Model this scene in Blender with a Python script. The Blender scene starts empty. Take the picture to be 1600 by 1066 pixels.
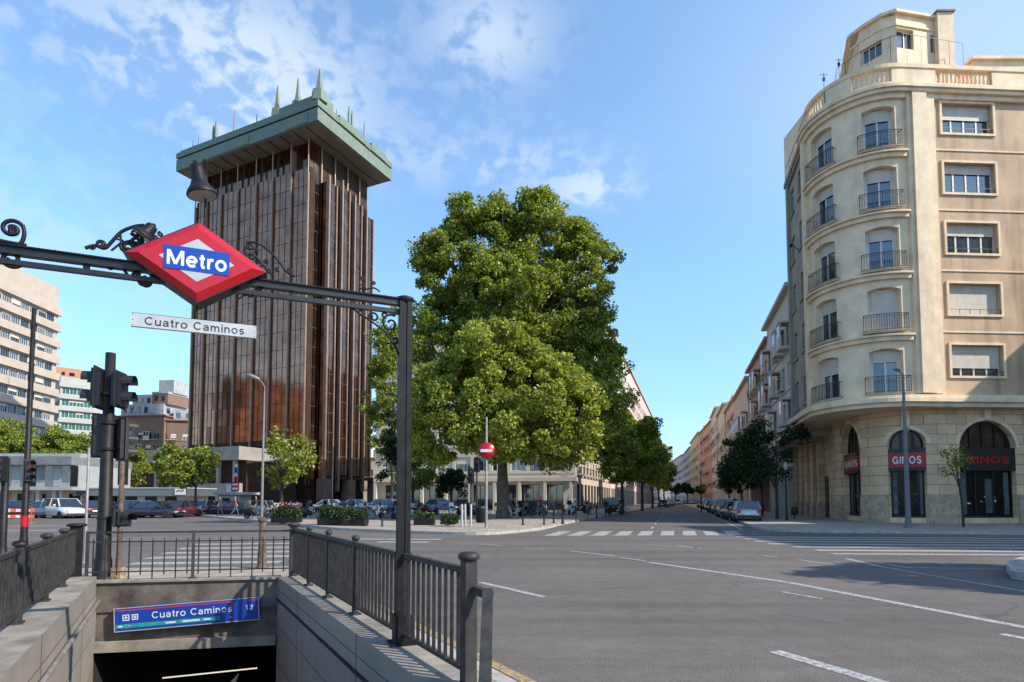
import bpy, bmesh, math, random
import numpy as np
from mathutils import Vector, Matrix, noise as mnoise
R = math.radians
random.seed(7); rng = np.random.default_rng(11)
sc = bpy.context.scene
COL = sc.collection

# ------------------------------------------------------------------ camera
F, CY, PITCH, EYE = 900.0, 732.4, R(3.03), 1.6
cam = bpy.data.cameras.new('camera'); camo = bpy.data.objects.new('camera', cam); COL.objects.link(camo)
camo.location = (0, 0, EYE); camo.rotation_euler = (R(90) + PITCH, 0, 0)
cam.sensor_width = 36; cam.lens = F / 1600 * 36; cam.shift_y = (CY - 533) / 1600
cam.clip_start = 0.1; cam.clip_end = 5000
sc.camera = camo
# ------------------------------------------------------------------ light
SUN_AZ, SUN_EL = -22.0, 38.0          # azimuth from +X towards +Y
SKY_STRENGTH, SUN_STRENGTH, EXPOSURE = 0.15, 3.1, 1.15
world = bpy.data.worlds.new('World'); sc.world = world; world.use_nodes = True
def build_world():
    nt = world.node_tree; N = nt.nodes; L = nt.links; N.clear()
    out = N.new('ShaderNodeOutputWorld'); bg = N.new('ShaderNodeBackground')
    sky = N.new('ShaderNodeTexSky'); sky.sky_type = 'NISHITA'; sky.sun_disc = False
    sky.sun_elevation = R(SUN_EL); sky.sun_rotation = R(90 - SUN_AZ)
    sky.air_density = 1.0; sky.dust_density = 0.6; sky.ozone_density = 2.2; sky.altitude = 600
    tc = N.new('ShaderNodeTexCoord'); sep = N.new('ShaderNodeSeparateXYZ')
    L.new(tc.outputs['Generated'], sep.inputs[0])
    def m(op, a, b=None, c=None):
        n = N.new('ShaderNodeMath'); n.operation = op
        for i, v in enumerate((a, b, c)):
            if v is None: continue
            if isinstance(v, (int, float)): n.inputs[i].default_value = v
            else: L.new(v, n.inputs[i])
        return n.outputs[0]
    z = m('MAXIMUM', sep.outputs[2], 0.04)
    u = m('DIVIDE', sep.outputs[0], z); v = m('DIVIDE', sep.outputs[1], z)
    cb = N.new('ShaderNodeCombineXYZ'); L.new(u, cb.inputs[0]); L.new(v, cb.inputs[1])
    def noise(scale, detail, rough, dist=0.0, off=0.0):
        mp = N.new('ShaderNodeMapping'); mp.inputs['Location'].default_value = (off, off * .7, 0)
        mp.inputs['Rotation'].default_value = (0, 0, 0.6); mp.inputs['Scale'].default_value = (1.0, 1.35, 1)
        L.new(cb.outputs[0], mp.inputs[0])
        n = N.new('ShaderNodeTexNoise'); n.inputs['Scale'].default_value = scale
        n.inputs['Detail'].default_value = detail; n.inputs['Roughness'].default_value = rough
        n.inputs['Distortion'].default_value = dist
        L.new(mp.outputs[0], n.inputs['Vector']); return n.outputs['Fac']
    def blob(cu, cv, ru, rv, amp):
        a = m('DIVIDE', m('SUBTRACT', u, cu), ru); b = m('DIVIDE', m('SUBTRACT', v, cv), rv)
        r = m('ADD', m('MULTIPLY', a, a), m('MULTIPLY', b, b))
        return m('MULTIPLY', m('POWER', 2.718, m('MULTIPLY', r, -1.0)), amp)
    mask = m('ADD', blob(-.62, 1.30, .27, .25, 1.15), blob(-.62, 1.62, .25, .22, .6))
    mask = m('ADD', mask, blob(-.05, 1.2, .13, .14, .8))
    mask = m('ADD', mask, blob(-.05, 1.66, .28, .16, .55))
    mask = m('ADD', mask, blob(.26, 1.82, .14, .14, .9))
    mask = m('ADD', mask, blob(-1.0, 1.1, .3, .35, .35))
    mask = m('ADD', mask, blob(-1.7, 2.1, .6, .8, .3))
    def dn(scale, detail, rough, off):
        mp = N.new('ShaderNodeMapping'); mp.inputs['Location'].default_value = (off, 0, off * .3); mp.inputs['Scale'].default_value = (1, 1, 1.35)
        L.new(tc.outputs['Generated'], mp.inputs[0]); n = N.new('ShaderNodeTexNoise'); n.inputs['Scale'].default_value = scale
        n.inputs['Detail'].default_value = detail; n.inputs['Roughness'].default_value = rough; n.inputs['Distortion'].default_value = .25; L.new(mp.outputs[0], n.inputs['Vector']); return n.outputs['Fac']
    n1 = dn(32.0, 3, 0.5, 3.1); n2 = dn(6.0, 2, 0.5, 9.4)
    d = m('ADD', m('MULTIPLY', n1, 1.0), m('MULTIPLY', n2, 0.55))
    c = N.new('ShaderNodeMapRange'); c.interpolation_type = 'SMOOTHSTEP'
    c.inputs['From Min'].default_value = 0.66; c.inputs['From Max'].default_value = 0.90
    L.new(d, c.inputs['Value'])
    cov = m('MULTIPLY', c.outputs[0], m('MINIMUM', mask, 1.0))
    veil = m('MULTIPLY', noise(0.9, 3, 0.5, 0.2, 5.0), 0.10)
    v2 = m('ADD', m('ADD', veil, blob(1.0, 1.2, .55, .6, .40)), m('MULTIPLY', mask, 0.10))
    cov = m('MINIMUM', m('ADD', m('MULTIPLY', cov, 0.62), v2), 0.9)
    tint = N.new('ShaderNodeMixRGB'); tint.blend_type = 'MULTIPLY'; tint.inputs[0].default_value = 1
    tint.inputs[2].default_value = (0.78, 0.97, 1.02, 1); L.new(sky.outputs[0], tint.inputs[1])
    hz = N.new('ShaderNodeMapRange'); hz.inputs['From Min'].default_value = 0.0; hz.inputs['From Max'].default_value = 0.42
    hz.interpolation_type = 'SMOOTHSTEP'; L.new(sep.outputs[2], hz.inputs['Value'])
    hc = N.new('ShaderNodeMixRGB'); L.new(hz.outputs[0], hc.inputs[0]); hc.inputs[1].default_value = (.66, .645, .74, 1); hc.inputs[2].default_value = (1, 1, 1, 1)
    hm = N.new('ShaderNodeMixRGB'); hm.blend_type = 'MULTIPLY'; hm.inputs[0].default_value = 1; L.new(tint.outputs[0], hm.inputs[1]); L.new(hc.outputs[0], hm.inputs[2])
    mix = N.new('ShaderNodeMixRGB'); L.new(cov, mix.inputs[0]); L.new(hm.outputs[0], mix.inputs[1])
    mix.inputs[2].default_value = (2.5, 2.85, 3.25, 1)
    L.new(mix.outputs[0], bg.inputs[0]); bg.inputs[1].default_value = SKY_STRENGTH
    L.new(bg.outputs[0], out.inputs[0])
build_world()
sl = bpy.data.lights.new('sun', 'SUN'); so = bpy.data.objects.new('sun', sl); COL.objects.link(so)
sl.energy = SUN_STRENGTH; sl.angle = R(0.5); sl.color = (1.0, 0.94, 0.84)
sd = Vector((math.cos(R(SUN_EL)) * math.cos(R(SUN_AZ)), math.cos(R(SUN_EL)) * math.sin(R(SUN_AZ)), math.sin(R(SUN_EL))))
so.rotation_euler = sd.to_track_quat('Z', 'Y').to_euler(); so.location = (60, 20, 80)
sc.view_settings.view_transform = 'Standard'; sc.view_settings.look = 'None'
sc.view_settings.gamma = 1; sc.view_settings.exposure = EXPOSURE
sc.cycles.max_bounces = 6; sc.cycles.transparent_max_bounces = 8
sc.cycles.use_denoising = True

# ------------------------------------------------------------------ measuring helpers (photo pixel -> place in the world)
def ray(px, py):
    x = (px - 800) / F; y = (CY - py) / F
    return Vector((x, math.cos(PITCH) - math.sin(PITCH) * y, math.sin(PITCH) + math.cos(PITCH) * y))
def ground(px, py, z=0.0):
    r = ray(px, py); t = (z - EYE) / r.z; return Vector((r.x * t, r.y * t, z))
def at(px, py, Y):
    r = ray(px, py); t = Y / r.y; return Vector((r.x * t, Y, EYE + r.z * t))

# ------------------------------------------------------------------ materials
def mat(name, col, rough=0.7, metal=0.0, var=0.12, scale=3.0, bump=0.0, bscale=40.0, stain=0.0, col2=None, spec=0.5, streak=False, coat=0.0):
    m = bpy.data.materials.new(name); m.use_nodes = True
    nt = m.node_tree; N = nt.nodes; L = nt.links; b = N['Principled BSDF']
    b.inputs['Roughness'].default_value = rough; b.inputs['Metallic'].default_value = metal
    b.inputs['Specular IOR Level'].default_value = spec
    if coat: b.inputs['Coat Weight'].default_value = coat; b.inputs['Coat Roughness'].default_value = 0.05
    tc = N.new('ShaderNodeTexCoord'); co = tc.outputs['Object']
    n = N.new('ShaderNodeTexNoise'); n.inputs['Scale'].default_value = scale; n.inputs['Detail'].default_value = 6; n.inputs['Roughness'].default_value = .65
    L.new(co, n.inputs['Vector'])
    cr = N.new('ShaderNodeValToRGB'); c = Vector(col)
    a = c * (1 - var * 1.6); d = (Vector(col2) if col2 else c * (1 + var))
    cr.color_ramp.elements[0].position = .32; cr.color_ramp.elements[1].position = .68
    cr.color_ramp.elements[0].color = (*a, 1); cr.color_ramp.elements[1].color = (*d, 1)
    L.new(n.outputs['Fac'], cr.inputs[0]); src = cr.outputs[0]
    if stain:
        mp = N.new('ShaderNodeMapping'); mp.inputs['Scale'].default_value = (1.2, 1.2, .16) if streak else (.5, .5, .5)
        L.new(co, mp.inputs[0]); n3 = N.new('ShaderNodeTexNoise'); n3.inputs['Scale'].default_value = 1.0
        n3.inputs['Detail'].default_value = 7; n3.inputs['Roughness'].default_value = .6; L.new(mp.outputs[0], n3.inputs['Vector'])
        r3 = N.new('ShaderNodeMapRange'); r3.inputs['From Min'].default_value = .5; r3.inputs['From Max'].default_value = .75
        r3.inputs['To Max'].default_value = stain; L.new(n3.outputs['Fac'], r3.inputs['Value'])
        mx = N.new('ShaderNodeMixRGB'); mx.blend_type = 'MULTIPLY'; L.new(r3.outputs[0], mx.inputs[0]); L.new(src, mx.inputs[1])
        mx.inputs[2].default_value = (.34, .31, .29, 1); src = mx.outputs[0]
    L.new(src, b.inputs['Base Color'])
    if bump:
        n2 = N.new('ShaderNodeTexNoise'); n2.inputs['Scale'].default_value = bscale; n2.inputs['Detail'].default_value = 4
        L.new(co, n2.inputs['Vector']); bp = N.new('ShaderNodeBump'); bp.inputs['Strength'].default_value = bump
        bp.inputs['Distance'].default_value = 0.02; L.new(n2.outputs['Fac'], bp.inputs['Height']); L.new(bp.outputs[0], b.inputs['Normal'])
    return m
def tile_mat(name, col, mortar, sx, sy, offset=0.5, rough=0.8, msize=0.02, axis='xy', bump=0.3, vary=0.15, stain=.5):
    m = bpy.data.materials.new(name); m.use_nodes = True
    nt = m.node_tree; N = nt.nodes; L = nt.links; b = N['Principled BSDF']; b.inputs['Roughness'].default_value = rough
    tc = N.new('ShaderNodeTexCoord'); co = tc.outputs['Object']
    if axis != 'xy':
        s = N.new('ShaderNodeSeparateXYZ'); L.new(co, s.inputs[0]); c = N.new('ShaderNodeCombineXYZ')
        if axis == 'xz': L.new(s.outputs[0], c.inputs[0])
        else:
            ad = N.new('ShaderNodeMath'); ad.operation = 'ADD'; L.new(s.outputs[0], ad.inputs[0]); L.new(s.outputs[1], ad.inputs[1]); L.new(ad.outputs[0], c.inputs[0])
        L.new(s.outputs[2], c.inputs[1]); co2 = c.outputs[0]
    else: co2 = co
    br = N.new('ShaderNodeTexBrick'); br.inputs['Scale'].default_value = 1; br.offset = offset
    br.inputs['Brick Width'].default_value = sx; br.inputs['Row Height'].default_value = sy; br.inputs['Mortar Size'].default_value = msize
    c = Vector(col); br.inputs['Color1'].default_value = (*(c * (1 - vary)), 1); br.inputs['Color2'].default_value = (*(c * (1 + vary)), 1)
    br.inputs['Mortar'].default_value = (*mortar, 1); L.new(co2, br.inputs['Vector'])
    n = N.new('ShaderNodeTexNoise'); n.inputs['Scale'].default_value = .7; n.inputs['Detail'].default_value = 8; n.inputs['Roughness'].default_value = .7
    L.new(co, n.inputs['Vector']); r = N.new('ShaderNodeMapRange'); r.inputs['From Min'].default_value = .4; r.inputs['From Max'].default_value = .75
    r.inputs['To Max'].default_value = stain; L.new(n.outputs['Fac'], r.inputs['Value'])
    mx = N.new('ShaderNodeMixRGB'); mx.blend_type = 'MULTIPLY'; L.new(r.outputs[0], mx.inputs[0]); L.new(br.outputs['Color'], mx.inputs[1]); mx.inputs[2].default_value = (.45, .42, .4, 1)
    L.new(mx.outputs[0], b.inputs['Base Color'])
    bp = N.new('ShaderNodeBump'); bp.inputs['Strength'].default_value = bump; bp.inputs['Distance'].default_value = .01; bp.invert = True
    L.new(br.outputs['Fac'], bp.inputs['Height']); L.new(bp.outputs[0], b.inputs['Normal'])
    return m
def glass_mat(name, col, rough=0.04, metal=0.0, spec=1.0, var=.3, wav=0.0):
    m = mat(name, col, rough, metal, var, 0.4, spec=spec, bump=wav, bscale=.5)
    m.node_tree.nodes['Principled BSDF'].inputs['IOR'].default_value = 1.7
    return m
def leaf_mat(name, c1, c2, c3):
    m = bpy.data.materials.new(name); m.use_nodes = True
    nt = m.node_tree; N = nt.nodes; L = nt.links; N.remove(N['Principled BSDF']); out = N['Material Output']
    g = N.new('ShaderNodeNewGeometry'); cr = N.new('ShaderNodeValToRGB'); e = cr.color_ramp.elements
    e[0].color = (*c1, 1); e[1].color = (*c3, 1); k = e.new(.55); k.color = (*c2, 1)
    L.new(g.outputs['Random Per Island'], cr.inputs[0])
    d = N.new('ShaderNodeBsdfDiffuse'); t = N.new('ShaderNodeBsdfTranslucent'); gl = N.new('ShaderNodeBsdfGlossy'); gl.inputs['Roughness'].default_value = .55
    gl.inputs['Color'].default_value = (.9, .95, 1, 1)
    L.new(cr.outputs[0], d.inputs[0])
    hs = N.new('ShaderNodeMixRGB'); hs.blend_type = 'MULTIPLY'; hs.inputs[0].default_value = 1; hs.inputs[2].default_value = (1.6, 1.45, .5, 1)
    L.new(cr.outputs[0], hs.inputs[1]); L.new(hs.outputs[0], t.inputs[0])
    m1 = N.new('ShaderNodeMixShader'); m1.inputs[0].default_value = .36; L.new(d.outputs[0], m1.inputs[1]); L.new(t.outputs[0], m1.inputs[2])
    m2 = N.new('ShaderNodeMixShader'); m2.inputs[0].default_value = .025; L.new(m1.outputs[0], m2.inputs[1]); L.new(gl.outputs[0], m2.inputs[2])
    L.new(m2.outputs[0], out.inputs[0]); return m
def emit_mat(name, col, s):
    m = bpy.data.materials.new(name); m.use_nodes = True; b = m.node_tree.nodes['Principled BSDF']
    b.inputs['Emission Color'].default_value = (*col, 1); b.inputs['Emission Strength'].default_value = s; return m
def asphalt_mat():
    m = bpy.data.materials.new('asphalt'); m.use_nodes = True
    nt = m.node_tree; N = nt.nodes; L = nt.links; b = N['Principled BSDF']; b.inputs['Roughness'].default_value = .88
    b.inputs['Specular IOR Level'].default_value = .35
    tc = N.new('ShaderNodeTexCoord'); co = tc.outputs['Object']
    def ns(s, d=5, r=.6, vec=None):
        n = N.new('ShaderNodeTexNoise'); n.inputs['Scale'].default_value = s; n.inputs['Detail'].default_value = d; n.inputs['Roughness'].default_value = r
        L.new(vec or co, n.inputs['Vector']); return n.outputs['Fac']
    cr = N.new('ShaderNodeValToRGB'); e = cr.color_ramp.elements
    e[0].position = .3; e[0].color = (.098, .083, .072, 1); e[1].position = .7; e[1].color = (.142, .121, .105, 1)
    L.new(ns(.22, 8, .62), cr.inputs[0])
    gr = N.new('ShaderNodeMapRange'); gr.inputs['From Min'].default_value = .35; gr.inputs['From Max'].default_value = .65
    gr.inputs['To Min'].default_value = .55; gr.inputs['To Max'].default_value = 1.5; L.new(ns(55, 3, .7), gr.inputs['Value'])
    mx = N.new('ShaderNodeMixRGB'); mx.blend_type = 'MULTIPLY'; mx.inputs[0].default_value = 1; L.new(cr.outputs[0], mx.inputs[1]); L.new(gr.outputs[0], mx.inputs[2])
    mg = N.new('ShaderNodeMapRange'); mg.inputs['From Min'].default_value = .3; mg.inputs['From Max'].default_value = .7; mg.inputs['To Min'].default_value = .80; mg.inputs['To Max'].default_value = 1.16
    L.new(ns(3.2, 7, .75), mg.inputs['Value']); mxg = N.new('ShaderNodeMixRGB'); mxg.blend_type = 'MULTIPLY'; mxg.inputs[0].default_value = 1; L.new(mx.outputs[0], mxg.inputs[1]); L.new(mg.outputs[0], mxg.inputs[2]); mx = mxg
    # tyre-darkened lanes and streaks, stretched along the traffic direction
    mp = N.new('ShaderNodeMapping'); mp.inputs['Rotation'].default_value = (0, 0, R(24)); mp.inputs['Scale'].default_value = (.05, .9, 1)
    L.new(co, mp.inputs[0]); st = N.new('ShaderNodeMapRange'); st.inputs['From Min'].default_value = .45; st.inputs['From Max'].default_value = .72
    st.inputs['To Max'].default_value = .62; L.new(ns(1.0, 5, .6, mp.outputs[0]), st.inputs['Value'])
    m2 = N.new('ShaderNodeMixRGB'); m2.blend_type = 'MULTIPLY'; L.new(st.outputs[0], m2.inputs[0]); L.new(mx.outputs[0], m2.inputs[1]); m2.inputs[2].default_value = (.5, .48, .47, 1)
    # cracks
    vo = N.new('ShaderNodeTexVoronoi'); vo.feature = 'DISTANCE_TO_EDGE'; vo.inputs['Scale'].default_value = .16
    wv = N.new('ShaderNodeVectorMath'); wv.operation = 'ADD'; nn = N.new('ShaderNodeTexNoise'); nn.inputs['Scale'].default_value = 1.5; nn.inputs['Detail'].default_value = 5
    L.new(co, nn.inputs['Vector']); L.new(co, wv.inputs[0]); L.new(nn.outputs['Color'], wv.inputs[1]); L.new(wv.outputs[0], vo.inputs['Vector'])
    ck = N.new('ShaderNodeMapRange'); ck.inputs['From Min'].default_value = 0; ck.inputs['From Max'].default_value = .007; ck.inputs['To Min'].default_value = .5; ck.inputs['To Max'].default_value = 0
    L.new(vo.outputs['Distance'], ck.inputs['Value'])
    m3 = N.new('ShaderNodeMixRGB'); m3.blend_type = 'MULTIPLY'; L.new(ck.outputs[0], m3.inputs[0]); L.new(m2.outputs[0], m3.inputs[1]); m3.inputs[2].default_value = (.35, .35, .35, 1)
    L.new(m3.outputs[0], b.inputs['Base Color'])
    bp = N.new('ShaderNodeBump'); bp.inputs['Strength'].default_value = .5; bp.inputs['Distance'].default_value = .008; L.new(ns(90, 3), bp.inputs['Height']); L.new(bp.outputs[0], b.inputs['Normal'])
    return m
def paint_mat(name, col):
    m = bpy.data.materials.new(name); m.use_nodes = True
    nt = m.node_tree; N = nt.nodes; L = nt.links; b = N['Principled BSDF']; b.inputs['Roughness'].default_value = .75
    tc = N.new('ShaderNodeTexCoord'); n = N.new('ShaderNodeTexNoise'); n.inputs['Scale'].default_value = 14; n.inputs['Detail'].default_value = 8; n.inputs['Roughness'].default_value = .8
    L.new(tc.outputs['Object'], n.inputs['Vector']); cr = N.new('ShaderNodeValToRGB'); e = cr.color_ramp.elements
    e[0].position = .40; e[0].color = (.125, .11, .10, 1); e[1].position = .58; e[1].color = (*col, 1)
    L.new(n.outputs['Fac'], cr.inputs[0]); L.new(cr.outputs[0], b.inputs['Base Color']); return m
M = {}
M['asphalt'] = asphalt_mat()
M['paint'] = paint_mat('road_paint', (.43, .41, .385)); M['patch'] = mat('road_repair', (.095, .083, .075), .9, 0, .15, 30, .3, 80); M['yellow'] = paint_mat('yellow_paint', (.42, .27, .10))
M['pave'] = tile_mat('paving', (.33, .27, .215), (.2, .18, .16), .4, .4, 0, .85, .012, bump=.2)
M['kerb'] = mat('kerb_stone', (.36, .33, .29), .8, var=.2, scale=4, bump=.2)
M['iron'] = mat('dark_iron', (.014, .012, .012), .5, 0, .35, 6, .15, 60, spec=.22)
M['iron_grey'] = mat('grey_iron', (.036, .032, .031), .55, 0, .3, 8, .15, 60, spec=.3)  # paler grey iron used for rails
M['black'] = mat('black_metal', (.012, .011, .011), .45, 0, .3, 9, .1, 60)
M['rust'] = mat('rusty_post', (.10, .06, .04), .8, 0, .4, 9, .2, 40)
M['grey_pole'] = mat('galvanised', (.20, .195, .19), .5, .1, .2, 5)
M['dull_pole'] = mat('dull_grey_pole', (.14, .13, .12), .6, 0, .15, 5); M['red'] = mat('sign_red', (.40, .005, .012), .3, 0, .06, 3, coat=.15); M['white'] = mat('sign_white', (.62, .62, .62), .35, 0, .03, 3)
M['blue'] = mat('sign_blue', (.004, .045, .30), .35, 0, .06, 3); M['text_black'] = mat('letter_black', (.01, .01, .012), .5, 0, .02, 3)
M['silver'] = mat('sign_silver', (.44, .43, .42), .35, .15, .10, 5); M['green_band'] = mat('sign_green', (.02, .28, .24), .4, 0, .3, 8)
M['pink'] = mat('sign_pink', (.42, .035, .07), .4, 0, .1, 3)
M['conc'] = mat('stair_concrete', (.25, .215, .175), .85, 0, .25, 2.5, .3, 30, .75, streak=True)
M['stone_panel'] = tile_mat('stone_panels', (.27, .235, .195), (.08, .07, .06), 1.1, .62, 0, .8, .008, 'diag', .3, .1, .7)
M['lintel'] = mat('stained_lintel', (.13, .105, .085), .85, 0, .4, 2.2, .3, 25, .8, streak=True)
M['pipe'] = mat('wall_pipe', (.22, .2, .18), .6, .2, .3, 5)
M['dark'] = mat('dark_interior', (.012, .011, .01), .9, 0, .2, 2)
M['step'] = mat('step_stone', (.2, .18, .16), .8, 0, .3, 4)
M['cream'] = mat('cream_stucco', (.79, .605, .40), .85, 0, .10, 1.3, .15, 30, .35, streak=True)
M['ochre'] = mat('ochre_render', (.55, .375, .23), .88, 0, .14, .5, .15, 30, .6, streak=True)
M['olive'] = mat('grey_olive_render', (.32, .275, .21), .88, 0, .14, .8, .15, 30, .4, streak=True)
M['ash'] = tile_mat('ashlar', (.72, .49, .29), (.14, .10, .07), 1.3, .62, .5, .85, .014, 'diag', .5, .12, .6)
M['plinth'] = mat('granite_plinth', (.46, .34, .23), .8, 0, .25, 3, .2, 40, .4)
M['wframe'] = mat('white_window_frame', (.62, .59, .54), .5, 0, .08, 3); M['shutter'] = mat('roller_shutter', (.60, .52, .42), .6, 0, .08, 2)
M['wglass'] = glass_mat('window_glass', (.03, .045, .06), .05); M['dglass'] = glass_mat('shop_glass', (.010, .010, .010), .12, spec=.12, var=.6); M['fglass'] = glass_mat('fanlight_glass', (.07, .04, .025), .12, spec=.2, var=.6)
M['dframe'] = mat('dark_frame', (.02, .018, .017), .4, .2, .2, 5)
M['sred'] = mat('shop_red', (.34, .006, .016), .4, 0, .1, 3)
M['tglass'] = glass_mat('bronze_glass', (.39, .185, .11), .10, 1.0, var=.22, wav=.0)
M['tglass2'] = glass_mat('dark_bronze_glass', (.27, .14, .09), .08, 1.0, var=.3)
M['orange_glint'] = glass_mat('sun_glint_glass', (.42, .20, .085), .08, 1.0, var=.5)  # orange colour paints the sun's reflection into dark tower glass
M['bronze'] = mat('bronze_fin', (.32, .21, .145), .45, .45, .15, .6); M['tdark'] = mat('tower_dark', (.050, .028, .018), .7, 0, .2, 1, spec=.15)
M['copper'] = mat('green_copper', (.145, .185, .135), .6, .1, .10, .35, .05, 3, .25, streak=True)
M['soffit'] = mat('roof_soffit', (.16, .14, .11), .8, 0, .15, .5)
M['tconc'] = mat('podium_concrete', (.30, .265, .22), .85, 0, .12, .6, .1, 10, .4)
M['bband'] = mat('pale_pink_cladding', (.44, .36, .29), .8, 0, .06, .4, 0, 10, .15)
M['gwhite'] = mat('white_render', (.38, .37, .35), .8, 0, .06, .4); M['gglass'] = glass_mat('green_glass', (.03, .17, .13), .15)
M['pavw'] = mat('pavilion_white', (.30, .30, .295), .6, 0, .1, 1); M['pavg'] = mat('pavilion_grey', (.17, .175, .18), .6, 0, .2, 1); M['obrick'] = mat('orange_brick', (.42, .20, .11), .85, 0, .1, 1); M['rbrick'] = tile_mat('red_brick', (.22, .125, .088), (.2, .14, .11), .5, .16, .5, .9, .02, 'diag', .2, .2, .3)
M['mansard'] = mat('mansard_grey', (.36, .37, .38), .7, 0, .2, 1)
M['pale'] = mat('pale_stone', (.55, .48, .38), .8, 0, .1, .5, 0, 10, .3); M['beige'] = mat('beige_stone', (.46, .37, .28), .85, 0, .1, .5, 0, 10, .35)
M['brownw'] = mat('brown_render', (.13, .085, .06), .85, 0, .1, .5); M['pinkw2'] = mat('mauve_render', (.56, .38, .34), .85, 0, .1, .5, 0, 10, .3); M['pinkw'] = mat('dusty_pink', (.54, .39, .34), .85, 0, .1, .5, 0, 10, .3); M['redw'] = mat('brick_red_render', (.44, .25, .21), .85, 0, .12, .5, 0, 10, .3)
M['greyw'] = mat('grey_render', (.56, .50, .42), .85, 0, .1, .5, 0, 10, .35); M['orangew'] = mat('terracotta_render', (.52, .31, .22), .85, 0, .12, .5, 0, 10, .3)
M['sandw'] = mat('sand_render', (.55, .44, .30), .85, 0, .1, .5, 0, 10, .3); M['rooft'] = mat('roof_tile', (.28, .15, .10), .9, 0, .2, 2)
M['bark'] = mat('bark', (.10, .078, .058), .95, 0, .4, 2.5, .9, 7, col2=(.18, .15, .115)); M['bark_dark'] = mat('bark_dark', (.05, .038, .03), .95, 0, .3, 3, .8, 9)
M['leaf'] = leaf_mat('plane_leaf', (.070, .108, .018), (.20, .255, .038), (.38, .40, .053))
M['leaf_m'] = leaf_mat('pale_sunlit_leaf', (.10, .145, .022), (.255, .305, .045), (.45, .45, .065)); M['leaf_y'] = leaf_mat('yellow_green_leaf', (.07, .11, .015), (.18, .22, .03), (.34, .33, .045))  # paler front-crown leaves; on the left street trees, painted-in sunlight
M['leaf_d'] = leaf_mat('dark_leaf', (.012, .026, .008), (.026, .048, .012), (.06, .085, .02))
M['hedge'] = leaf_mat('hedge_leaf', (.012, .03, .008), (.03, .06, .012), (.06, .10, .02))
M['tyre'] = mat('tyre', (.014, .014, .015), .85, 0, .2, 8); M['rim'] = mat('rim', (.38, .39, .40), .3, .9, .1, 8)
M['cglass'] = glass_mat('car_glass', (.015, .02, .028), .03)
M['tail'] = mat('tail_light', (.35, .01, .01), .2, 0, .1, 5, coat=1); M['head'] = mat('head_light', (.6, .62, .65), .1, .3, .1, 5, coat=1)
M['plate'] = mat('number_plate', (.7, .7, .68), .4, 0, .05, 5); M['trimb'] = mat('black_trim', (.015, .015, .016), .55, 0, .1, 5)
M['lamp_in'] = mat('lamp_glass', (.32, .29, .26), .3, 0, .1, 6)
def car_paint(n, c): 
    M[n] = mat('car_paint_' + n, c, .28, .35, .04, 2, coat=1.0)
for n, c in dict(silver_c=(.42, .42, .42), white_c=(.72, .72, .70), navy_c=(.016, .022, .04), dred_c=(.11, .012, .014), black_c=(.014, .014, .015), grey_c=(.12, .14, .16), blue_c=(.03, .07, .16), steel_c=(.22, .27, .31)).items(): car_paint(n, c)

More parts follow.
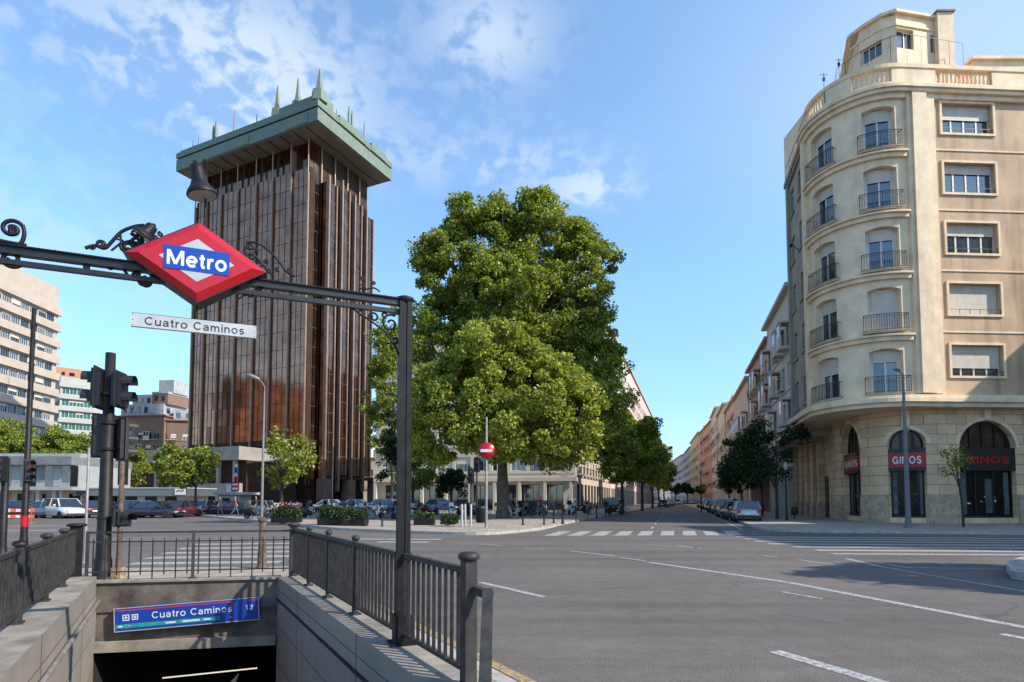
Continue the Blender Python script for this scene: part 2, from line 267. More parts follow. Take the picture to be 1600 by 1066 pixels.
# ------------------------------------------------------------------ mesh builder
class MB:
    def __init__(s): s.v = []; s.f = []; s.m = []; s.mats = []; s.sm = []
    def mi(s, m):
        if m not in s.mats: s.mats.append(m)
        return s.mats.index(m)
    def add(s, vs, fs, m, smooth=False, T=None):
        o = len(s.v); k = s.mi(m)
        if T: vs = [T(*p) for p in vs]
        s.v += [tuple(p) for p in vs]
        for f in fs: s.f.append(tuple(i + o for i in f)); s.m.append(k); s.sm.append(smooth)
    def box(s, x0, x1, y0, y1, z0, z1, m, T=None, seg=1):
        vs = []
        for i in range(seg + 1):
            x = x0 + (x1 - x0) * i / seg
            vs += [(x, y0, z0), (x, y1, z0), (x, y1, z1), (x, y0, z1)]
        fs = [(0, 1, 2, 3), (4 * seg + 3, 4 * seg + 2, 4 * seg + 1, 4 * seg)]
        for i in range(seg):
            a = 4 * i; b = a + 4
            for j in range(4): fs.append((a + j, b + j, b + (j + 1) % 4, a + (j + 1) % 4))
        s.add(vs, fs, m, T=T)
    def quad(s, a, b, c, d, m): s.add([a, b, c, d], [(0, 1, 2, 3)], m)
    def poly(s, pts, m): s.add(pts, [tuple(range(len(pts)))], m)
    def prism(s, pts, z0, z1, m, top=None):
        n = len(pts); vs = [(p[0], p[1], z0) for p in pts] + [(p[0], p[1], z1) for p in pts]
        s.add(vs, [(i, (i + 1) % n, n + (i + 1) % n, n + i) for i in range(n)], m)
        s.add(vs[n:], [tuple(range(n))], top or m); s.add(vs[:n], [tuple(reversed(range(n)))], m)
    def bar(s, a, b, w, h, m):
        a = Vector(a); b = Vector(b); d = (b - a).normalized()
        up = Vector((0, 0, 1)) if abs(d.z) < .95 else Vector((0, 1, 0))
        x = d.cross(up).normalized() * w / 2; y = x.cross(d).normalized() * h / 2
        vs = [a - x - y, a + x - y, a + x + y, a - x + y, b - x - y, b + x - y, b + x + y, b - x + y]
        s.add(vs, [(0, 1, 2, 3), (7, 6, 5, 4), (0, 4, 5, 1), (1, 5, 6, 2), (2, 6, 7, 3), (3, 7, 4, 0)], m)
    def tube(s, pts, r, m, n=8, caps=True, smooth=True):
        pts = [Vector(p) for p in pts]; rs = r if hasattr(r, '__len__') else [r] * len(pts)
        vs = []; fs = []; d0 = (pts[1] - pts[0]).normalized()
        x = d0.orthogonal().normalized()
        for i, p in enumerate(pts):
            d = ((pts[min(i + 1, len(pts) - 1)] - pts[max(i - 1, 0)])).normalized()
            x = (x - d * x.dot(d)).normalized(); y = d.cross(x)
            for k in range(n):
                a = 2 * math.pi * k / n; vs.append(p + (x * math.cos(a) + y * math.sin(a)) * rs[i])
        for i in range(len(pts) - 1):
            for k in range(n): fs.append((i * n + k, i * n + (k + 1) % n, (i + 1) * n + (k + 1) % n, (i + 1) * n + k))
        s.add(vs, fs, m, smooth)
        if caps:
            s.add(vs[:n], [tuple(reversed(range(n)))], m); s.add(vs[-n:], [tuple(range(n))], m)
    def lathe(s, prof, m, c=(0, 0, 0), n=16, axis=None):
        q = Vector(axis).to_track_quat('Z', 'Y') if axis else None; c = Vector(c); vs = []
        for r, z in prof:
            for k in range(n):
                p = Vector((r * math.cos(2 * math.pi * k / n), r * math.sin(2 * math.pi * k / n), z))
                if q: p = q @ p
                vs.append(c + p)
        fs = [(i * n + k, i * n + (k + 1) % n, (i + 1) * n + (k + 1) % n, (i + 1) * n + k) for i in range(len(prof) - 1) for k in range(n)]
        s.add(vs, fs, m, True)
        if prof[0][0] > 1e-4: s.add(vs[:n], [tuple(reversed(range(n)))], m)
        if prof[-1][0] > 1e-4: s.add(vs[-n:], [tuple(range(n))], m)
    def mesh(s, name):
        me = bpy.data.meshes.new(name); me.from_pydata(s.v, [], s.f)
        for m in s.mats: me.materials.append(M[m])
        me.polygons.foreach_set('material_index', s.m); me.polygons.foreach_set('use_smooth', s.sm)
        bm = bmesh.new(); bm.from_mesh(me); bmesh.ops.recalc_face_normals(bm, faces=bm.faces); bm.to_mesh(me); bm.free()
        return me
    def build(s, name, parent=None, label=None):
        o = bpy.data.objects.new(name, s.mesh(name)); COL.objects.link(o); o.parent = parent
        if label: o['label'] = label
        return o
def tag(o, label=None, cat=None, group=None, kind=None):
    if label: o['label'] = label
    if cat: o['category'] = cat
    if group: o['group'] = group
    if kind: o['kind'] = kind
    return o
def thing(name, label, cat, loc=(0, 0, 0), rz=0.0, group=None):
    o = bpy.data.objects.new(name, None); COL.objects.link(o); o.location = loc; o.rotation_euler = (0, 0, rz); o.empty_display_size = .2
    return tag(o, label, cat, group)
def mesh_obj(name, me, parent=None, loc=(0, 0, 0), rz=0):
    o = bpy.data.objects.new(name, me); COL.objects.link(o); o.parent = parent; o.location = loc; o.rotation_euler = (0, 0, rz); return o
KIDS = {}
def copy_tree(o, parent=None):
    c = o.copy(); COL.objects.link(c); c.parent = parent
    for ch in list(o.children): copy_tree(ch, c)
    return c
def text_mesh(body, size, m, depth=.004, offset=0.0, align='CENTER', spacing=1.0):
    cu = bpy.data.curves.new('text', 'FONT'); cu.body = body; cu.size = size; cu.extrude = depth; cu.offset = offset
    cu.align_x = align; cu.align_y = 'CENTER'; cu.space_character = spacing; cu.resolution_u = 4
    o = bpy.data.objects.new('text', cu); COL.objects.link(o)
    dg = bpy.context.evaluated_depsgraph_get(); me = bpy.data.meshes.new_from_object(o.evaluated_get(dg))
    bpy.data.objects.remove(o); me.materials.clear(); me.materials.append(M[m]); return me

def arc(cx, cy, rx, ry, a0, a1, n=14): return [(cx + rx * math.cos(R(a0 + (a1 - a0) * i / n)), cy + ry * math.sin(R(a0 + (a1 - a0) * i / n))) for i in range(n + 1)]
GL = {'C': (.70, [arc(.37, .36, .30, .31, 42, 318)]), 'G': (.76, [arc(.37, .36, .30, .31, 42, 335), [(.42, .35), (.665, .35)], [(.64, .34), (.64, .02)]]),
      'M': (.84, [[(.08, 0), (.08, .72)], [(.11, .70), (.42, .05)], [(.42, .05), (.73, .70)], [(.76, 0), (.76, .72)]]), 'N': (.70, [[(.08, 0), (.08, .72)], [(.10, .69), (.58, .03)], [(.60, 0), (.60, .72)]]),
      'I': (.16, [[(.08, 0), (.08, .72)]]), 'O': (.78, [arc(.39, .36, .31, .31, 0, 360, 22)]), 'S': (.60, [arc(.30, .52, .21, .155, 25, 270, 12)[:-1] + arc(.30, .205, .22, .16, 90, -155, 12)]),
      'e': (.54, [arc(.28, .26, .215, .225, 0, 318), [(.07, .26), (.49, .26)]]), 't': (.30, [[(.15, .66), (.15, .13), (.18, .06), (.28, .04)], [(.02, .48), (.28, .48)]]),
      'r': (.33, [[(.08, 0), (.08, .52)], [(.09, .28), (.12, .40), (.20, .47), (.32, .47)]]), 'o': (.57, [arc(.285, .26, .22, .225, 0, 360, 20)]),
      'u': (.52, [[(.08, .52), (.08, .18), (.12, .07), (.22, .035), (.33, .06), (.41, .14)], [(.44, 0), (.44, .52)]]),
      'a': (.52, [[(.09, .38), (.13, .45), (.25, .48), (.37, .45), (.42, .36), (.42, .0)], [(.42, .30), (.22, .27), (.09, .22), (.07, .13), (.12, .06), (.22, .035), (.34, .07), (.42, .15)]]),
      'm': (.80, [[(.08, 0), (.08, .52)], [(.09, .32), (.14, .44), (.24, .48), (.34, .45), (.38, .34), (.38, 0)], [(.39, .32), (.45, .44), (.55, .48), (.65, .45), (.69, .34), (.69, 0)]]),
      'i': (.16, [[(.08, 0), (.08, .52)], [(.08, .62), (.08, .72)]]), 'n': (.51, [[(.08, 0), (.08, .52)], [(.09, .30), (.15, .44), (.26, .48), (.37, .44), (.42, .33), (.42, 0)]]),
      's': (.47, [arc(.235, .375, .155, .105, 30, 270, 8)[:-1] + arc(.235, .145, .165, .115, 90, -155, 10)]), ' ': (.28, []),
      '1': (.34, [[(.06, .56), (.20, .70), (.20, 0)]]), '2': (.54, [arc(.27, .51, .18, .18, 165, -30, 10) + [(.08, .04)], [(.08, .035), (.48, .035)]])}
def stroke_text(body, size, wt, gap=.085, y=0.0, th=.003):
    """flat sans lettering centred on the origin in the xz plane, facing -y"""
    tot = sum(GL[c][0] + gap for c in body) - gap; x0 = -tot / 2; vs = []; fs = []; k = 0
    for c in body:
        for path in GL[c][1]:
            k += 1; p = [Vector(q) for q in path]; yy = y - .00025 * (k % 4); closed = (p[0] - p[-1]).length < 1e-4; L_ = []
            for i in range(len(p)):
                a = p[i - 1] if i else (p[-2] if closed else None); b = p[i + 1] if i < len(p) - 1 else (p[1] if closed else None)
                d1 = (p[i] - a).normalized() if a else None; d2 = (b - p[i]).normalized() if b else None; d1 = d1 or d2; d2 = d2 or d1
                n = Vector((-(d1 + d2).y, (d1 + d2).x)).normalized(); n /= max(.6, n.dot(Vector((-d1.y, d1.x)))); L_.append((p[i] + n * wt / 2, p[i] - n * wt / 2))
            o = len(vs)
            for u, v in L_:
                for q, yq in ((u, yy), (v, yy), (v, yy + th), (u, yy + th)): vs.append(((x0 + q.x) * size, yq, (q.y - .36) * size))
            for i in range(len(L_) - 1):
                for j in range(4): fs.append((o + i * 4 + j, o + i * 4 + (j + 1) % 4, o + i * 4 + 4 + (j + 1) % 4, o + i * 4 + 4 + j))
            fs.append((o, o + 1, o + 2, o + 3)); e = o + 4 * (len(L_) - 1); fs.append((e + 3, e + 2, e + 1, e))
        x0 += GL[c][0] + gap
    return vs, fs, tot * size
def lettering(body, size, wt, m, parent, x, z, y, T=None, sx=1.0, name='lettering', gap=.085):
    vs, fs, W = stroke_text(body, size, wt, gap); w = MB(); w.add([(a * sx, b, c) for a, b, c in vs], fs, m, T=T); o = w.build(name, parent)
    if not T: o.location = (x, y, z)
    return o

# ------------------------------------------------------------------ ground, roads, pavements
ISL_Z, COP_Z = .12, .22
RB = ground(458, 900, COP_Z); NP = at(733, 990, 4.35); NP.z = 0
LB = ground(119, 908, COP_Z)
RB2 = Vector((RB.x, RB.y)); NP2 = Vector((NP.x, NP.y)); LB2 = Vector((LB.x, LB.y))
ur = (NP2 - RB2).normalized()                 # right wall direction, towards the camera
vb = (RB2 - LB2).normalized()                 # back wall direction, to the right
nr = Vector((ur.y, -ur.x));  nr = nr if nr.x < 0 else -nr      # into the stairwell
ul = ur.copy(); nl = -nr
nb = Vector((vb.y, -vb.x)); nb = nb if nb.y < 0 else -nb
LEN = (NP2 - RB2).length + 1.0
def P3(p, z): return (p[0], p[1], z)
# hole outline (inner faces of the walls)
WR, WL = .26, .30
def isect(p, d, q, e):
    den = d.x * e.y - d.y * e.x; t = ((q.x - p.x) * e.y - (q.y - p.y) * e.x) / den; return p + d * t
HBR = isect(RB2 + nr * WR, ur, RB2 + nb * .12, vb); HBL = isect(LB2 + nl * WL, ul, LB2 + nb * .12, vb)
HNR = HBR + ur * LEN; HNL = isect(HBL, ul, HNR, vb)
hole = [HBL, HBR, HNR, HNL]
# outer edges of the coping walls
OBR = isect(RB2 - nr * .14, ur, RB2 - nb * .10, vb); OBL = isect(LB2 - nl * .30, ul, LB2 - nb * .10, vb)
ONR = isect(OBR, ur, HNR, vb); ONL = isect(OBL, ul, HNR, vb)
def holed(mb, outer, inner, z, m):
    n = 4
    for i in range(n): mb.quad(P3(outer[i], z), P3(outer[(i + 1) % n], z), P3(inner[(i + 1) % n], z), P3(inner[i], z), m)
S = 2500
g = MB(); big = [Vector((-S, S)), Vector((S, S)), Vector((S, -S)), Vector((-S, -S))]
holed(g, big, [OBL, OBR, ONR, ONL], 0, 'asphalt')
tag(g.build('road'), kind='structure')
# island pavement around the metro entrance
IBL = isect(OBL - nl * 2.6, ul, LB2 - nb * 3.2, vb); IBR = isect(OBR - nr * .38, ur, RB2 - nb * 2.4, vb)
INR = IBR + ur * (LEN + 9); INL = IBL + ul * (LEN + 9)
g = MB(); outer = [IBL, IBR, INR, INL]
holed(g, outer, [OBL, OBR, ONR, ONL], ISL_Z, 'pave')
for i in range(4):
    a, b = outer[i], outer[(i + 1) % 4]; c = sum(outer, Vector((0, 0))) / 4
    d = (b - a).normalized(); nn = Vector((d.y, -d.x)); nn = nn if nn.dot(c - a) > 0 else -nn
    g.add([P3(a, ISL_Z + .004), P3(b, ISL_Z + .004), P3(b + nn * .15, ISL_Z + .004), P3(a + nn * .15, ISL_Z + .004), P3(a, 0), P3(b, 0)], [(0, 1, 2, 3), (0, 1, 5, 4)], 'kerb')
tag(g.build('metro_pavement'), kind='structure')
def slab(name, pts, z=.13, m='pave', kerb=.18, close_m='kerb'):
    g = MB(); P = [Vector((p.x, p.y)) for p in pts]; n = len(P)
    ar = sum(P[i].x * P[(i + 1) % n].y - P[(i + 1) % n].x * P[i].y for i in range(n))
    if ar < 0: P.reverse()
    inn = []
    for i in range(n):
        a, b, c = P[i - 1], P[i], P[(i + 1) % n]
        d1 = (b - a).normalized(); d2 = (c - b).normalized(); n1 = Vector((-d1.y, d1.x)); n2 = Vector((-d2.y, d2.x))
        h = (n1 + n2); h = h / max(h.length_squared, .3) * 2 * kerb; inn.append(b + h * .5 * 1.0 if h.length < 3 * kerb else b + h.normalized() * kerb)
    g.poly([P3(p, z) for p in inn], m)
    for i in range(n):
        j = (i + 1) % n
        g.quad(P3(P[i], z + .003), P3(P[j], z + .003), P3(inn[j], z + .003), P3(inn[i], z + .003), close_m)
        g.quad(P3(P[i], 0), P3(P[j], 0), P3(P[j], z + .003), P3(P[i], z + .003), close_m)
    return tag(g.build(name), kind='structure')
def smooth_path(pts, k=4):
    out = []
    for i in range(len(pts) - 1):
        p0 = pts[max(i - 1, 0)]; p1 = pts[i]; p2 = pts[i + 1]; p3 = pts[min(i + 2, len(pts) - 1)]
        for j in range(k):
            t = j / k; out.append(.5 * ((2 * p1) + (p2 - p0) * t + (2 * p0 - 5 * p1 + 4 * p2 - p3) * t * t + (3 * p1 - p0 - 3 * p2 + p3) * t ** 3))
    return out + [pts[-1]]
sR = Vector((255, 900)).normalized(); sL = Vector((280, 900)).normalized()
pl = [(455, 821), (520, 828), (600, 832), (690, 835.5), (760, 836), (815, 832), (855, 826.5), (885, 819), (930, 810), (985, 801)]
plz = smooth_path([ground(*p) for p in pl])
endL = plz[-1] + Vector((*sL, 0)) * 300
slab('plaza_pavement', plz + [endL, endL + Vector((-300, 0, 0)), Vector((-75, 120, 0)), ground(300, 806)])
pr = [(1066, 788.0), (1100, 799), (1143, 812), (1166, 821), (1180, 826.5), (1210, 830.5), (1280, 832.5), (1400, 834), (1600, 836), (1800, 838)]
prz = smooth_path([ground(*p) for p in pr])
slab('street_pavement', [prz[0] + Vector((*sR, 0)) * 200] + prz + [prz[-1] + Vector((30, 60, 0)), prz[0] + Vector((*sR, 0)) * 200 + Vector((90, 0, 0))])
slab('traffic_island', smooth_path([ground(1572, 893), ground(1585, 884), ground(1640, 878), ground(1900, 884), ground(2300, 940), ground(1800, 925), ground(1600, 908), ground(1578, 899)], 3), .16)
slab('car_park_pavement', [ground(-500, 806), ground(-100, 806), ground(180, 806.5), ground(300, 806), Vector((-75, 120, 0)), Vector((-200, 120, 0))], .10)
# markings
mk = MB(); ZM = .004
def stripe(mb, a, b, w, m='paint', z=ZM):
    a = Vector((a[0], a[1])); b = Vector((b[0], b[1])); d = (b - a); L = d.length; d.normalize(); n = Vector((-d.y, d.x)) * w / 2
    k = max(1, int(L / .8)); 
    for i in range(k):
        p = a + d * (L * i / k); q = a + d * (L * (i + 1) / k); mb.quad(P3(p - n, z), P3(q - n, z), P3(q + n, z), P3(p + n, z), m)
lines = [((1015, 879), (1230, 910), .17), ((1232, 910.4), (1640, 988), .17), ((750, 910), (850, 933), .13), ((1210, 1018), (1420, 1080), .17), ((1222, 925), (1285, 936), .09),
         ((1565, 991), (1660, 1010), .13), ((890, 861), (962, 869), .13), ((968, 871), (1010, 877), .1), ((750, 850), (786, 853), .1), ((1322, 873), (1378, 886), .12),
         ((1366, 879), (1425, 888), .10), ((1378, 886), (1640, 931), .09), ((1420, 887), (1600, 890), .08), ((1190, 868), (1214, 871), .08), ((1248, 875), (1318, 884), .1), ((1010, 851), (1090, 856), .1),
         ((820, 856), (850, 858), .08), ((600, 843), (640, 845), .1), ((1060, 852), (1095, 857), .08)]
for a, b, w in lines: stripe(mk, ground(*a), ground(*b), w)
tag(mk.build('lane_markings'), kind='structure')
yl = MB(); stripe(yl, IBR - nr * .28, INR - nr * .28, .12, 'yellow'); tag(yl.build('yellow_kerb_line'), kind='structure')
zb = MB()
# crossing over the mouth of the street
A0, A1 = ground(838, 837.5), ground(1150, 836.5); dA = (A1 - A0); LA = dA.length; dA.normalize()
for i in range(9):
    c = A0 + dA * (LA * (i + .3) / 8.6); zb.quad(P3(c, ZM), P3(c + dA * .62, ZM), P3(c + dA * .62 + Vector((*sR, 0)) * 3.6, ZM), P3(c + Vector((*sR, 0)) * 3.6, ZM), 'paint')
tag(zb.build('zebra_crossing'), kind='structure')
zb = MB()
for i, (y0, x0, x1) in enumerate([(839, 1150, 1600), (842.2, 1165, 1610), (845.8, 1180, 1620), (850, 1200, 1640), (854.6, 1240, 1660), (860, 1275, 1700), (865.5, 1300, 1720)]):
    stripe(zb, ground(x0, y0), ground(x1, y0 + (x1 - x0) * .006), .5 if i < 6 else .35)
tag(zb.build('zebra_crossing'), kind='structure')
zb = MB()
for y0, x0, x1 in [(881, 205, 440), (872, 230, 470), (864.5, 255, 490), (857.5, 280, 520), (851, 300, 540)]:
    stripe(zb, ground(x0, y0), ground(x1, y0 - (x1 - x0) * .012), .5)
for y0, x0, x1 in [(842.5, 560, 690), (847, 590, 670)]: stripe(zb, ground(x0, y0), ground(x1, y0 + .5), .5)
tag(zb.build('zebra_crossing'), kind='structure')
zb = MB()
for y0, x0, x1 in [(822, 20, 110), (829, 0, 90)]: stripe(zb, ground(x0, y0), ground(x1, y0), .45)
c0 = ground(1018, 826)
for i in range(12): stripe(zb, c0 + Vector((*sR, 0)) * (i * 5.5), c0 + Vector((*sR, 0)) * (i * 5.5 + 2.2), .13)
p0 = ground(1160, 828); stripe(zb, p0, p0 + Vector((*sR, 0)) * 100, .1)
tag(zb.build('street_markings'), kind='structure')
rp = MB()
for pts in ([(1245, 945), (1330, 960), (1310, 975), (1215, 958)], [(690, 868), (790, 880), (775, 888), (672, 875)], [(1380, 905), (1500, 915), (1490, 921), (1365, 910)]):
    rp.poly([tuple(ground(*p, .002)) for p in pts], 'patch')
tag(rp.build('road_patches'), kind='structure')

# ------------------------------------------------------------------ metro stairwell
sw = thing('metro_stairwell', 'sunken stone lined stairwell leading down to the underground station', 'stairwell')
DEPTH = -3.9
def wall_between(mb, a, b, z0, z1, m): mb.quad(P3(a, z0), P3(b, z0), P3(b, z1), P3(a, z1), m)
w = MB()
wall_between(w, HBR, HNR, DEPTH, COP_Z, 'stone_panel'); w.quad(P3(HBR, COP_Z), P3(HNR, COP_Z), P3(ONR, COP_Z), P3(OBR, COP_Z), 'conc')
wall_between(w, OBR, ONR, 0, COP_Z, 'conc'); wall_between(w, HNR, ONR, 0, COP_Z, 'conc')
w.build('right_wall', sw)
w = MB(); n3 = Vector((*nr, 0))
a = Vector(P3(HBR + nr * .012, -.16)); b = Vector(P3(HNR + nr * .012, -.16)); w.bar(a, b, .025, .03, 'dark')
w.build('wall_shadow_line', sw)  # dark bar drawing the shadow line under the coping
ZL = .30
w = MB(); wall_between(w, HBL, HNL, DEPTH, ZL, 'stone_panel'); w.quad(P3(HBL, ZL), P3(HNL, ZL), P3(ONL, ZL), P3(OBL, ZL), 'conc')
wall_between(w, OBL, ONL, 0, ZL, 'conc'); wall_between(w, OBL, HBL, 0, ZL, 'conc'); wall_between(w, HNL, ONL, 0, ZL, 'conc')
w.build('left_wall', sw)
w = MB(); w.tube([P3(HBL + nl * .04, -.12), P3(HNL + nl * .04, -.12)], .03, 'pipe'); w.build('wall_pipe', sw)
# lintel over the opening
w = MB(); LZ0 = -.78
def bx(mb, a, b, dn, z0, z1, m, t=.3):   # slab along the back wall, front face offset dn towards the camera
    p = [a + nb * dn, b + nb * dn, b - nb * t, a - nb * t]; mb.prism(p, z0, z1, m)
bx(w, HBL - nb*.12, HBR - nb*.12, .12, -.30, COP_Z - .03, 'lintel', .10)
bx(w, HBL - nb*.12, HBR - nb*.12, .09, LZ0, -.303, 'lintel', .10)
w.build('lintel', sw)
w = MB(); bx(w, HBL - nb*.12, HBR - nb*.12, .16, COP_Z - .03, COP_Z + .005, 'conc', .14); w.build('coping', sw)
w = MB(); bx(w, HBL - nb*.12, HBR - nb*.12, .20, LZ0 - .17, LZ0 - .003, 'conc', .10); w.build('lower_beam', sw)
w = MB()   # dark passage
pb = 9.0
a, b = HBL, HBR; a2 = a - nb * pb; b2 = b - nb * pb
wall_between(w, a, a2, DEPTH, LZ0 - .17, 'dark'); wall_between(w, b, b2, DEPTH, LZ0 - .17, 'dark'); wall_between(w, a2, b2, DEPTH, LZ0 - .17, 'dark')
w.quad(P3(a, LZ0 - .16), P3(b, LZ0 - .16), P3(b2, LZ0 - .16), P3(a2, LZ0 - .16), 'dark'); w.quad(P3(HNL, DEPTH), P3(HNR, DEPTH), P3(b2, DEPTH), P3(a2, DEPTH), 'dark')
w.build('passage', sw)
w = MB(); ns = 22
for i in range(ns):
    t0 = .4 + i * .31; z = ISL_Z - i * .165
    p = [HNL - ul * t0, HNR - ur * t0, HNR - ur * (t0 + .34), HNL - ul * (t0 + .34)]; w.prism(p, z - .5, z - .165, 'step')
w.build('steps', sw)
w = MB(); w.quad(P3(HNL + ul*.01, DEPTH), P3(HNR+ ur*.01, DEPTH), P3(HNR+ ur*.01, ISL_Z), P3(HNL+ ul*.01, ISL_Z), 'conc'); w.quad(P3(ONL, ISL_Z), P3(ONR, ISL_Z), P3(ONR + ur*.05, ISL_Z-.02), P3(ONL+ul*.05, ISL_Z-.02), 'conc')
w.quad(P3(HNL, ISL_Z), P3(HNR, ISL_Z), P3(HNR - ur * .42, ISL_Z), P3(HNL - ul * .42, ISL_Z), 'conc'); w.build('head_landing', sw)
M['glow_strip'] = emit_mat('glow_strip', (1, .85, .65), .45)
lt = MB(); q0 = at(250, 1060, 12.6); q1 = at(402, 1044, 13.4); lt.tube([q0, q1], .014, 'glow_strip'); tag(lt.build('glow_strip'), 'thin glowing strip deep in the dark stair passage', 'light')  # emissive strip drawing the bright line inside the passage
# blue station panel on the lintel
pc0 = at(178, 969, 1); 
def on_back(px, py, dn):    # hit the plane of the back wall offset dn
    r = ray(px, py); p = HBL - nb * .12 + nb * dn; t = (p.x * nb.x + p.y * nb.y) / (r.x * nb.x + r.y * nb.y); return Vector((r.x * t, r.y * t, EYE + r.z * t))
q = [on_back(178, 990, .22), on_back(405, 967, .22), on_back(405, 934, .22), on_back(178, 950, .22)]
pc = sum(q, Vector()) / 4; pw = ((q[1] - q[0]).length + (q[2] - q[3]).length) / 2; ph = ((q[2] - q[1]).length + (q[3] - q[0]).length) / 2
angb = math.atan2(vb.y, vb.x)
st = thing('station_panel', 'long blue station name panel fixed to the stained concrete lintel', 'sign', pc, angb)
st.rotation_euler = (0, math.atan2(-((q[1].z + q[2].z) - (q[0].z + q[3].z)) / 2, pw), angb)
w = MB(); w.box(-pw/2, pw/2, 0, .06, -ph/2, ph/2, 'blue'); w.build('panel', st)
w = MB()
for a in ((-pw/2, pw/2, -ph/2, -ph/2+.012), (-pw/2, pw/2, ph/2-.012, ph/2), (-pw/2, -pw/2+.012, -ph/2+.0121, ph/2-.0121), (pw/2-.012, pw/2, -ph/2+.0121, ph/2-.0121)): w.box(a[0], a[1], -.006, -.0005, a[2], a[3], 'silver')
w.build('rim', st)
w = MB(); w.box(-pw*.49, pw*.30, -.004, -.0005, ph*.36, ph*.41, 'pink'); w.box(pw*.30, pw*.312, -.004, -.0005, ph*.02, ph*.41, 'pink'); w.box(pw*.42, pw*.49, -.004, -.0005, ph*.36, ph*.41, 'pink'); w.build('pink_line', st)
w = MB(); w.box(-pw*.49, pw*.22, -.004, -.0005, -ph*.36, -ph*.19, 'green_band'); w.build('green_band', st)
def put_text(body, size, m, parent, x, z, y=-.006, name='lettering', offset=.0, sx=1.0, ry=0):
    me = text_mesh(body, size, m, .002, offset); o = mesh_obj(name, me, parent, (x, y, z)); o.rotation_euler = (R(90), 0, 0); o.scale = (sx, 1, 1); return o
lettering('Cuatro Caminos', ph*.40, .10, 'white', st, .03*pw, ph*.10, -.004)
for x_, sz in ((-.42, .26), (-.36, .24)):
    w = MB(); e_ = ph * sz / 2
    for q_ in ((-e_, e_, -e_, -e_ * .7), (-e_, e_, e_ * .7, e_), (-e_, -e_ * .7, -e_ * .69, e_ * .69), (e_ * .7, e_, -e_ * .69, e_ * .69), (-e_ * .5, e_ * .5, -e_ * .15, e_ * .15), (-e_ * .15, e_ * .15, e_ * .16, e_ * .6), (-e_ * .15, e_ * .15, -e_ * .6, -e_ * .16)): w.box(q_[0] * (1 if x_ < -.35 else 1.5), q_[1] * (1 if x_ < -.35 else 1.5), -.004, -.0005, q_[2], q_[3], 'white')
    o_ = w.build('pictogram', st); o_.location = (x_ * pw, 0, ph * .08)
lettering('12', ph*.28, .14, 'white', st, .43*pw, ph*.08, -.004, name='line_numbers', gap=.2)
for x_, wd_ in ((-.12, .07), (.02, .12), (.13, .05), (.30, .02), (-.46, .03), (-.40, .015)): w = MB(); w.box((x_ - wd_ / 2) * pw, (x_ + wd_ / 2) * pw, -.0065, -.0045, -ph * .31, -ph * .24, 'white' if wd_ > .02 else 'yellow'); w.build('small_caption', st)

# ------------------------------------------------------------------ railings
RTOP = 1.08
def rail_panel(a, b, z0, z1, zr, spacing=.125, m='iron', parent=None, bar=.026, rail=.05):
    w = MB(); a = Vector(a); b = Vector(b); L = (b - a).length; d = (b - a) / L
    w.bar(P3(a, zr), P3(b, zr), rail, .045, m); w.bar(P3(a, z0 + .1), P3(b, z0 + .1), .04, .03, m)
    k = max(1, int(L / spacing))
    for i in range(k):
        p = a + d * (L * (i + .5) / k); w.bar(P3(p, z0 + .1), P3(p, zr), bar, bar, m)
    return w.build('railing_panel', parent)
def rail_post(p, z0, z1, m='iron', parent=None, w_=.07, cap=True, plate=True, name='post'):
    w = MB(); h = w_ / 2
    def T(x, y, z):
        return (p[0] + ur.x * x + nr.x * y, p[1] + ur.y * x + nr.y * y, z)
    w.box(-h, h, -h, h, z0, z1, m, T)
    if plate: w.box(-.08, .08, -.06, .06, z0 - .001, z0 + .018, m, T)
    if cap: w.lathe([(h * 1.0, z1), (h * 1.55, z1 + .008), (h * 1.75, z1 + .022), (h * 1.7, z1 + .045), (h * 1.2, z1 + .062), (0.001, z1 + .068)], m, (p[0], p[1], 0), 14)
    return w.build(name, parent)
rl = thing('metro_railing', 'grey iron railing along the right side of the metro stairs', 'railing', group='railings around the metro stairs')
def along(px):  # point of the right railing line seen at photo column px
    k = (px - 800) / F; t = (k * RB2.y - RB2.x) / (ur.x - k * ur.y); return RB2 + ur * t
PP = along(630); NPX = along(733)
stops = [RB2, along(485), along(515), along(557), PP, NPX]
for i in range(5):
    rail_panel(stops[i], stops[i + 1], COP_Z, RTOP, RTOP - .02, .118, 'iron_grey', rl, .028 if i > 2 else .03)
rail_post(stops[0], COP_Z - .02, RTOP + .03, 'iron_grey', rl, .13)
for p in stops[1:4]: rail_post(p, COP_Z, RTOP + .02, 'iron_grey', rl, .055)
rail_post(stops[5], 0, RTOP + .06, 'iron_grey', rl, .095)
w = MB(); e = stops[5] + ur * .06 - nr * .02; w.bar(P3(e, .93), P3(e + ur * .16 - nr * .05, .90), .05, .06, 'iron_grey'); w.bar(P3(e + ur * .13 - nr * .04, .93), at(757, 1100, 3.25), .075, .06, 'iron_grey'); w.build('brace', rl)
rl = thing('metro_railing', 'grey iron railing along the left side of the metro stairs', 'railing', group='railings around the metro stairs')
lp = [LB2 - nl * .02 + ul * t for t in (0, 1.35, 2.75, 4.3, 5.9)]
for i in range(4): rail_panel(lp[i], lp[i + 1], ZL, RTOP, RTOP - .02, .125, 'iron_grey', rl, .028)
rail_post(lp[0], ZL - .1, RTOP + .05, 'iron', rl, .17)
for p in lp[1:]: rail_post(p, ZL, RTOP + .02, 'iron_grey', rl, .08)
rl = thing('metro_railing', 'thin iron railing across the back of the metro stairs, above the blue panel', 'railing', group='railings around the metro stairs')
bk = [LB2 + vb * .15, LB2 + (RB2 - LB2) * .52, RB2 - vb * .08]
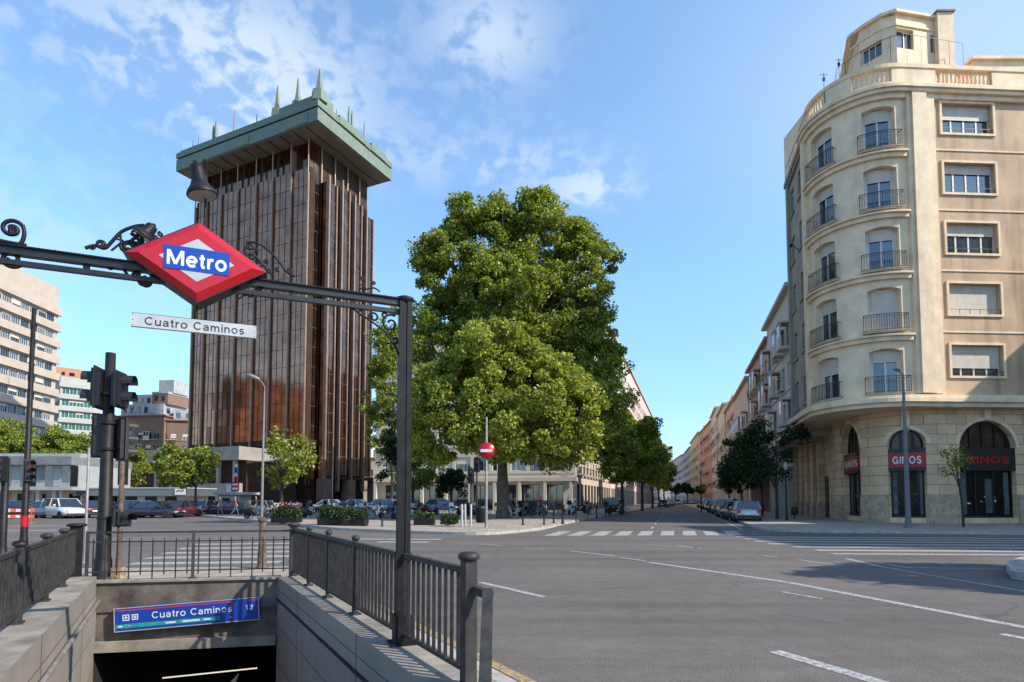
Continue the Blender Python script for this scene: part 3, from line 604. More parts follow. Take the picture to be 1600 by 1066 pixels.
for i in range(2):
    w = MB(); a, b = bk[i], bk[i + 1]; L = (b - a).length
    w.bar(P3(a, 1.03), P3(b, 1.03), .04, .03, 'iron_grey'); w.bar(P3(a, .87), P3(b, .87), .02, .02, 'iron_grey'); w.bar(P3(a, .36), P3(b, .36), .02, .02, 'iron_grey')
    for k in range(9):
        p = a + (b - a) * ((k + .5) / 9); w.bar(P3(p, COP_Z if k % 2 else .30), P3(p, .90), .016, .016, 'iron_grey')
        w.lathe([(.001, .90), (.012, .915), (.001, .94)], 'iron_grey', (p.x, p.y, 0), 6)
    w.build('railing_panel', rl)
rail_post(bk[1], COP_Z, 1.05, 'iron_grey', rl, .05, cap=False)
rail_post(bk[0], COP_Z, 1.05, 'iron_grey', rl, .05, cap=False)

# ------------------------------------------------------------------ metro portal and signs
VB = Vector((.92, .39)).normalized(); PORT = PP.copy(); PH = at(637, 466, PP.y).z
mp = thing('metro_portal', 'dark iron portal post with scrolled crossbeam over the metro stairs', 'portal', (PORT.x, PORT.y, 0), math.atan2(VB.y, VB.x))
# local frame: +x = right along the beam, beam runs to -x
w = MB(); w.box(-.055, .055, -.055, .055, COP_Z, PH - .05, 'iron'); w.box(-.062, -.012, -.064, -.0551, COP_Z, PH - .05, 'iron'); w.box(.012, .062, -.064, -.0551, COP_Z, PH - .05, 'iron')
w.box(-.078, .078, -.078, .078, COP_Z - .0, COP_Z + .28, 'iron'); w.box(-.12, .12, -.12, .12, COP_Z, COP_Z + .02, 'iron'); w.box(-.072, .072, -.072, .072, 1.02, 1.08, 'iron')
w.lathe([(.075, PH - .05), (.09, PH - .03), (.09, PH - .005), (.05, PH + .012), (.001, PH + .015)], 'iron', n=16); w.build('post', mp)
LB = 4.6
w = MB(); w.box(-LB, -.056, -.035, .035, PH - .085, PH - .03, 'black'); w.box(-LB, -.056, -.055, .055, PH - .029, PH - .018, 'iron')
for k in range(46):
    x = -.1 - k * .1
    if random.random() < .5: w.lathe([(.001, PH - .018), (.01, PH - .012), (.001, PH - .006)], 'iron', (x, random.choice((-.03, .03)), 0), 6)
w.build('crossbeam', mp)
w = MB(); w.box(-LB, -.056, -.022, .022, PH - .165, PH - .125, 'black')
for x in (-.5, -1.05, -2.6, -3.2, -3.9): w.box(x - .02, x + .02, -.02, .02, PH - .125, PH - .085, 'iron')
w.build('lower_bar', mp)
def spiral(cx, cz, r0, r1, a0, turns, n=26):
    return [(cx + (r0 + (r1 - r0) * i / n) * math.cos(a0 + turns * 2 * math.pi * i / n), 0, cz + (r0 + (r1 - r0) * i / n) * math.sin(a0 + turns * 2 * math.pi * i / n)) for i in range(n + 1)]
def scroll(paths, name='scroll', y=0, r=.010, label=None):
    w = MB()
    for p in paths: w.tube([(a, b + y, c) for a, b, c in p], r if len(p) > 6 else r * .9, 'iron', 6)
    return w.build(name, mp)
# corner bracket under the beam
zb_ = PH - .17
scroll([spiral(-.14, zb_ - .10, .09, .02, R(60), 1.3), spiral(-.30, zb_ - .06, .05, .015, R(200), -1.2), spiral(-.42, zb_ - .035, .03, .01, R(0), 1.2), spiral(-.10, zb_ - .26, .045, .012, R(120), 1.2),
        [(-.05, 0, zb_ - .42), (-.10, 0, zb_ - .30), (-.19, 0, zb_ - .19), (-.31, 0, zb_ - .11), (-.45, 0, zb_ - .03), (-.52, 0, zb_ + .01)], spiral(-.2, zb_ - .03, .03, .01, 0, 1)], r=.011)
def xb(px):   # beam-local x seen at photo column px
    k = (px - 800) / F; t = (PORT.x - k * PORT.y) / (k * -VB.y + VB.x); return -t
def zb2(px, py):
    x = xb(px); p = PORT + VB * x; return at(px, py, p.y).z
def pt(px, py): return (xb(px), 0, zb2(px, py))
# ornament above the beam, right of the diamond
def cr(*pp, k=5):
    v = [Vector(pt(*p)) for p in pp]; return [tuple(q) for q in smooth_path(v, k)]
def sp(px, py, r0, r1, a0, turns): x, _, z = pt(px, py); return spiral(x, z, r0, r1, R(a0), turns)
scroll([cr((376, 378), (392, 380), (410, 390), (428, 408), (440, 424), (454, 432)), sp(382, 385, .035, .01, 90, 1.4), sp(384, 402, .03, .01, 200, -1.3), sp(398, 414, .028, .01, 20, 1.2), sp(446, 424, .022, .008, 0, 1.3), sp(414, 424, .02, .007, 90, 1.2),
        cr((386, 396), (398, 408), (410, 422), (418, 430)), sp(392, 392, .02, .006, 0, 1.3), sp(408, 408, .018, .006, 180, 1.2), sp(426, 422, .018, .006, 60, 1.2), cr((374, 384), (376, 400), (384, 418), (396, 428))], r=.010)
scroll([sp(563, 436, .022, .008, 90, 1.4), sp(563, 446, .02, .006, 270, 1.4), sp(580, 442, .016, .006, 180, 1.2), cr((556, 450), (568, 452), (580, 450), (590, 456))], r=.008)
# ornament below the beam near the diamond
scroll([sp(384, 460, .032, .01, 90, -1.4), cr((362, 470), (374, 462), (392, 458), (404, 450)), sp(398, 452, .018, .006, 0, 1.2)], r=.008)
# left ornament above and below
scroll([cr((118, 388), (134, 384), (150, 388), (162, 376), (176, 362), (196, 354), (212, 352)), sp(143, 382, .030, .01, 0, 1.3), sp(186, 386, .055, .012, 120, 1.6), sp(200, 378, .04, .014, 280, -1.3), sp(226, 374, .035, .012, 0, 1.4),
        cr((206, 366), (210, 378), (214, 392)), sp(206, 382, .022, .006, 90, 1.1)], r=.014)
scroll([sp(172, 372, .022, .008, 40, 1.2), sp(196, 364, .028, .01, 200, 1.3), cr((160, 392), (176, 380), (196, 374), (212, 362), (222, 356)), sp(130, 386, .02, .006, 180, 1.2), sp(238, 366, .02, .006, 90, 1.2)], r=.009)
scroll([cr((182, 422), (190, 432), (202, 436), (206, 426), (196, 420)), sp(218, 441, .045, .014, 90, 1.7), sp(212, 440, .03, .01, 270, -1.3), sp(160, 418, .016, .006, 90, 1.2), sp(200, 430, .022, .007, 0, 1.3), sp(228, 432, .02, .007, 200, 1.2)], r=.013)
scroll([sp(0, 358, .075, .016, 20, 1.4), sp(2, 405, .07, .018, 340, -1.5), cr((-40, 372), (-20, 376), (0, 380), (24, 384)), cr((17, 352), (20, 364), (18, 376), (12, 384)), sp(4, 362, .03, .01, 90, 1.2)], r=.016)
# lamps of the portal
def bell(px, py_top, py_bot, name, tilt):
    x, _, zt = pt(px, py_top); zb_l = zb2(px, py_bot); h = zt - zb_l; r = h * .40
    t = bpy.data.objects.new('lamp', None); COL.objects.link(t); t.parent = mp; t.location = (x, 0, zb_l); t.rotation_euler = (0, tilt, 0)
    w = MB(); w.lathe([(r * .98, 0), (r, .012), (r * .90, h * .13), (r * .66, h * .27), (r * .50, h * .42), (r * .47, h * .70), (r * .40, h * .84), (r * .18, h * .90), (r * .14, h * .97), (.001, h)], 'iron', n=24)
    w.lathe([(r * .9, .0), (r * .99, .004)], 'iron', n=24); w.build('lamp_shade', t)
    w = MB(); w.lathe([(r * .9, -.002), (r * .6, .02), (.001, .03)], 'lamp_in', n=20); w.build('lens', t)
    return t, x, zb_l, zt
t, lx, lz0, lz1 = bell(303, 252, 306, 'lamp', R(-12))
w = MB(); w.tube([(lx + .02, .05, PH - .02), (lx + .02, .055, lz1 - .2), (lx + .02, .05, lz1 - .04), (lx + .0, .0, lz1 + .02), (lx, 0, lz1 - .01)], .009, 'iron', 6); w.build('lamp_stem', mp)
t, lx, lz0, lz1 = bell(209, 342, 370, 'lamp', R(35)); t.scale = (1.6, 1.6, 1.0)
# diamond sign
dx0, dx1 = xb(185), xb(408); dc = (dx0 + dx1) / 2; zc = (zb2(298, 355) + zb2(298, 478)) / 2; hz = (zb2(298, 355) - zb2(298, 478)) / 2; hx = (dx1 - dx0) / 2
sp3 = PORT + VB * dc
dm = thing('metro_sign', 'red diamond metro sign with blue band on the iron crossbeam', 'sign', (sp3.x, sp3.y, zc), math.atan2(VB.y, VB.x))
def dia(s, y): return [(-hx * s, y, 0), (0, y, hz * s), (hx * s, y, 0), (0, y, -hz * s)]
w = MB(); TH = .095
b0 = dia(1, -TH); b1 = dia(.80, -TH - .045); b2 = dia(1, TH); b3 = dia(.80, TH + .045)
for A, B in ((b0, b1), (b2, b3)):
    for i in range(4): w.quad(A[i], A[(i + 1) % 4], B[(i + 1) % 4], B[i], 'red')
    w.poly(B, 'red')
w.build('red_face', dm)
w = MB(); a0 = dia(1.02, -TH); a1 = dia(1.02, TH)
for i in range(4): w.quad(a0[i], a0[(i + 1) % 4], a1[(i + 1) % 4], a1[i], 'black')
for s_ in (-TH, TH):
    A = dia(1.02, s_); B = dia(.995, s_ * 1.02)
    for i in range(4): w.quad(A[i], A[(i + 1) % 4], B[(i + 1) % 4], B[i], 'black')
w.build('casing', dm)
for sgn in (-1, 1):
    y0 = sgn * (TH + .048)
    w = MB(); w.add(dia(.53, y0) + dia(.53, y0 - sgn * .003), [(0, 1, 2, 3), (4, 5, 6, 7)], 'silver'); w.build('white_diamond', dm)
    w = MB(); w.box(-hx * .46, hx * .46, min(y0, y0 + sgn * .004), max(y0, y0 + sgn * .004), -hz * .285, hz * .285, 'blue'); w.build('blue_band', dm)
    if sgn < 0:
        lettering('Metro', hz * .50, .14, 'white', dm, 0, -.004, y0 - .006, sx=.88)
# name plate
nx = (xb(196) + xb(395)) / 2; nz = zb2(296, 509.5); pn = PORT + VB * nx
nw = (xb(395) - xb(196)); nh = .118
npl = thing('name_plate', 'white metal name plate hanging under the red diamond sign', 'sign', (pn.x, pn.y, nz), math.atan2(VB.y, VB.x))
w = MB(); w.box(-nw/2, nw/2, -.012, .012, -nh/2, nh/2, 'silver'); w.build('plate', npl)
w = MB()
for x in (-nw/2 + .012, nw/2 - .012):
    for z in (-.045, 0, .045): w.lathe([(.001, -.014), (.004, -.013)], 'black', (x, 0, z), 6) if False else w.box(x - .003, x + .003, -.0135, -.0121, z - .003, z + .003, 'black')
w.box(-nw/2, nw/2, -.013, -.0121, -nh/2, -nh/2 + .003, 'black'); w.box(-nw/2, nw/2, -.013, -.0121, nh/2 - .003, nh/2, 'black'); w.build('rivets', npl)
lettering('Cuatro Caminos', .094, .088, 'text_black', npl, 0, 0, -.0145, sx=1.0)
w = MB(); w.tube([(.0, 0, nh/2), (.0, 0, zc - hz * .98 - nz)], .012, 'iron', 6); w.build('hanger', npl)

# ------------------------------------------------------------------ poles, signals and lamps
def pole(name, label, cat, px, Y, z1, r0=.05, r1=.04, m='iron', z0=0.0, group=None, build_pole=True):
    x = (px - 800) / F * Y
    t = thing(name, label, cat, (x, Y, z0), 0, group)
    if build_pole:
        w = MB(); w.lathe([(r0 * 1.9, 0), (r0 * 1.9, .03), (r0 * 1.25, .05), (r0 * 1.15, .35), (r0, .4), (r1, z1 - z0), (.001, z1 - z0 + .02)], m, n=14); w.build('pole', t)
    return t
def sig_head(parent, x, y, z, ang, n=3, s=.2, back=False):
    """housing with n lenses, facing direction ang (radians, 0=+x)"""
    h = bpy.data.objects.new('signal_head', None)
    w = MB(); H = n * s * 1.12
    w.box(-.10, .05, -s * .62, s * .62, 0, H, 'black'); w.box(-.03, -.01, -s * .8, s * .8, -.04, H + .04, 'trimb')
    ho = w.build('signal_head', parent); ho.location = (x, y, z); ho.rotation_euler = (0, 0, ang)
    for i in range(n):
        w = MB(); zc_ = s * 1.12 * (i + .5)
        pts = []
        for k in range(9):
            a = R(-20 + 220 * k / 8); pts.append((s * .46 * math.cos(a), zc_ + s * .46 * math.sin(a)))
        for k in range(8):
            a, b = pts[k], pts[k + 1]; w.quad((.05, a[0], a[1]), (.05, b[0], b[1]), (.24, b[0], b[1]), (.24, a[0], a[1]), 'trimb')
        vo = w.build('visor', ho)
        w = MB(); w.lathe([(.001, .012), (s * .3, .008), (s * .42, 0)], ('tail', 'trimb', 'trimb')[2 - i] if n == 3 else 'trimb', (.051, 0, zc_), 14, axis=(1, 0, 0)); w.build('lens', ho)
    return ho
t = pole('traffic_light', 'tall dark traffic light post standing behind the back railing', 'traffic light', 165.5, 10.9, at(178, 552, 10.9).z, .125, .085, 'iron', ISL_Z)
z_ = at(155, 636, 10.9).z - ISL_Z
sig_head(t, -.22, .0, z_, R(195), 2, .32); sig_head(t, .19, .05, z_ + .02, R(10), 2, .28)
z_ = at(155, 712, 10.9).z - ISL_Z
sig_head(t, -.17, .12, z_, R(120), 3, .23); sig_head(t, .20, .12, z_ - .05, R(60), 3, .22)
w = MB()
for z in (z_ + .1, z_ + .6, at(155, 636, 10.9).z + .1, 1.1): w.lathe([(.13, z), (.13, z + .05)], 'iron', n=14)
w.build('clamp', t)
t = pole('pedestrian_signal', 'thin rusty signal post with orange base next to the traffic light', 'signal post', 190, 10.9, at(193, 722, 10.9).z, .045, .045, 'rust', ISL_Z)
w = MB(); w.box(-.09, .09, -.08, .08, 0, .20, 'yellow'); w.build('base_cover', t)
sig_head(t, .05, .0, 1.0, R(-20), 1, .22); w = MB(); w.box(-.10, .04, .03, .12, 1.75, 2.25, 'black'); w.build('back_box', t)
t = pole('slim_post', 'slim pale topped post standing left of the traffic light', 'post', 137, 14.5, at(147, 700, 14.5).z, .035, .03, 'grey_pole')
w = MB(); w.tube([(0, 0, at(147, 700, 14.5).z - .02), (.1, 0, at(147, 700, 14.5).z + .15)], .02, 'grey_pole', 6); w.build('tip', t)
t = pole('street_lamp', 'tall dark lamp column with red band at far left', 'street lamp', 41, 18.5, at(62, 482, 18.5).z, .10, .06, 'iron')
w = MB(); w.lathe([(.105, 0), (.105, .34)], 'red', (0, 0, at(44, 823, 18.5).z)); w.build('red_band', t)
sig_head(t, .12, -.05, at(50, 752, 18.5).z, R(-30), 3, .2)
t = pole('traffic_light', 'short dark traffic signal post at the left edge of the photo', 'traffic light', 8, 15.0, at(10, 716, 15).z, .09, .08, 'iron')
sig_head(t, .0, -.12, at(10, 752, 15).z, R(-95), 3, .18)
t = pole('street_lamp', 'grey street lamp with curved arm in front of the bronze tower', 'street lamp', 410, 34, at(410, 612, 34).z, .085, .045, 'dull_pole')
zt = at(410, 612, 34).z
w = MB(); w.tube([(0, 0, zt), (0, 0, zt + .25), (-.12, 0, zt + .5), (-.45, 0, zt + .75)], .04, 'dull_pole', 8); w.build('arm', t)
w = MB(); w.lathe([(.001, -.5), (.10, -.4), (.15, 0), (.08, .3), (.001, .4)], 'grey_pole', (-.75, 0, zt + .9), 10, axis=(-1, 0, .4)); w.build('lamp_head', t)
t = pole('old_post', 'short rusty bollard post behind the right end of the back railing', 'post', 412, 12.4, 1.12, .075, .07, 'rust', ISL_Z)
w = MB(); w.lathe([(.09, 0), (.1, .05), (.05, .09), (.001, .1)], 'rust', (0, 0, 1.0), 12); w.build('cap', t)
t = pole('no_entry_sign', 'round red no entry sign on a grey pole by the big tree', 'road sign', 760, 29.8, at(760, 652, 29.8).z, .07, .05, 'grey_pole')
zz = at(760, 704.5, 29.8).z
w = MB(); w.lathe([(.001, .02), (.425, .02), (.43, .0), (.001, 0)], 'red', (0, -.09, zz), 32, axis=(0, -1, 0)); w.build('disc', t)
w = MB(); w.box(-.30, .30, -.118, -.112, zz - .075, zz + .075, 'white'); w.build('white_bar', t)
t = pole('street_lamp', 'grey lamp post on the pavement in front of the corner restaurant', 'street lamp', 1417, 30.0, at(1408, 590, 30).z, .13, .06, 'dull_pole', .13)
zt = at(1408, 590, 30).z - .13
w = MB(); w.tube([(0, 0, zt - .1), (.0, 0, zt + .15), (-.3, -.1, zt + .35)], .04, 'grey_pole', 8); w.lathe([(.001, -.3), (.08, -.2), (.09, .1), (.001, .25)], 'grey_pole', (-.45, -.15, zt + .4), 10, axis=(-1, -.3, .2)); w.build('lamp_head', t)
w = MB(); w.box(.07, .16, -.06, .06, 5.0, 5.25, 'grey_pole'); w.build('service_box', t)
for px, Y, z1, lab in ((745, 38, 4.4, 'dark signal post left of the big tree trunk'), (641+95, 36, 3.6, 'thin dark signal post in the planted plaza'), (519, 33, 4.6, 'slim blue grey post before the tower entrance')):
    t = pole('signal_post', lab, 'signal post', px, Y, z1, .06, .05, 'iron')
    if px != 519: sig_head(t, 0, -.1, z1 - 1.0, R(-90), 3, .26)
for px, Y, z1 in ((1095, 62, 4.2), (1228, 40, 3.6)):
    t = pole('lantern_post', 'dark lantern post under the shaded trees of the right pavement' if px > 1200 else 'dark lantern post far down the street', 'street lamp', px, Y, z1, .06, .045, 'iron', .13)
    w = MB(); w.lathe([(.05, z1 - .13), (.16, z1 + .1), (.17, z1 + .3), (.05, z1 + .42), (.001, z1 + .5)], 'lamp_in', n=10); w.build('lantern', t)

# ------------------------------------------------------------------ facades
def wall_holes(mb, T, u0, u1, z0, z1, holes, m, reveal=.25, mr=None, maxseg=None):
    """wall in the (u, d, z) space of T with rectangular holes (hu0, hu1, hz0, hz1) and their reveals"""
    us = sorted({u0, u1} | {h[0] for h in holes} | {h[1] for h in holes}); zs = sorted({z0, z1} | {h[2] for h in holes} | {h[3] for h in holes})
    us = [u for u in us if u0 - 1e-6 <= u <= u1 + 1e-6]; zs = [z for z in zs if z0 - 1e-6 <= z <= z1 + 1e-6]
    if maxseg:
        nu = []
        for a, b in zip(us[:-1], us[1:]):
            k = max(1, math.ceil((b - a) / maxseg)); nu += [a + (b - a) * i / k for i in range(k)]
        us = nu + [us[-1]]
    for a, b in zip(us[:-1], us[1:]):
        run = None
        for c, d in zip(zs[:-1], zs[1:]):
            cu, cz = (a + b) / 2, (c + d) / 2
            hit = any(h[0] < cu < h[1] and h[2] < cz < h[3] for h in holes)
            if hit:
                if run: mb.add([(a, 0, run[0]), (b, 0, run[0]), (b, 0, run[1]), (a, 0, run[1])], [(0, 1, 2, 3)], m, T=T)
                run = None
            else: run = (run[0], d) if run else (c, d)
        if run: mb.add([(a, 0, run[0]), (b, 0, run[0]), (b, 0, run[1]), (a, 0, run[1])], [(0, 1, 2, 3)], m, T=T)
    for h in holes:
        a, b, c, d = h; mm = mr or m; k = max(1, math.ceil((b - a) / maxseg)) if maxseg else 1
        mb.add([(a, 0, c), (a, reveal, c), (a, reveal, d), (a, 0, d)], [(0, 1, 2, 3)], mm, T=T)
        mb.add([(b, 0, c), (b, reveal, c), (b, reveal, d), (b, 0, d)], [(0, 1, 2, 3)], mm, T=T)
        for i in range(k):
            p, q = a + (b - a) * i / k, a + (b - a) * (i + 1) / k
            mb.add([(p, 0, c), (q, 0, c), (q, reveal, c), (p, reveal, c)], [(0, 1, 2, 3)], mm, T=T)
            mb.add([(p, 0, d), (q, 0, d), (q, reveal, d), (p, reveal, d)], [(0, 1, 2, 3)], mm, T=T)
WCACHE = {}
def window_mesh(w, h, kind, sh=0.0, reveal=.22):
    key = (round(w, 2), round(h, 2), kind, round(sh, 2))
    if key in WCACHE: return WCACHE[key]
    mb = MB(); d = reveal; g_ = {'green': 'gglass'}.get(kind, 'wglass'); fr = {'dark': 'dframe', 'ribbon': 'wframe'}.get(kind, 'wframe')
    mb.quad((0, d, 0), (w, d, 0), (w, d, h), (0, d, h), g_)
    t = .07
    for a in ((0, t, 0, h), (w - t, w, 0, h), (t, w - t, 0, t), (t, w - t, h - t, h)): mb.box(a[0], a[1], d - .06, d - .001, a[2], a[3], fr)
    n = max(1, round(w / .75)) - 1
    for i in range(n): x = w * (i + 1) / (n + 1); mb.box(x - .04, x + .04, d - .06, d - .001, t, h - t, fr)
    if sh > 0: mb.box(t, w - t, d - .10, d - .0605, h * (1 - sh), h - .002, 'shutter')
    if kind == 'balcony':
        mb.box(-.15, w + .15, -.45, .02, -.10, 0, 'greyw')
        mb.box(-.12, w + .12, -.42, -.39, .95, .99, 'black')
        for i in range(int((w + .24) / .22) + 1): x = -.12 + i * .22; mb.box(x, x + .02, -.42, -.40, 0, .95, 'black')
        for x in (-.12, w + .10): mb.box(x, x + .02, -.40, 0, .95, .99, 'black')
    if kind == 'bay':
        mb.box(-.1, w + .1, -.8, -.001, -.25, -.001, 'greyw'); mb.box(-.1, w + .1, -.8, -.001, h, h + .15, 'greyw')
        for x in (-.05, w * .5, w - .05): mb.box(x, x + .1, -.75, -.65, 0, h, 'wframe')
        mb.box(-.05, w + .05, -.74, -.70, .8, h - .05, 'wglass'); mb.box(-.05, w + .05, -.76, -.74, 0, .8, 'greyw')
    me = mb.mesh('window'); WCACHE[key] = me; return me
def building(name, label, xy, ang, W, D, H, wall, floors, sides=('front',), cat='building', group=None, z0=0, roof='greyw', cornice=True, gf=None, winmix=('plain',), seed=0, parapet=.9, body=True, side_wall=None, recess=None):
    """floors: (first z, spacing, count, win w, win h, pitch, margin)"""
    rn = random.Random(seed); t = thing(name, label, cat, (xy[0], xy[1], z0), ang, group)
    zf, sp_, cnt, ww, wh, pitch, mg = floors
    maps = {'front': (W, lambda u, d, z: (u, d, z), 0, lambda u: (u, 0)), 'left': (D, lambda u, d, z: (d, D - u, z), R(-90), lambda u: (0, D - u)),
            'right': (D, lambda u, d, z: (W - d, u, z), R(90), lambda u: (W, u)), 'back': (W, lambda u, d, z: (W - u, D - d, z), R(180), lambda u: (W - u, D))}
    w = MB(); wins = []
    for s, (L, T, rz, loc) in maps.items():
        holes = []
        if s in sides:
            n = int((L - 2 * mg + (pitch - ww)) / pitch); off = (L - (n * pitch - (pitch - ww))) / 2
            for k in range(cnt):
                for i in range(n):
                    u = off + i * pitch; holes.append((u, u + ww, zf + k * sp_, zf + k * sp_ + wh)); wins.append((s, u, zf + k * sp_))
            if gf:
                gw, gh, gp = gf; n = int((L - .8 + (gp - gw)) / gp); off = (L - (n * gp - (gp - gw))) / 2
                for i in range(n): u = off + i * gp; holes.append((u, u + gw, .05, gh)); wins.append((s, u, None))
        zb0 = 0
        if recess and s == 'front':
            zb0 = recess[1]; holes = [h for h in holes if h[2] > zb0]; wins = [q_ for q_ in wins if q_[2] is not None and q_[2] > zb0]
            w.quad((0, 0, zb0), (L, 0, zb0), (L, recess[0], zb0), (0, recess[0], zb0), wall); w.quad((0, recess[0], 0), (L, recess[0], 0), (L, recess[0], zb0), (0, recess[0], zb0), 'ash')
        if recess and s == 'right':
            wall_holes(w, T, 0, recess[0], recess[1], H, [h for h in holes if h[2] > recess[1] and h[1] < recess[0]], wall, .25)
            wall_holes(w, T, recess[0], L, 0, H, [h for h in holes if h[0] > recess[0]], wall, .25); wins = [q_ for q_ in wins if q_[0] != 'right' or q_[1] > recess[0]]; continue
        wall_holes(w, T, 0, L, zb0, H, holes, wall, .25)
    w.quad((0, 0, H - .3), (W, 0, H - .3), (W, D, H - .3), (0, D, H - .3), roof)
    w.build('wall', t)
    if recess:
        n = int(W / 2.3)
        for i in range(n):
            x = .3 + i * 2.3; w = MB(); w.box(x, x + .75, recess[0] - .4, recess[0] - .002, 0, recess[1] - .002, 'ash'); w.box(x - .08, x + .83, recess[0] - .5, recess[0] - .001, .0, 1.4, 'plinth'); w.build('pilaster', t)
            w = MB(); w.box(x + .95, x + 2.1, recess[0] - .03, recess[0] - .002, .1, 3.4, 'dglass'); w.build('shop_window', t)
    if cornice:
        w = MB(); c = .45
        w.box(-c, W + c, -c, D + c, H - .0, H + .3, wall); w.box(-c * .5, W + c * .5, -c * .5, D + c * .5, H - .35, H - .002, wall) if False else None
        for z in [zf + sp_ * k - .35 for k in range(cnt)] if cnt < 12 else []:
            if 'front' in sides: w.box(-.06, W + .06, -.08, -.002, z, z + .16, wall)
        w.build('cornice', t)
    for s, u, z in wins:
        L, T, rz, loc = maps[s]; x, y = loc(u)
        if z is None:
            me = window_mesh(gf[0], gf[1] - .05, 'dark'); o = mesh_obj('shop_window', me, t, (x, y, .05), rz)
        else:
            k = rn.choice(winmix); sh = rn.choice((0, 0, .3, .5, .75, 0)) if k != 'green' and k != 'ribbon' else rn.choice((0, 0, .3))
            o = mesh_obj('window', window_mesh(ww, wh, k, sh), t, (x, y, z), rz)
    return t
def chimneys(t, W, D, H, n, seed=0, m='rooft'):
    rn = random.Random(seed)
    for i in range(n):
        x = rn.uniform(1, W - 1); y = rn.uniform(1, min(D - 1, 6)); h = rn.uniform(1, 2.4); s = rn.uniform(.4, .9); w = MB()
        w.box(x - s/2, x + s/2, y - .3, y + .3, H - .2, H + h, m); w.box(x - s/2 - .08, x + s/2 + .08, y - .38, y + .38, H + h, H + h + .12, 'greyw'); w.build('chimney', t)
    for i in range(n):
        x = rn.uniform(1, W - 1); y = rn.uniform(.6, 4); h = rn.uniform(1.5, 3.2); w = MB(); w.tube([(x, y, H), (x, y, H + h)], .03, 'iron', 5)
        for k in range(4): z = H + h - .12 - k * .14; w.bar((x - .4 + k * .05, y, z), (x + .4 - k * .05, y, z), .02, .02, 'iron')
        w.build('aerial', t)

# ------------------------------------------------------------------ corner building (path space: s along the facade, d into the wall, z up)
class Path:
    def __init__(s, pts):
        s.p = [Vector((p[0], p[1])) for p in pts]; s.l = [0]
        for a, b in zip(s.p[:-1], s.p[1:]): s.l.append(s.l[-1] + (b - a).length)
        s.L = s.l[-1]; s.n = []
        ds = [(b - a).normalized() for a, b in zip(s.p[:-1], s.p[1:])]
        for i in range(len(s.p)):
            a = ds[max(i - 1, 0)]; b = ds[min(i, len(ds) - 1)]; d = (a + b).normalized(); n = Vector((d.y, -d.x)); s.n.append(n / max(.5, n.dot(Vector((b.y, -b.x)))))
    def T(s, u, d, z):
        i = 0
        while i < len(s.l) - 2 and u > s.l[i + 1]: i += 1
        f = (u - s.l[i]) / (s.l[i + 1] - s.l[i]); n = s.n[i].lerp(s.n[i + 1], min(max(f, 0), 1)); p = s.p[i] + (s.p[i + 1] - s.p[i]) * f
        return (p.x + n.x * d, p.y + n.y * d, z)
    def s_px(s, px):
        best = None
        for k in range(4000):
            u = s.L * k / 4000; x, y, _ = s.T(u, 0, 0); e = abs(800 + F * x / y - px)
            if best is None or e < best[0] : best = (e, u)
            if e < .8 and u > 0: 
                return u
        return best[1]
fv = Vector((.9984, .056)); sv = sR.copy()
def make_path(C, T_, right, left, n=20):
    a = C + fv * T_; b = C + sv * T_
    turn = math.acos(max(-1, min(1, (-fv).dot(sv)))); Rr = T_ / math.tan(turn / 2) if False else T_ * math.tan((math.pi - turn) / 2)
    cdir = (fv + sv).normalized(); half = math.acos(fv.dot(sv)) / 2; Rr = T_ * math.tan(half); cen = C + cdir * (T_ / math.cos(half))
    a0 = math.atan2(*(a - cen).yx); a1 = math.atan2(*(b - cen).yx)
    while a1 > a0: a1 -= 2 * math.pi
    arc = [cen + Vector((math.cos(a0 + (a1 - a0) * k / n), math.sin(a0 + (a1 - a0) * k / n))) * Rr for k in range(n + 1)]
    return [C + fv * right] + arc + [C + sv * left], (right - T_, right - T_ + sum((arc[i + 1] - arc[i]).length for i in range(n)))
CU = Vector((19.1, 34.1)); CG = Vector((22.0, 34.85))
ptsU, (aU0, aU1) = make_path(CU, 4.9, 20, 11.6); PU = Path(ptsU)
ROW0 = 11.75; ptsG, (aG0, aG1) = make_path(CG, 4.2, 17.1, (CU + sv * ROW0 + Vector((sv.y, -sv.x)) * 2.55 - CG).dot(sv)); PG = Path(ptsG)
cb_o = CU
cb = thing('corner_building', 'tall cream and ochre corner apartment block with rounded iron balconies and arched shopfronts', 'building', (0, 0, 0))
Z1, ZC = 7.75, 26.6           # first upper floor level, main cornice
def zpx(py, Y=34.3): return EYE + (780 - py) * Y / 900
def pbox(mb, P, s0, s1, d0, d1, z0, z1, m, seg=None):
    seg = seg or max(1, int((s1 - s0) / .35)); mb.box(s0, s1, d0, d1, z0, z1, m, T=P.T, seg=seg)
sW0, sW1 = PU.s_px(1575), PU.s_px(1493)     # front windows
sB0, sB1 = PU.s_px(1418), PU.s_px(1364)     # balcony doors in the round corner
bw = sB1 - sB0
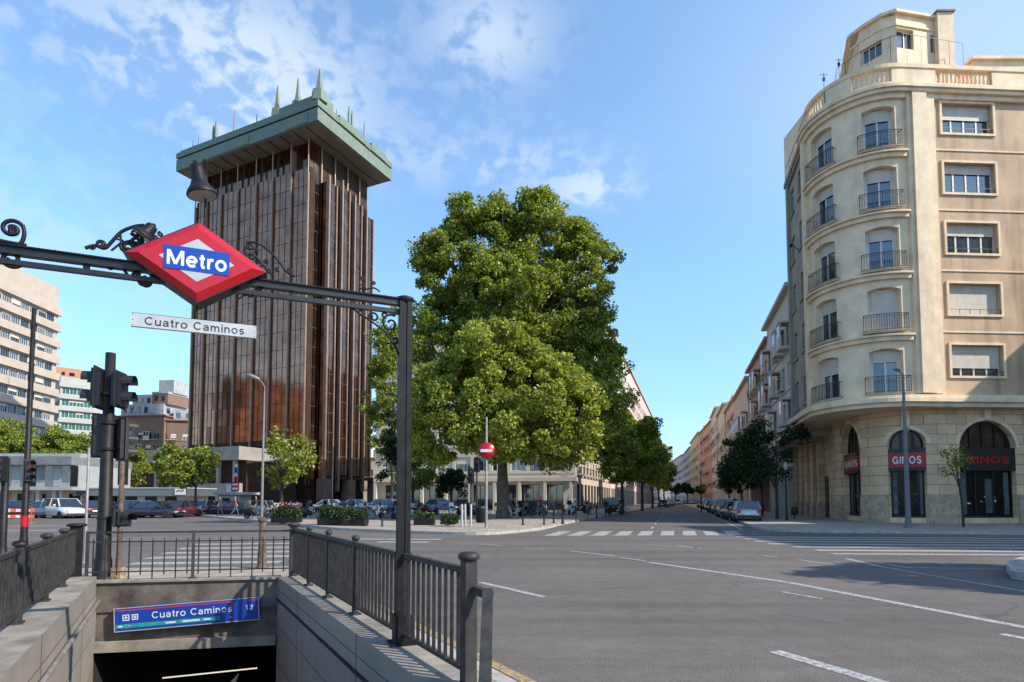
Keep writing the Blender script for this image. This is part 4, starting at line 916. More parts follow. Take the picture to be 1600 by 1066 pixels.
# second balcony door of the round corner and the two windows of the street wing
def s_after(px, lo): 
    best = (1e9, 0)
    for k in range(3000):
        u = lo + (PU.L - lo) * k / 3000; x, y, _ = PU.T(u, 0, 0); e = abs(800 + F * x / y - px)
        if e < best[0]: best = (e, u)
    return best[1]
sC0 = sB1 + 1.75; sC1 = sC0 + bw
fl = [Z1 + .25 + 3.8 * k for k in range(5)]
holesU = []; balc = []; fw = []; sw_ = []
for k, z in enumerate(fl):
    fw.append((sW0, sW1, z + 1.05, z + 2.95)); balc.append((sB0, sB1, z, z + 2.75)); balc.append((sC0, sC1, z, z + 2.75))
    for u in (aU1 + 1.5, aU1 + 4.4): sw_.append((u, u + 1.3, z + .5, z + 2.5))
w = MB()
pil0, pil1 = PU.s_px(1482), PU.s_px(1433)   # pilaster zone between the flat front and the round corner
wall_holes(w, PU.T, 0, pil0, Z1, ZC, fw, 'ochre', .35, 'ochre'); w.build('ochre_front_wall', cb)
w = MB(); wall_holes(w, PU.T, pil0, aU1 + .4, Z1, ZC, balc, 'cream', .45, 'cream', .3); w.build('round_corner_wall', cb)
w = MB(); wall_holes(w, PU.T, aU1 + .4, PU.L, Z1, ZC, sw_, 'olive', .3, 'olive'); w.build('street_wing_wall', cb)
# pilasters
w = MB(); pbox(w, PU, pil0 + .15, pil1 - .05, -.22, -.002, Z1 + .2, ZC, 'cream'); pbox(w, PU, pil0 + .75, pil1 - .30, -.36, -.222, Z1 + .2, ZC, 'cream'); w.build('pilaster', cb)
w = MB(); pbox(w, PU, aU1 - .1, aU1 + .55, -.28, -.002, Z1 + .2, ZC, 'cream'); w.build('pilaster', cb)
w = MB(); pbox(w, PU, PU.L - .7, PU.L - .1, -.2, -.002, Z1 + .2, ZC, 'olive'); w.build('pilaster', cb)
# window frames
def shutter_mesh(mb, P, s0, s1, z0, z1, d):
    n = max(1, int((z1 - z0) / .07)); seg = max(1, int((s1 - s0) / .35))
    for i in range(n):
        a = z0 + (z1 - z0) * i / n; mb.box(s0, s1, d, d + .02, a, a + (z1 - z0) / n * .86, 'shutter', T=P.T, seg=seg)
    mb.box(s0, s1, d + .021, d + .03, z0, z1, 'shutter', T=P.T, seg=seg)
def pwindow(P, s0, s1, z0, z1, leaves, shut, d=.33, label=None, parent=None):
    w = MB(); seg = max(1, int((s1 - s0) / .35)); t = .06; zt = z1 - (z1 - z0) * 0
    for a, b, c, e in ((s0, s0 + t, z0, z1), (s1 - t, s1, z0, z1)): w.box(a, b, d - .06, d, c, e, 'wframe', T=P.T)
    w.box(s0 + t, s1 - t, d - .06, d, z0, z0 + t, 'wframe', T=P.T, seg=seg); w.box(s0 + t, s1 - t, d - .06, d, z1 - t, z1, 'wframe', T=P.T, seg=seg)
    for i in range(1, leaves): c = s0 + (s1 - s0) * i / leaves; w.box(c - .05, c + .05, d - .062, d, z0 + t, z1 - t, 'wframe', T=P.T)
    fr = w.build('window', parent)
    w = MB()
    for i in range(leaves):
        a = s0 + (s1 - s0) * i / leaves; b = s0 + (s1 - s0) * (i + 1) / leaves; e1, e2 = rng.uniform(-.006, .006, 2)
        w.add([(a, d - .02 + e1, z0), (b, d - .02 + e2, z0), (b, d - .02 - e1, z1), (a, d - .02 - e2, z1)], [(0, 1, 2, 3)], 'wglass', T=P.T)
    w.build('pane', fr)
    if shut > 0:
        w = MB(); shutter_mesh(w, P, s0 + .03, s1 - .03, z1 - (z1 - z0) * shut, z1 - .002, d - .11); w.build('shutter', fr)
    return fr
shF = [.42, 1.0, 1.0, .38, .45]  # from the first floor up (left to bottom in photo)
shF = [.72, .97, .38, .30, .48]; shB = [.28, .97, .28, .30, .28]; shC = [.4, .3, .25, .25, .25]
for k, z in enumerate(fl):
    a = fw[k]; fr = pwindow(PU, a[0], a[1], a[2], a[3], 4, shF[k], .33, parent=cb)
    w = MB()
    for q in ((a[0] - .14, a[0] - .001, a[2] - .14, a[3] + .14), (a[1] + .001, a[1] + .14, a[2] - .14, a[3] + .14)): pbox(w, PU, q[0], q[1], -.09, .02, q[2], q[3], 'cream')
    pbox(w, PU, a[0], a[1], -.09, .02, a[3] + .001, a[3] + .14, 'cream'); pbox(w, PU, a[0], a[1], -.09, .02, a[2] - .14, a[2] - .001, 'cream')
    w.build('window_surround', fr)
    w = MB(); pbox(w, PU, a[0] + .02, a[1] - .02, -.02, .0, a[2] + .30, a[2] + .33, 'black')
    for i in range(6): c = a[0] + .02 + (a[1] - a[0] - .06) * i / 5; w.box(c, c + .025, -.02, 0, a[2] + .001, a[2] + .30, 'black', T=PU.T)
    w.build('window_rail', fr)
    for (b, sh) in ((balc[2 * k], shB[k]), (balc[2 * k + 1], shC[k])):
        fr = pwindow(PU, b[0] + .15, b[1] - .15, b[2] + .02, b[3] - .06, 2, sh, .43, parent=cb)
        w = MB()    # door surround: jambs and head filling the recess
        w.box(b[0] + .002, b[0] + .149, .36, .44, b[2], b[3] - .001, 'wframe', T=PU.T); w.box(b[1] - .149, b[1] - .002, .36, .44, b[2], b[3] - .001, 'wframe', T=PU.T)
        # segmental arched head
        n = 8
        for i in range(n):
            s0 = b[0] + (b[1] - b[0]) * i / n; s1 = b[0] + (b[1] - b[0]) * (i + 1) / n
            f = lambda s: b[3] - .02 - .16 * ((2 * (s - b[0]) / (b[1] - b[0]) - 1) ** 2)
            w.add([(s0, .003, f(s0)), (s1, .003, f(s1)), (s1, .003, b[3] - .001), (s0, .003, b[3] - .001)], [(0, 1, 2, 3)], 'cream', T=PU.T)
            w.add([(s0, .003, f(s0)), (s1, .003, f(s1)), (s1, .42, f(s1)), (s0, .42, f(s0))], [(0, 1, 2, 3)], 'cream', T=PU.T)
        w.build('door_surround', fr)
        w = MB(); e = .22; o = -.30
        pbox(w, PU, b[0] - e, b[1] + e, o - .04, .40, b[2] - .12, b[2] - .001, 'cream'); pbox(w, PU, b[0] - e - .03, b[1] + e + .03, o - .08, -.002, b[2] - .06, b[2] + .012, 'plinth')
        bl = w.build('balcony', cb)
        w = MB(); zt = b[2] + .98
        pbox(w, PU, b[0] - e, b[1] + e, o - .02, o + .02, zt, zt + .035, 'black'); pbox(w, PU, b[0] - e, b[1] + e, o - .01, o + .01, zt - .12, zt - .10, 'black'); pbox(w, PU, b[0] - e, b[1] + e, o - .01, o + .01, b[2] + .06, b[2] + .085, 'black')
        n = int((b[1] - b[0] + 2 * e) / .12)
        for i in range(n + 1):
            c = b[0] - e + (b[1] - b[0] + 2 * e - .016) * i / n; tk = .03 if i in (0, n, n // 2) else .016
            w.box(c, c + tk, o - .01, o + .01, b[2], zt, 'black', T=PU.T)
            if i % 2 and i < n: w.box(c + .02, c + .10, o - .006, o + .006, b[2] + .30, b[2] + .315, 'black', T=PU.T)
        for c in (b[0] - e, b[1] + e - .03): w.box(c, c + .03, o, 0, zt, zt + .035, 'black', T=PU.T); w.box(c, c + .03, o, 0, b[2] + .06, b[2] + .085, 'black', T=PU.T)
        w.build('balcony_railing', bl)
for a in sw_:
    fr = pwindow(PU, a[0], a[1], a[2], a[3], 2, .2, .28, parent=cb); w = MB()
    pbox(w, PU, a[0] - .12, a[1] + .12, -.12, -.001, a[2] - .14, a[2] - .002, 'olive'); w.build('sill', fr)
# curved mouldings below every balcony floor
for z in fl[1:]:
    w = MB(); pbox(w, PU, pil1 + .05, aU1 - .12, -.20, -.002, z - .62, z - .36, 'cream'); pbox(w, PU, pil1 + .02, aU1 - .11, -.36, -.002, z - .355, z - .24, 'cream'); w.build('curved_moulding', cb)
w = MB()
for z in fl[1:]: pbox(w, PU, 0, pil0 - .01, -.05, -.002, z - .10, z + .0, 'cream', 1)
w.build('string_course', cb)
# lower cornice and overhang soffit
w = MB(); pbox(w, PU, 0, PU.L, -.30, .3, Z1 - .62, Z1 - .36, 'cream'); pbox(w, PU, 0, PU.L, -.52, .3, Z1 - .355, Z1 - .12, 'cream'); pbox(w, PU, 0, PU.L, -.40, .3, Z1 - .118, Z1 + .08, 'cream'); w.build('lower_cornice', cb)
def ring(P, d): return [P.T(u, d, 0)[:2] for u in [0] + [P.l[i] for i in range(1, len(P.l))]]
back = [(52, 62), (44, 56)]
w = MB(); pg = ring(PU, 0.0) + [(PU.T(PU.L, 13, 0))[:2], PU.T(0, 16, 0)[:2]]
w.poly([P3(p, Z1 - .60) for p in pg], 'cream'); w.build('soffit', cb)
# main cornice, parapet, balustrade
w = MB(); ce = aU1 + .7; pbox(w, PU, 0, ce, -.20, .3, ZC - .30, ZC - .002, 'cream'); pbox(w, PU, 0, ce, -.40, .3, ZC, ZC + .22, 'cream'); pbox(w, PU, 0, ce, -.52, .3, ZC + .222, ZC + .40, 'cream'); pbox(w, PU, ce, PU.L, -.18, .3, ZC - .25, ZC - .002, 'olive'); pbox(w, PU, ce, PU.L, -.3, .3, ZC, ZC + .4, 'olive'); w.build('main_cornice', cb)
w = MB(); PB = ZC + .40; s_ = 0
segs = [(0, .6), ]
opens = [(PU.s_px(1578) , PU.s_px(1486)), (sB0 + .1, sB1 + .5), (sC0 + .5, sC1 + .9)]
zbl, zbh = PB + .45, PB + 1.35
pbox(w, PU, 0, PU.L, -.02, .30, PB, zbl, 'cream'); pbox(w, PU, 0, PU.L, -.08, .36, zbh, zbh + .25, 'cream')
prev = 0
for a, b in opens + [(PU.L, PU.L)]:
    if a > prev: pbox(w, PU, prev, a, -.02, .30, zbl + .001, zbh - .001, 'cream')
    prev = b
w.build('parapet', cb)
for a, b in opens:
    n = max(3, int((b - a) / .26)); w = MB()
    for i in range(n):
        u = a + (b - a) * (i + .5) / n; x, y, _ = PU.T(u, .14, 0); h = zbh - zbl
        w.lathe([(.07, 0), (.05, .1 * h), (.095, .3 * h), (.05, .62 * h), (.045, .8 * h), (.07, h)], 'cream', (x, y, zbl), 8)
    w.build('balustrade', cb)
# body, back walls, terrace roof
w = MB(); e0 = PU.T(0, 0, 0); e1 = PU.T(PU.L, 0, 0); q0 = PU.T(0, 16, 0); q1 = PU.T(PU.L, 13, 0)
for a, b in ((e0, q0), (q0, q1), (q1, e1)): w.quad((a[0], a[1], Z1 - .6), (b[0], b[1], Z1 - .6), (b[0], b[1], ZC + .4), (a[0], a[1], ZC + .4), 'olive')
g0, g1 = PG.T(0, .3, 0), PG.T(PG.L, .01, 0)
for a, b in ((g0, q0), (q0, q1), (q1, g1)): w.quad((a[0], a[1], 0), (b[0], b[1], 0), (b[0], b[1], Z1 - .6), (a[0], a[1], Z1 - .6), 'olive')
w.poly([P3(p, ZC + .3) for p in ring(PU, .05) + [q1[:2], q0[:2]]], 'greyw'); w.build('rear_wall', cb)
# penthouse
def foot(px, Y): return Vector(((px - 800) / F * Y, Y))
ph_pts = [foot(1512, 37.4), foot(1417, 36.6), foot(1352, 38.6), foot(1334, 43.5)]
PPH = Path([ph_pts[0], ph_pts[1], ph_pts[2], ph_pts[3]]); l = PPH.l; zp0, zp1 = ZC + .3, at(1417, 24, 36.8).z
w = MB(); zw = at(1440, 74, 36.8).z
hp = [(.35, 1.5, zw - .1, zw + 1.15), (l[1] - 1.75, l[1] - .45, zw - .1, zw + 1.25), (l[1] + .5, l[1] + 1.9, zw - .3, zw + .8)]
wall_holes(w, PPH.T, 0, PPH.L, zp0, zp1, hp, 'cream', .3)
pin = [PPH.T(l[i], 0, 0) for i in range(4)] + [PPH.T(PPH.L, 6, 0), PPH.T(0, 6, 0)]
w.poly([P3(p, zp1 - .05) for p in pin], 'greyw'); a, b = PPH.T(PPH.L, 6, 0), PPH.T(0, 6, 0)
for c, d in ((pin[3], a), (a, b), (b, pin[0])): w.quad(P3(c, zp0), P3(d, zp0), P3(d, zp1), P3(c, zp1), 'cream')
pw_ = w.build('penthouse', cb)
for h in hp:
    pass
for h in hp:
    w = MB(); w.add([(h[0], .28, h[2]), (h[1], .28, h[2]), (h[1], .28, h[3]), (h[0], .28, h[3])], [(0, 1, 2, 3)], 'wglass', T=PPH.T)
    n = 2 if h[1] - h[0] < 1.3 else 3
    for i in range(n + 1): c = h[0] + (h[1] - h[0] - .06) * i / n; w.box(c, c + .06, .22, .279, h[2], h[3], 'wframe', T=PPH.T)
    w.box(h[0], h[1], .215, .2195, h[3] - .07, h[3], 'wframe', T=PPH.T); w.build('window', pw_)
w = MB(); w.box(0, PPH.L, -.22, .1, zp1, zp1 + .16, 'cream', T=PPH.T, seg=12); w.box(0, PPH.L, -.08, .1, zw + 1.4, zw + 1.5, 'cream', T=PPH.T, seg=12); w.box(0, PPH.L, -.05, .1, zp1 + .161, zp1 + .35, 'cream', T=PPH.T, seg=12); w.build('eaves', pw_)
w = MB(); w.box(0, PPH.L, -.95, -.93, zw + .0, zw + .03, 'iron_grey', T=PPH.T, seg=12)
for i in range(14): c = PPH.L * i / 13.01; w.box(c, c + .02, -.95, -.93, zp0, zw, 'iron_grey', T=PPH.T)
w.build('terrace_rail', cb)
w = MB(); x0, y0 = foot(1490, 37.1); w.box(x0, x0 + 1.05, y0 - .25, y0 + 1.0, zp0, at(1500, 14, 36.6).z, 'cream'); w.box(x0 - .1, x0 + 1.15, y0 - .35, y0 + 1.1, at(1500, 14, 36.6).z, at(1500, 14, 36.6).z + .12, 'rooft'); w.build('chimney', cb)
w = MB(); x0, y0 = foot(1550, 37.5); w.box(x0, x0 + 9, y0, y0 + 6, zp0, zpx(68, 37.5), 'cream'); w.box(x0 - .2, x0 + 9.2, y0 - .2, y0 + 6.2, zpx(68, 37.5), zpx(68, 37.5) + .2, 'cream'); w.build('roof_room', cb)
w = MB(); x0, y0 = foot(1352, 40.6); w.box(x0 - 2.2, x0 + 3, y0 + .5, y0 + 6, zp0, zpx(104, 40), 'cream'); w.build('roof_room', cb)
for px, Y, z_ in ((1306, 36.5, 29.6), (1331, 38.0, 31.8), (1412, 37.0, 34.0), (1463, 37.5, 33.9), (1553, 38, 31.6)):
    w = MB(); x, y = foot(px, Y); w.tube([(x, y, ZC + 1), (x, y, z_)], .02, 'iron', 5); w.box(x - .07, x + .07, y - .05, y + .05, z_ - .5, z_ - .3, 'iron'); w.bar((x - .25, y, z_ - .1), (x + .25, y, z_ - .1), .02, .02, 'iron'); w.build('aerial', cb)
w = MB(); x, y, _ = PU.T(PU.L - 4, -.0, 0); w.tube([(x, y, 19.8), (x - .8, y - .4, 20.1)], .03, 'iron', 6); w.lathe([(.001, -.15), (.09, 0), (.11, .2), (.001, .25)], 'iron', (x - .85, y - .42, 20.1), 8, axis=(-.5, -.2, -.8)); w.build('wall_lamp', cb)
# ground floor: arched openings in ashlar
def arch_wall(P, s0, s1, z0, z1, arches, m, depth=.45, seg=.3):
    """arches: (centre, half width, sill z, spring z)"""
    w = MB(); prev = s0
    def strip(a, b, za, zb):
        k = max(1, math.ceil((b - a) / seg))
        for i in range(k):
            p, q = a + (b - a) * i / k, a + (b - a) * (i + 1) / k; w.add([(p, 0, za), (q, 0, za), (q, 0, zb), (p, 0, zb)], [(0, 1, 2, 3)], m, T=P.T)
    for c, hw, zs, sp_ in arches:
        strip(prev, c - hw, z0, z1); n = 14
        if zs > z0: strip(c - hw, c + hw, z0, zs)
        for i in range(n):
            a, b = c - hw * math.cos(math.pi * i / n), c - hw * math.cos(math.pi * (i + 1) / n)
            za, zb = sp_ + hw * .92 * math.sin(math.pi * i / n), sp_ + hw * .92 * math.sin(math.pi * (i + 1) / n)
            w.add([(a, 0, za), (b, 0, zb), (b, 0, z1), (a, 0, z1)], [(0, 1, 2, 3)], m, T=P.T)
            w.add([(a, 0, za), (b, 0, zb), (b, depth, zb), (a, depth, za)], [(0, 1, 2, 3)], m, T=P.T)
        for e in (c - hw, c + hw): w.add([(e, 0, zs), (e, depth, zs), (e, depth, sp_), (e, 0, sp_)], [(0, 1, 2, 3)], m, T=P.T)
        w.add([(c - hw, 0, zs), (c + hw, 0, zs), (c + hw, depth, zs), (c - hw, depth, zs)], [(0, 1, 2, 3)], m, T=P.T)
        prev = c + hw
    strip(prev, s1, z0, z1); return w
def sg(px): return PG.s_px(px)
A1 = (sg(1588) + sg(1500)) / 2; h1 = (sg(1500) - sg(1588)) / 2
A2 = (sg(1448) + sg(1388)) / 2; h2 = (sg(1388) - sg(1448)) / 2
A3 = (sg(1350) + sg(1316)) / 2; h3 = min(1.7, (sg(1316) - sg(1350)) / 2)
arches = [(A1 - 5.2, 1.6, .45, 5.0), (A1, h1, .45, 4.75), (A2, h2, .45, 5.0), (A3, h3, .45, 5.2)]
w = arch_wall(PG, 0, PG.L, .1, Z1 - .55, arches, 'ash'); w.build('ashlar_base', cb)
prev = 0
for c, hw, zs, sp_ in arches: w = MB(); pbox(w, PG, prev, c - hw - .04, -.10, -.002, .1, 1.85, 'plinth'); prev = c + hw + .04; w.build('granite_plinth', cb)
w = MB(); pbox(w, PG, prev, PG.L, -.10, -.002, .1, 1.85, 'plinth'); w.build('granite_plinth', cb)
for c, hw, zs, sp_ in arches:    # voussoir rim and keystone
    n = 14; w = MB()
    for i in range(n):
        a0_, a1_ = math.pi * i / n, math.pi * (i + 1) / n
        f = lambda r, a: (c - r * math.cos(a), sp_ + r * .92 * math.sin(a))
        p, q, r_, t_ = f(hw + .02, a0_), f(hw + .02, a1_), f(hw + .24, a1_), f(hw + .24, a0_)
        w.add([(p[0], -.05, p[1]), (q[0], -.05, q[1]), (r_[0], -.05, r_[1]), (t_[0], -.05, t_[1])], [(0, 1, 2, 3)], 'cream', T=PG.T)
        w.add([(r_[0], -.05, r_[1]), (t_[0], -.05, t_[1]), (t_[0], 0, t_[1]), (r_[0], 0, r_[1])], [(0, 1, 2, 3)], 'cream', T=PG.T)
    w.box(c - .2, c + .2, -.18, -.052, sp_ + hw * .92 + .05, Z1 - .62, 'cream', T=PG.T); w.build('keystone', cb)
def shop(c, hw, sp_, text, first):
    w = MB(); d = .40; z0 = .45; zs0, zs1 = 3.35, 4.75; n = max(2, int(2 * hw / .35))
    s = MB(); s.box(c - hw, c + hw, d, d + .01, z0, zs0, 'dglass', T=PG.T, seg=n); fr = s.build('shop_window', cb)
    rr = random.Random(int(c * 10)); q = MB()
    q.box(c + hw * .62, c + hw * .92, d - .02, d - .012, z0 + .2, zs0 - .1, 'curtain', T=PG.T); q.box(c - hw * .9, c - hw * .72, d - .02, d - .012, z0 + .2, zs0 - .1, 'curtain', T=PG.T)
    if hw > 1.4: q.box(c - hw * .35, c - hw * .05, d - .02, d - .012, z0 + .3, zs0 - .5, 'curtain', T=PG.T)
    q.build('curtain', fr); q = MB()
    for i in range(9):
        u = c + rr.uniform(-.6, .5) * hw; zz = rr.choice((.75, .8, .95, 1.25)) + rr.uniform(0, .2); q.box(u, u + rr.uniform(.05, .22), d - .015, d - .011, z0 + zz, z0 + zz + rr.uniform(.03, .14), rr.choice(('wframe', 'inner', 'greyw', 'inner')), T=PG.T)
    q.build('table_setting', fr)
    for i in range(0, 4 if hw > 1.2 else 3): 
        k = (4 if hw > 1.2 else 3) - 1; u = c - hw + .05 + (2 * hw - .1) * i / k; w.box(u - .045, u + .045, d - .07, d - .001, z0, zs0, 'dframe', T=PG.T)
    w.box(c - hw, c + hw, d - .08, d - .001, z0, z0 + .12, 'dframe', T=PG.T, seg=n); w.build('frame', fr)
    w = MB(); w.box(c - hw, c + hw, .02, .34, zs0, zs1, 'dframe', T=PG.T, seg=n); sb = w.build('shop_sign', cb)
    r0, r1 = (c - hw + .02, c + hw - .02)
    if first: w = MB(); w.box(r0, r1, .0, .019, zs0 + .22, zs1 - .28, 'sred', T=PG.T, seg=n); w.build('red_panel', sb)
    vs, fs, W_ = stroke_text(text, .62, .15, .12, 0, .01); sx = min(1.3, (2 * hw - .5) / W_); w = MB()
    w.add([(c - x * sx, y - (.012 if first else -.005), (zs0 + zs1) / 2 - .03 + z) for x, y, z in vs], fs, 'white' if first else 'red', T=PG.T); w.build('lettering', sb)
    # fanlight
    w = MB(); m_ = 12; zz = zs1
    vs = [(c - hw * math.cos(math.pi * i / m_), .38, max(sp_ + hw * .92 * math.sin(math.pi * i / m_), sp_)) for i in range(m_ + 1)]
    for i in range(m_): w.add([vs[i], vs[i + 1], (vs[i + 1][0], .38, zz - .01), (vs[i][0], .38, zz - .01)], [(0, 1, 2, 3)], 'fglass', T=PG.T)
    fl_ = w.build('fanlight', cb)
    w = MB()
    for f in (-.45, .0, .45) if hw > 1.2 else (-.33, .33): u = c + hw * f; w.box(u - .05, u + .05, .30, .375, zz, sp_ + hw * .92 * math.sqrt(1 - f * f), 'dframe', T=PG.T)
    for i in range(m_):
        a, b = vs[i], vs[i + 1]; k = .9
        w.add([(a[0], .31, a[2]), (b[0], .31, b[2]), (c + (b[0] - c) * k, .31, sp_ + (b[2] - sp_) * k), (c + (a[0] - c) * k, .31, sp_ + (a[2] - sp_) * k)], [(0, 1, 2, 3)], 'dframe', T=PG.T)
    w.box(c - hw, c - hw + .09, .30, .375, zz, sp_, 'dframe', T=PG.T); w.box(c + hw - .09, c + hw, .30, .375, zz, sp_, 'dframe', T=PG.T); w.build('fanlight_frame', fl_)
shop(A1 - 5.2, 1.6, 5.0, '', True) if False else None
M['curtain'] = mat('shop_curtain', (.085, .10, .10), .5, 0, .4, 1.5); M['inner'] = mat('shop_interior', (.10, .075, .055), .8, 0, .5, 2)
shop(A1, h1, 4.75, 'GINOS', False); shop(A2, h2, 5.0, 'GINOS', True); shop(A3, h3, 5.2, 'GINOS', True); shop(A1 - 5.2, 1.6, 5.0, 'GINOS', False)
# street side arcade of pilasters under the overhang
def arcade(P, parent, s0, s1, z1, m='ash', pitch=3.0):
    w = MB(); n = int((s1 - s0) / pitch)
    for i in range(n):
        u = s0 + pitch * i; pbox(w, P, u, u + .75, -.35, -.002, .1, z1, m); pbox(w, P, u - .08, u + .83, -.45, -.002, .1, 1.4, 'plinth')
        pbox(w, P, u - .06, u + .81, -.42, -.002, z1 - .5, z1, m)
    return w.build('pilaster', parent)
arcade(PG, cb, A3 + h3 + .4, PG.L, Z1 - .6, pitch=2.3)

# ------------------------------------------------------------------ the row beyond it on the right side of the street
angR = math.atan2(-sR.y, -sR.x); nR = Vector((sR.y, -sR.x))   # nR points away from the street (to the right)
def row_right(t0, t1, H, wall, label, winmix, off=0.0, fl_=(4.6, 3.15, 1.2, 1.9, 2.4), gf=(1.6, 3.4, 2.6), seed=1, cs=(3,), bayp=0, roof='rooft', recess=None):
    o = CU + sR * t1 + nR * off; cnt = int((H - fl_[0] - .3) / fl_[1])
    t = building('apartment_building', label, (o.x, o.y), angR, t1 - t0, 14, H, wall, (fl_[0], fl_[1], cnt, fl_[2], fl_[3], fl_[4], .5), ('front', 'right'), group='apartment houses along the right side of the street', gf=None if recess else gf, winmix=winmix, seed=seed, roof=roof, recess=recess)
    chimneys(t, t1 - t0, 14, H + .3, cs[0], seed, 'rooft' if seed % 2 else 'greyw'); return t
row_right(11.75, 24, 18.6, 'greyw', 'pale grey apartment house right next to the cream corner block', ('balcony', 'plain', 'bay'), 0, seed=3, recess=(2.55, 6.6))
row_right(24.1, 40, 17.6, 'redw', 'brick red apartment house with white window bays beyond the grey one', ('bay', 'balcony', 'plain'), .15, seed=4, recess=(2.4, 4.4))
row_right(40.1, 58, 16.9, 'pinkw', 'dusty pink apartment house in the middle of the right row', ('bay', 'balcony'), 0, seed=5)
row_right(58.1, 76, 17.6, 'pinkw2', 'mauve apartment house beyond the dusty pink one in the right row', ('balcony', 'plain'), .2, seed=6)
row_right(76.1, 94, 19.4, 'pale', 'pale stone apartment house far down the right row', ('balcony', 'plain'), 0, seed=7)
row_right(94.1, 112, 21.5, 'greyw', 'grey apartment house at the far end of the right row', ('balcony', 'plain'), -.2, seed=8)
# where the street bends, the far houses turn to face us
def far_block(px0, px1, Y, ytop, wall, label, ang=0.0, D=25, seed=0, fh=3.3, group='far houses where the street bends', gf=None):
    x0 = (px0 - 800) / F * Y; x1 = (px1 - 800) / F * Y; H = EYE + (780 - ytop) * Y / 900; cnt = max(1, int((H - 5) / fh))
    W = (x1 - x0) / math.cos(ang)
    t = building('apartment_building', label, (x0, Y), ang, W, D, H, wall, (4.8, fh, cnt, 1.3, 2.0, 2.9, .4), ('front', 'left'), group=group, winmix=('balcony', 'plain'), seed=seed, gf=(1.8, 3.4, 2.9))
    chimneys(t, W, D, H + .3, 2, seed); return t
def row_far(p, q, H, wall, label, seed):   # facade from far point p to near point q, facing left/camera
    p = Vector(p); q = Vector(q); d = (q - p); a = math.atan2(d.y, d.x); L = d.length; cnt = int((H - 5) / 3.3)
    t = building('apartment_building', label, (p.x, p.y), a, L, 16, H, wall, (4.8, 3.3, cnt, 1.3, 2.0, 2.9, .4), ('front', 'right'), group='far houses where the street bends', winmix=('balcony', 'plain'), seed=seed, gf=(1.8, 3.4, 2.9))
    chimneys(t, L, 16, H + .3, 3, seed); return t
def gp(px, Y): return Vector(((px - 800) / F * Y, Y))
row_far(gp(1094, 182), gp(1114, 149), 22, 'orangew', 'terracotta orange apartment house facing us where the street bends', 21)
row_far(gp(1080, 222), gp(1093.5, 184), 23, 'sandw', 'sandy apartment house just left of the terracotta one', 22)
row_far(gp(1067, 275), gp(1079.5, 225), 22, 'beige', 'beige apartment house near the end of the street', 23)
row_far(gp(1047, 345), gp(1066.5, 278), 23, 'pinkw', 'faint pink apartment house at the very end of the street', 24)
far_block(1028, 1066, 420, 722, 'beige', 'distant pale house closing the view down the street', 0, 20, 25)
far_block(1039, 1052, 520, 704, 'greyw', 'small distant grey tower over the end of the street', 0, 15, 26, group=None)
far_block(540, 602, 165, 716, 'beige', 'low beige block glimpsed between the tower foot and the portal post', 0, 15, 27, group=None)
# left side of the street
angL = math.atan2(sL.y, sL.x); C0 = gp(899, 74)
def row_left(t0, t1, H, wall, label, seed, fr=0.0, winmix=('balcony', 'plain')):
    o = C0 + sL * t0 + Vector((sL.y, -sL.x)) * fr; cnt = int((H - 5) / 3.3)
    t = building('apartment_building', label, (o.x, o.y), angL, t1 - t0, 16, H, wall, (4.9, 3.3, cnt, 1.3, 2.0, 2.6, .4), ('front', 'left'), group='apartment houses along the left side of the street', winmix=winmix, seed=seed, gf=(1.9, 3.6, 2.7))
    chimneys(t, t1 - t0, 16, H + .3, 5, seed); return t
row_left(0.2, 34, 32.5, 'beige', 'tall beige house behind the big plane tree at the mouth of the street', 31)
row_left(34.1, 70, 33.5, 'pale', 'pale stone house second along the left side of the street', 32)
row_left(70.1, 112, 33.5, 'pinkw', 'pinkish house third along the left side of the street', 33)
row_left(112.1, 165, 33.5, 'beige', 'farthest beige house along the left side of the street', 34)
# aerials / lamp sticking out of the left roofline
# facade facing the plaza
fx0 = gp(586, 79); ang = math.atan2(C0.y - fx0.y, C0.x - fx0.x); Wp = (C0 - fx0).length
t = building('office_building', 'pale office block with shop windows behind the plane tree and bicycles', (fx0.x, fx0.y), ang, Wp, 14, 24.5, 'pale', (5.3, 3.5, 5, 2.0, 1.9, 2.5, .5), ('front', 'left'), winmix=('ribbon', 'dark'), seed=41, gf=(2.6, 3.5, 3.1))
w = MB(); w.box(.3, Wp + .3, -1.2, -.003, 3.9, 4.4, 'pale'); w.build('canopy', t)
w = MB(); 
for i in range(9): x = .5 + i * (Wp - 1) / 8; w = MB(); w.box(x - .2, x + .2, -1.15, -.75, 0, 3.9, 'pale'); w.build('canopy_post', t)

# ------------------------------------------------------------------ the bronze tower
YT = 95.0
R0 = at(497, 149, YT); ZR1 = R0.z; ZR0 = at(497, 187, YT).z; R02 = Vector((R0.x, R0.y))
dL_ = Vector((-1920, 900)).normalized(); dR_ = Vector((415, 900)).normalized()
def len_to_px(o, d, px):
    k = (px - 800) / F; return (k * o.y - o.x) / (d.x - k * d.y)
def len_to_px_z(o, d, px, z):
    k = (px - 800) / F; cp, sp_ = math.cos(PITCH), math.sin(PITCH); zc = (z - EYE) * sp_
    return (k * (o.y * cp + zc) - o.x) / (d.x - k * d.y * cp)
R02 = Vector((at(497, 149, YT).x, YT))
LLr = len_to_px_z(R02, dL_, 275, ZR0); LRr = len_to_px_z(R02, dR_, 612, ZR0)
tw = thing('bronze_tower', 'tall bronze glass office tower with wide green copper roof and spires', 'tower', (0, 0, 0))
aI, bI = 4.6, 3.0
G0 = R02 + dL_ * aI + dR_ * bI
LLg = len_to_px_z(G0, dL_, 303, 40); LRg = LRr - bI - 1.2
def TL(u, d, z): p = G0 + dL_ * u + dR_ * d; return (p.x, p.y, z)       # left face: u to the left, d into the building
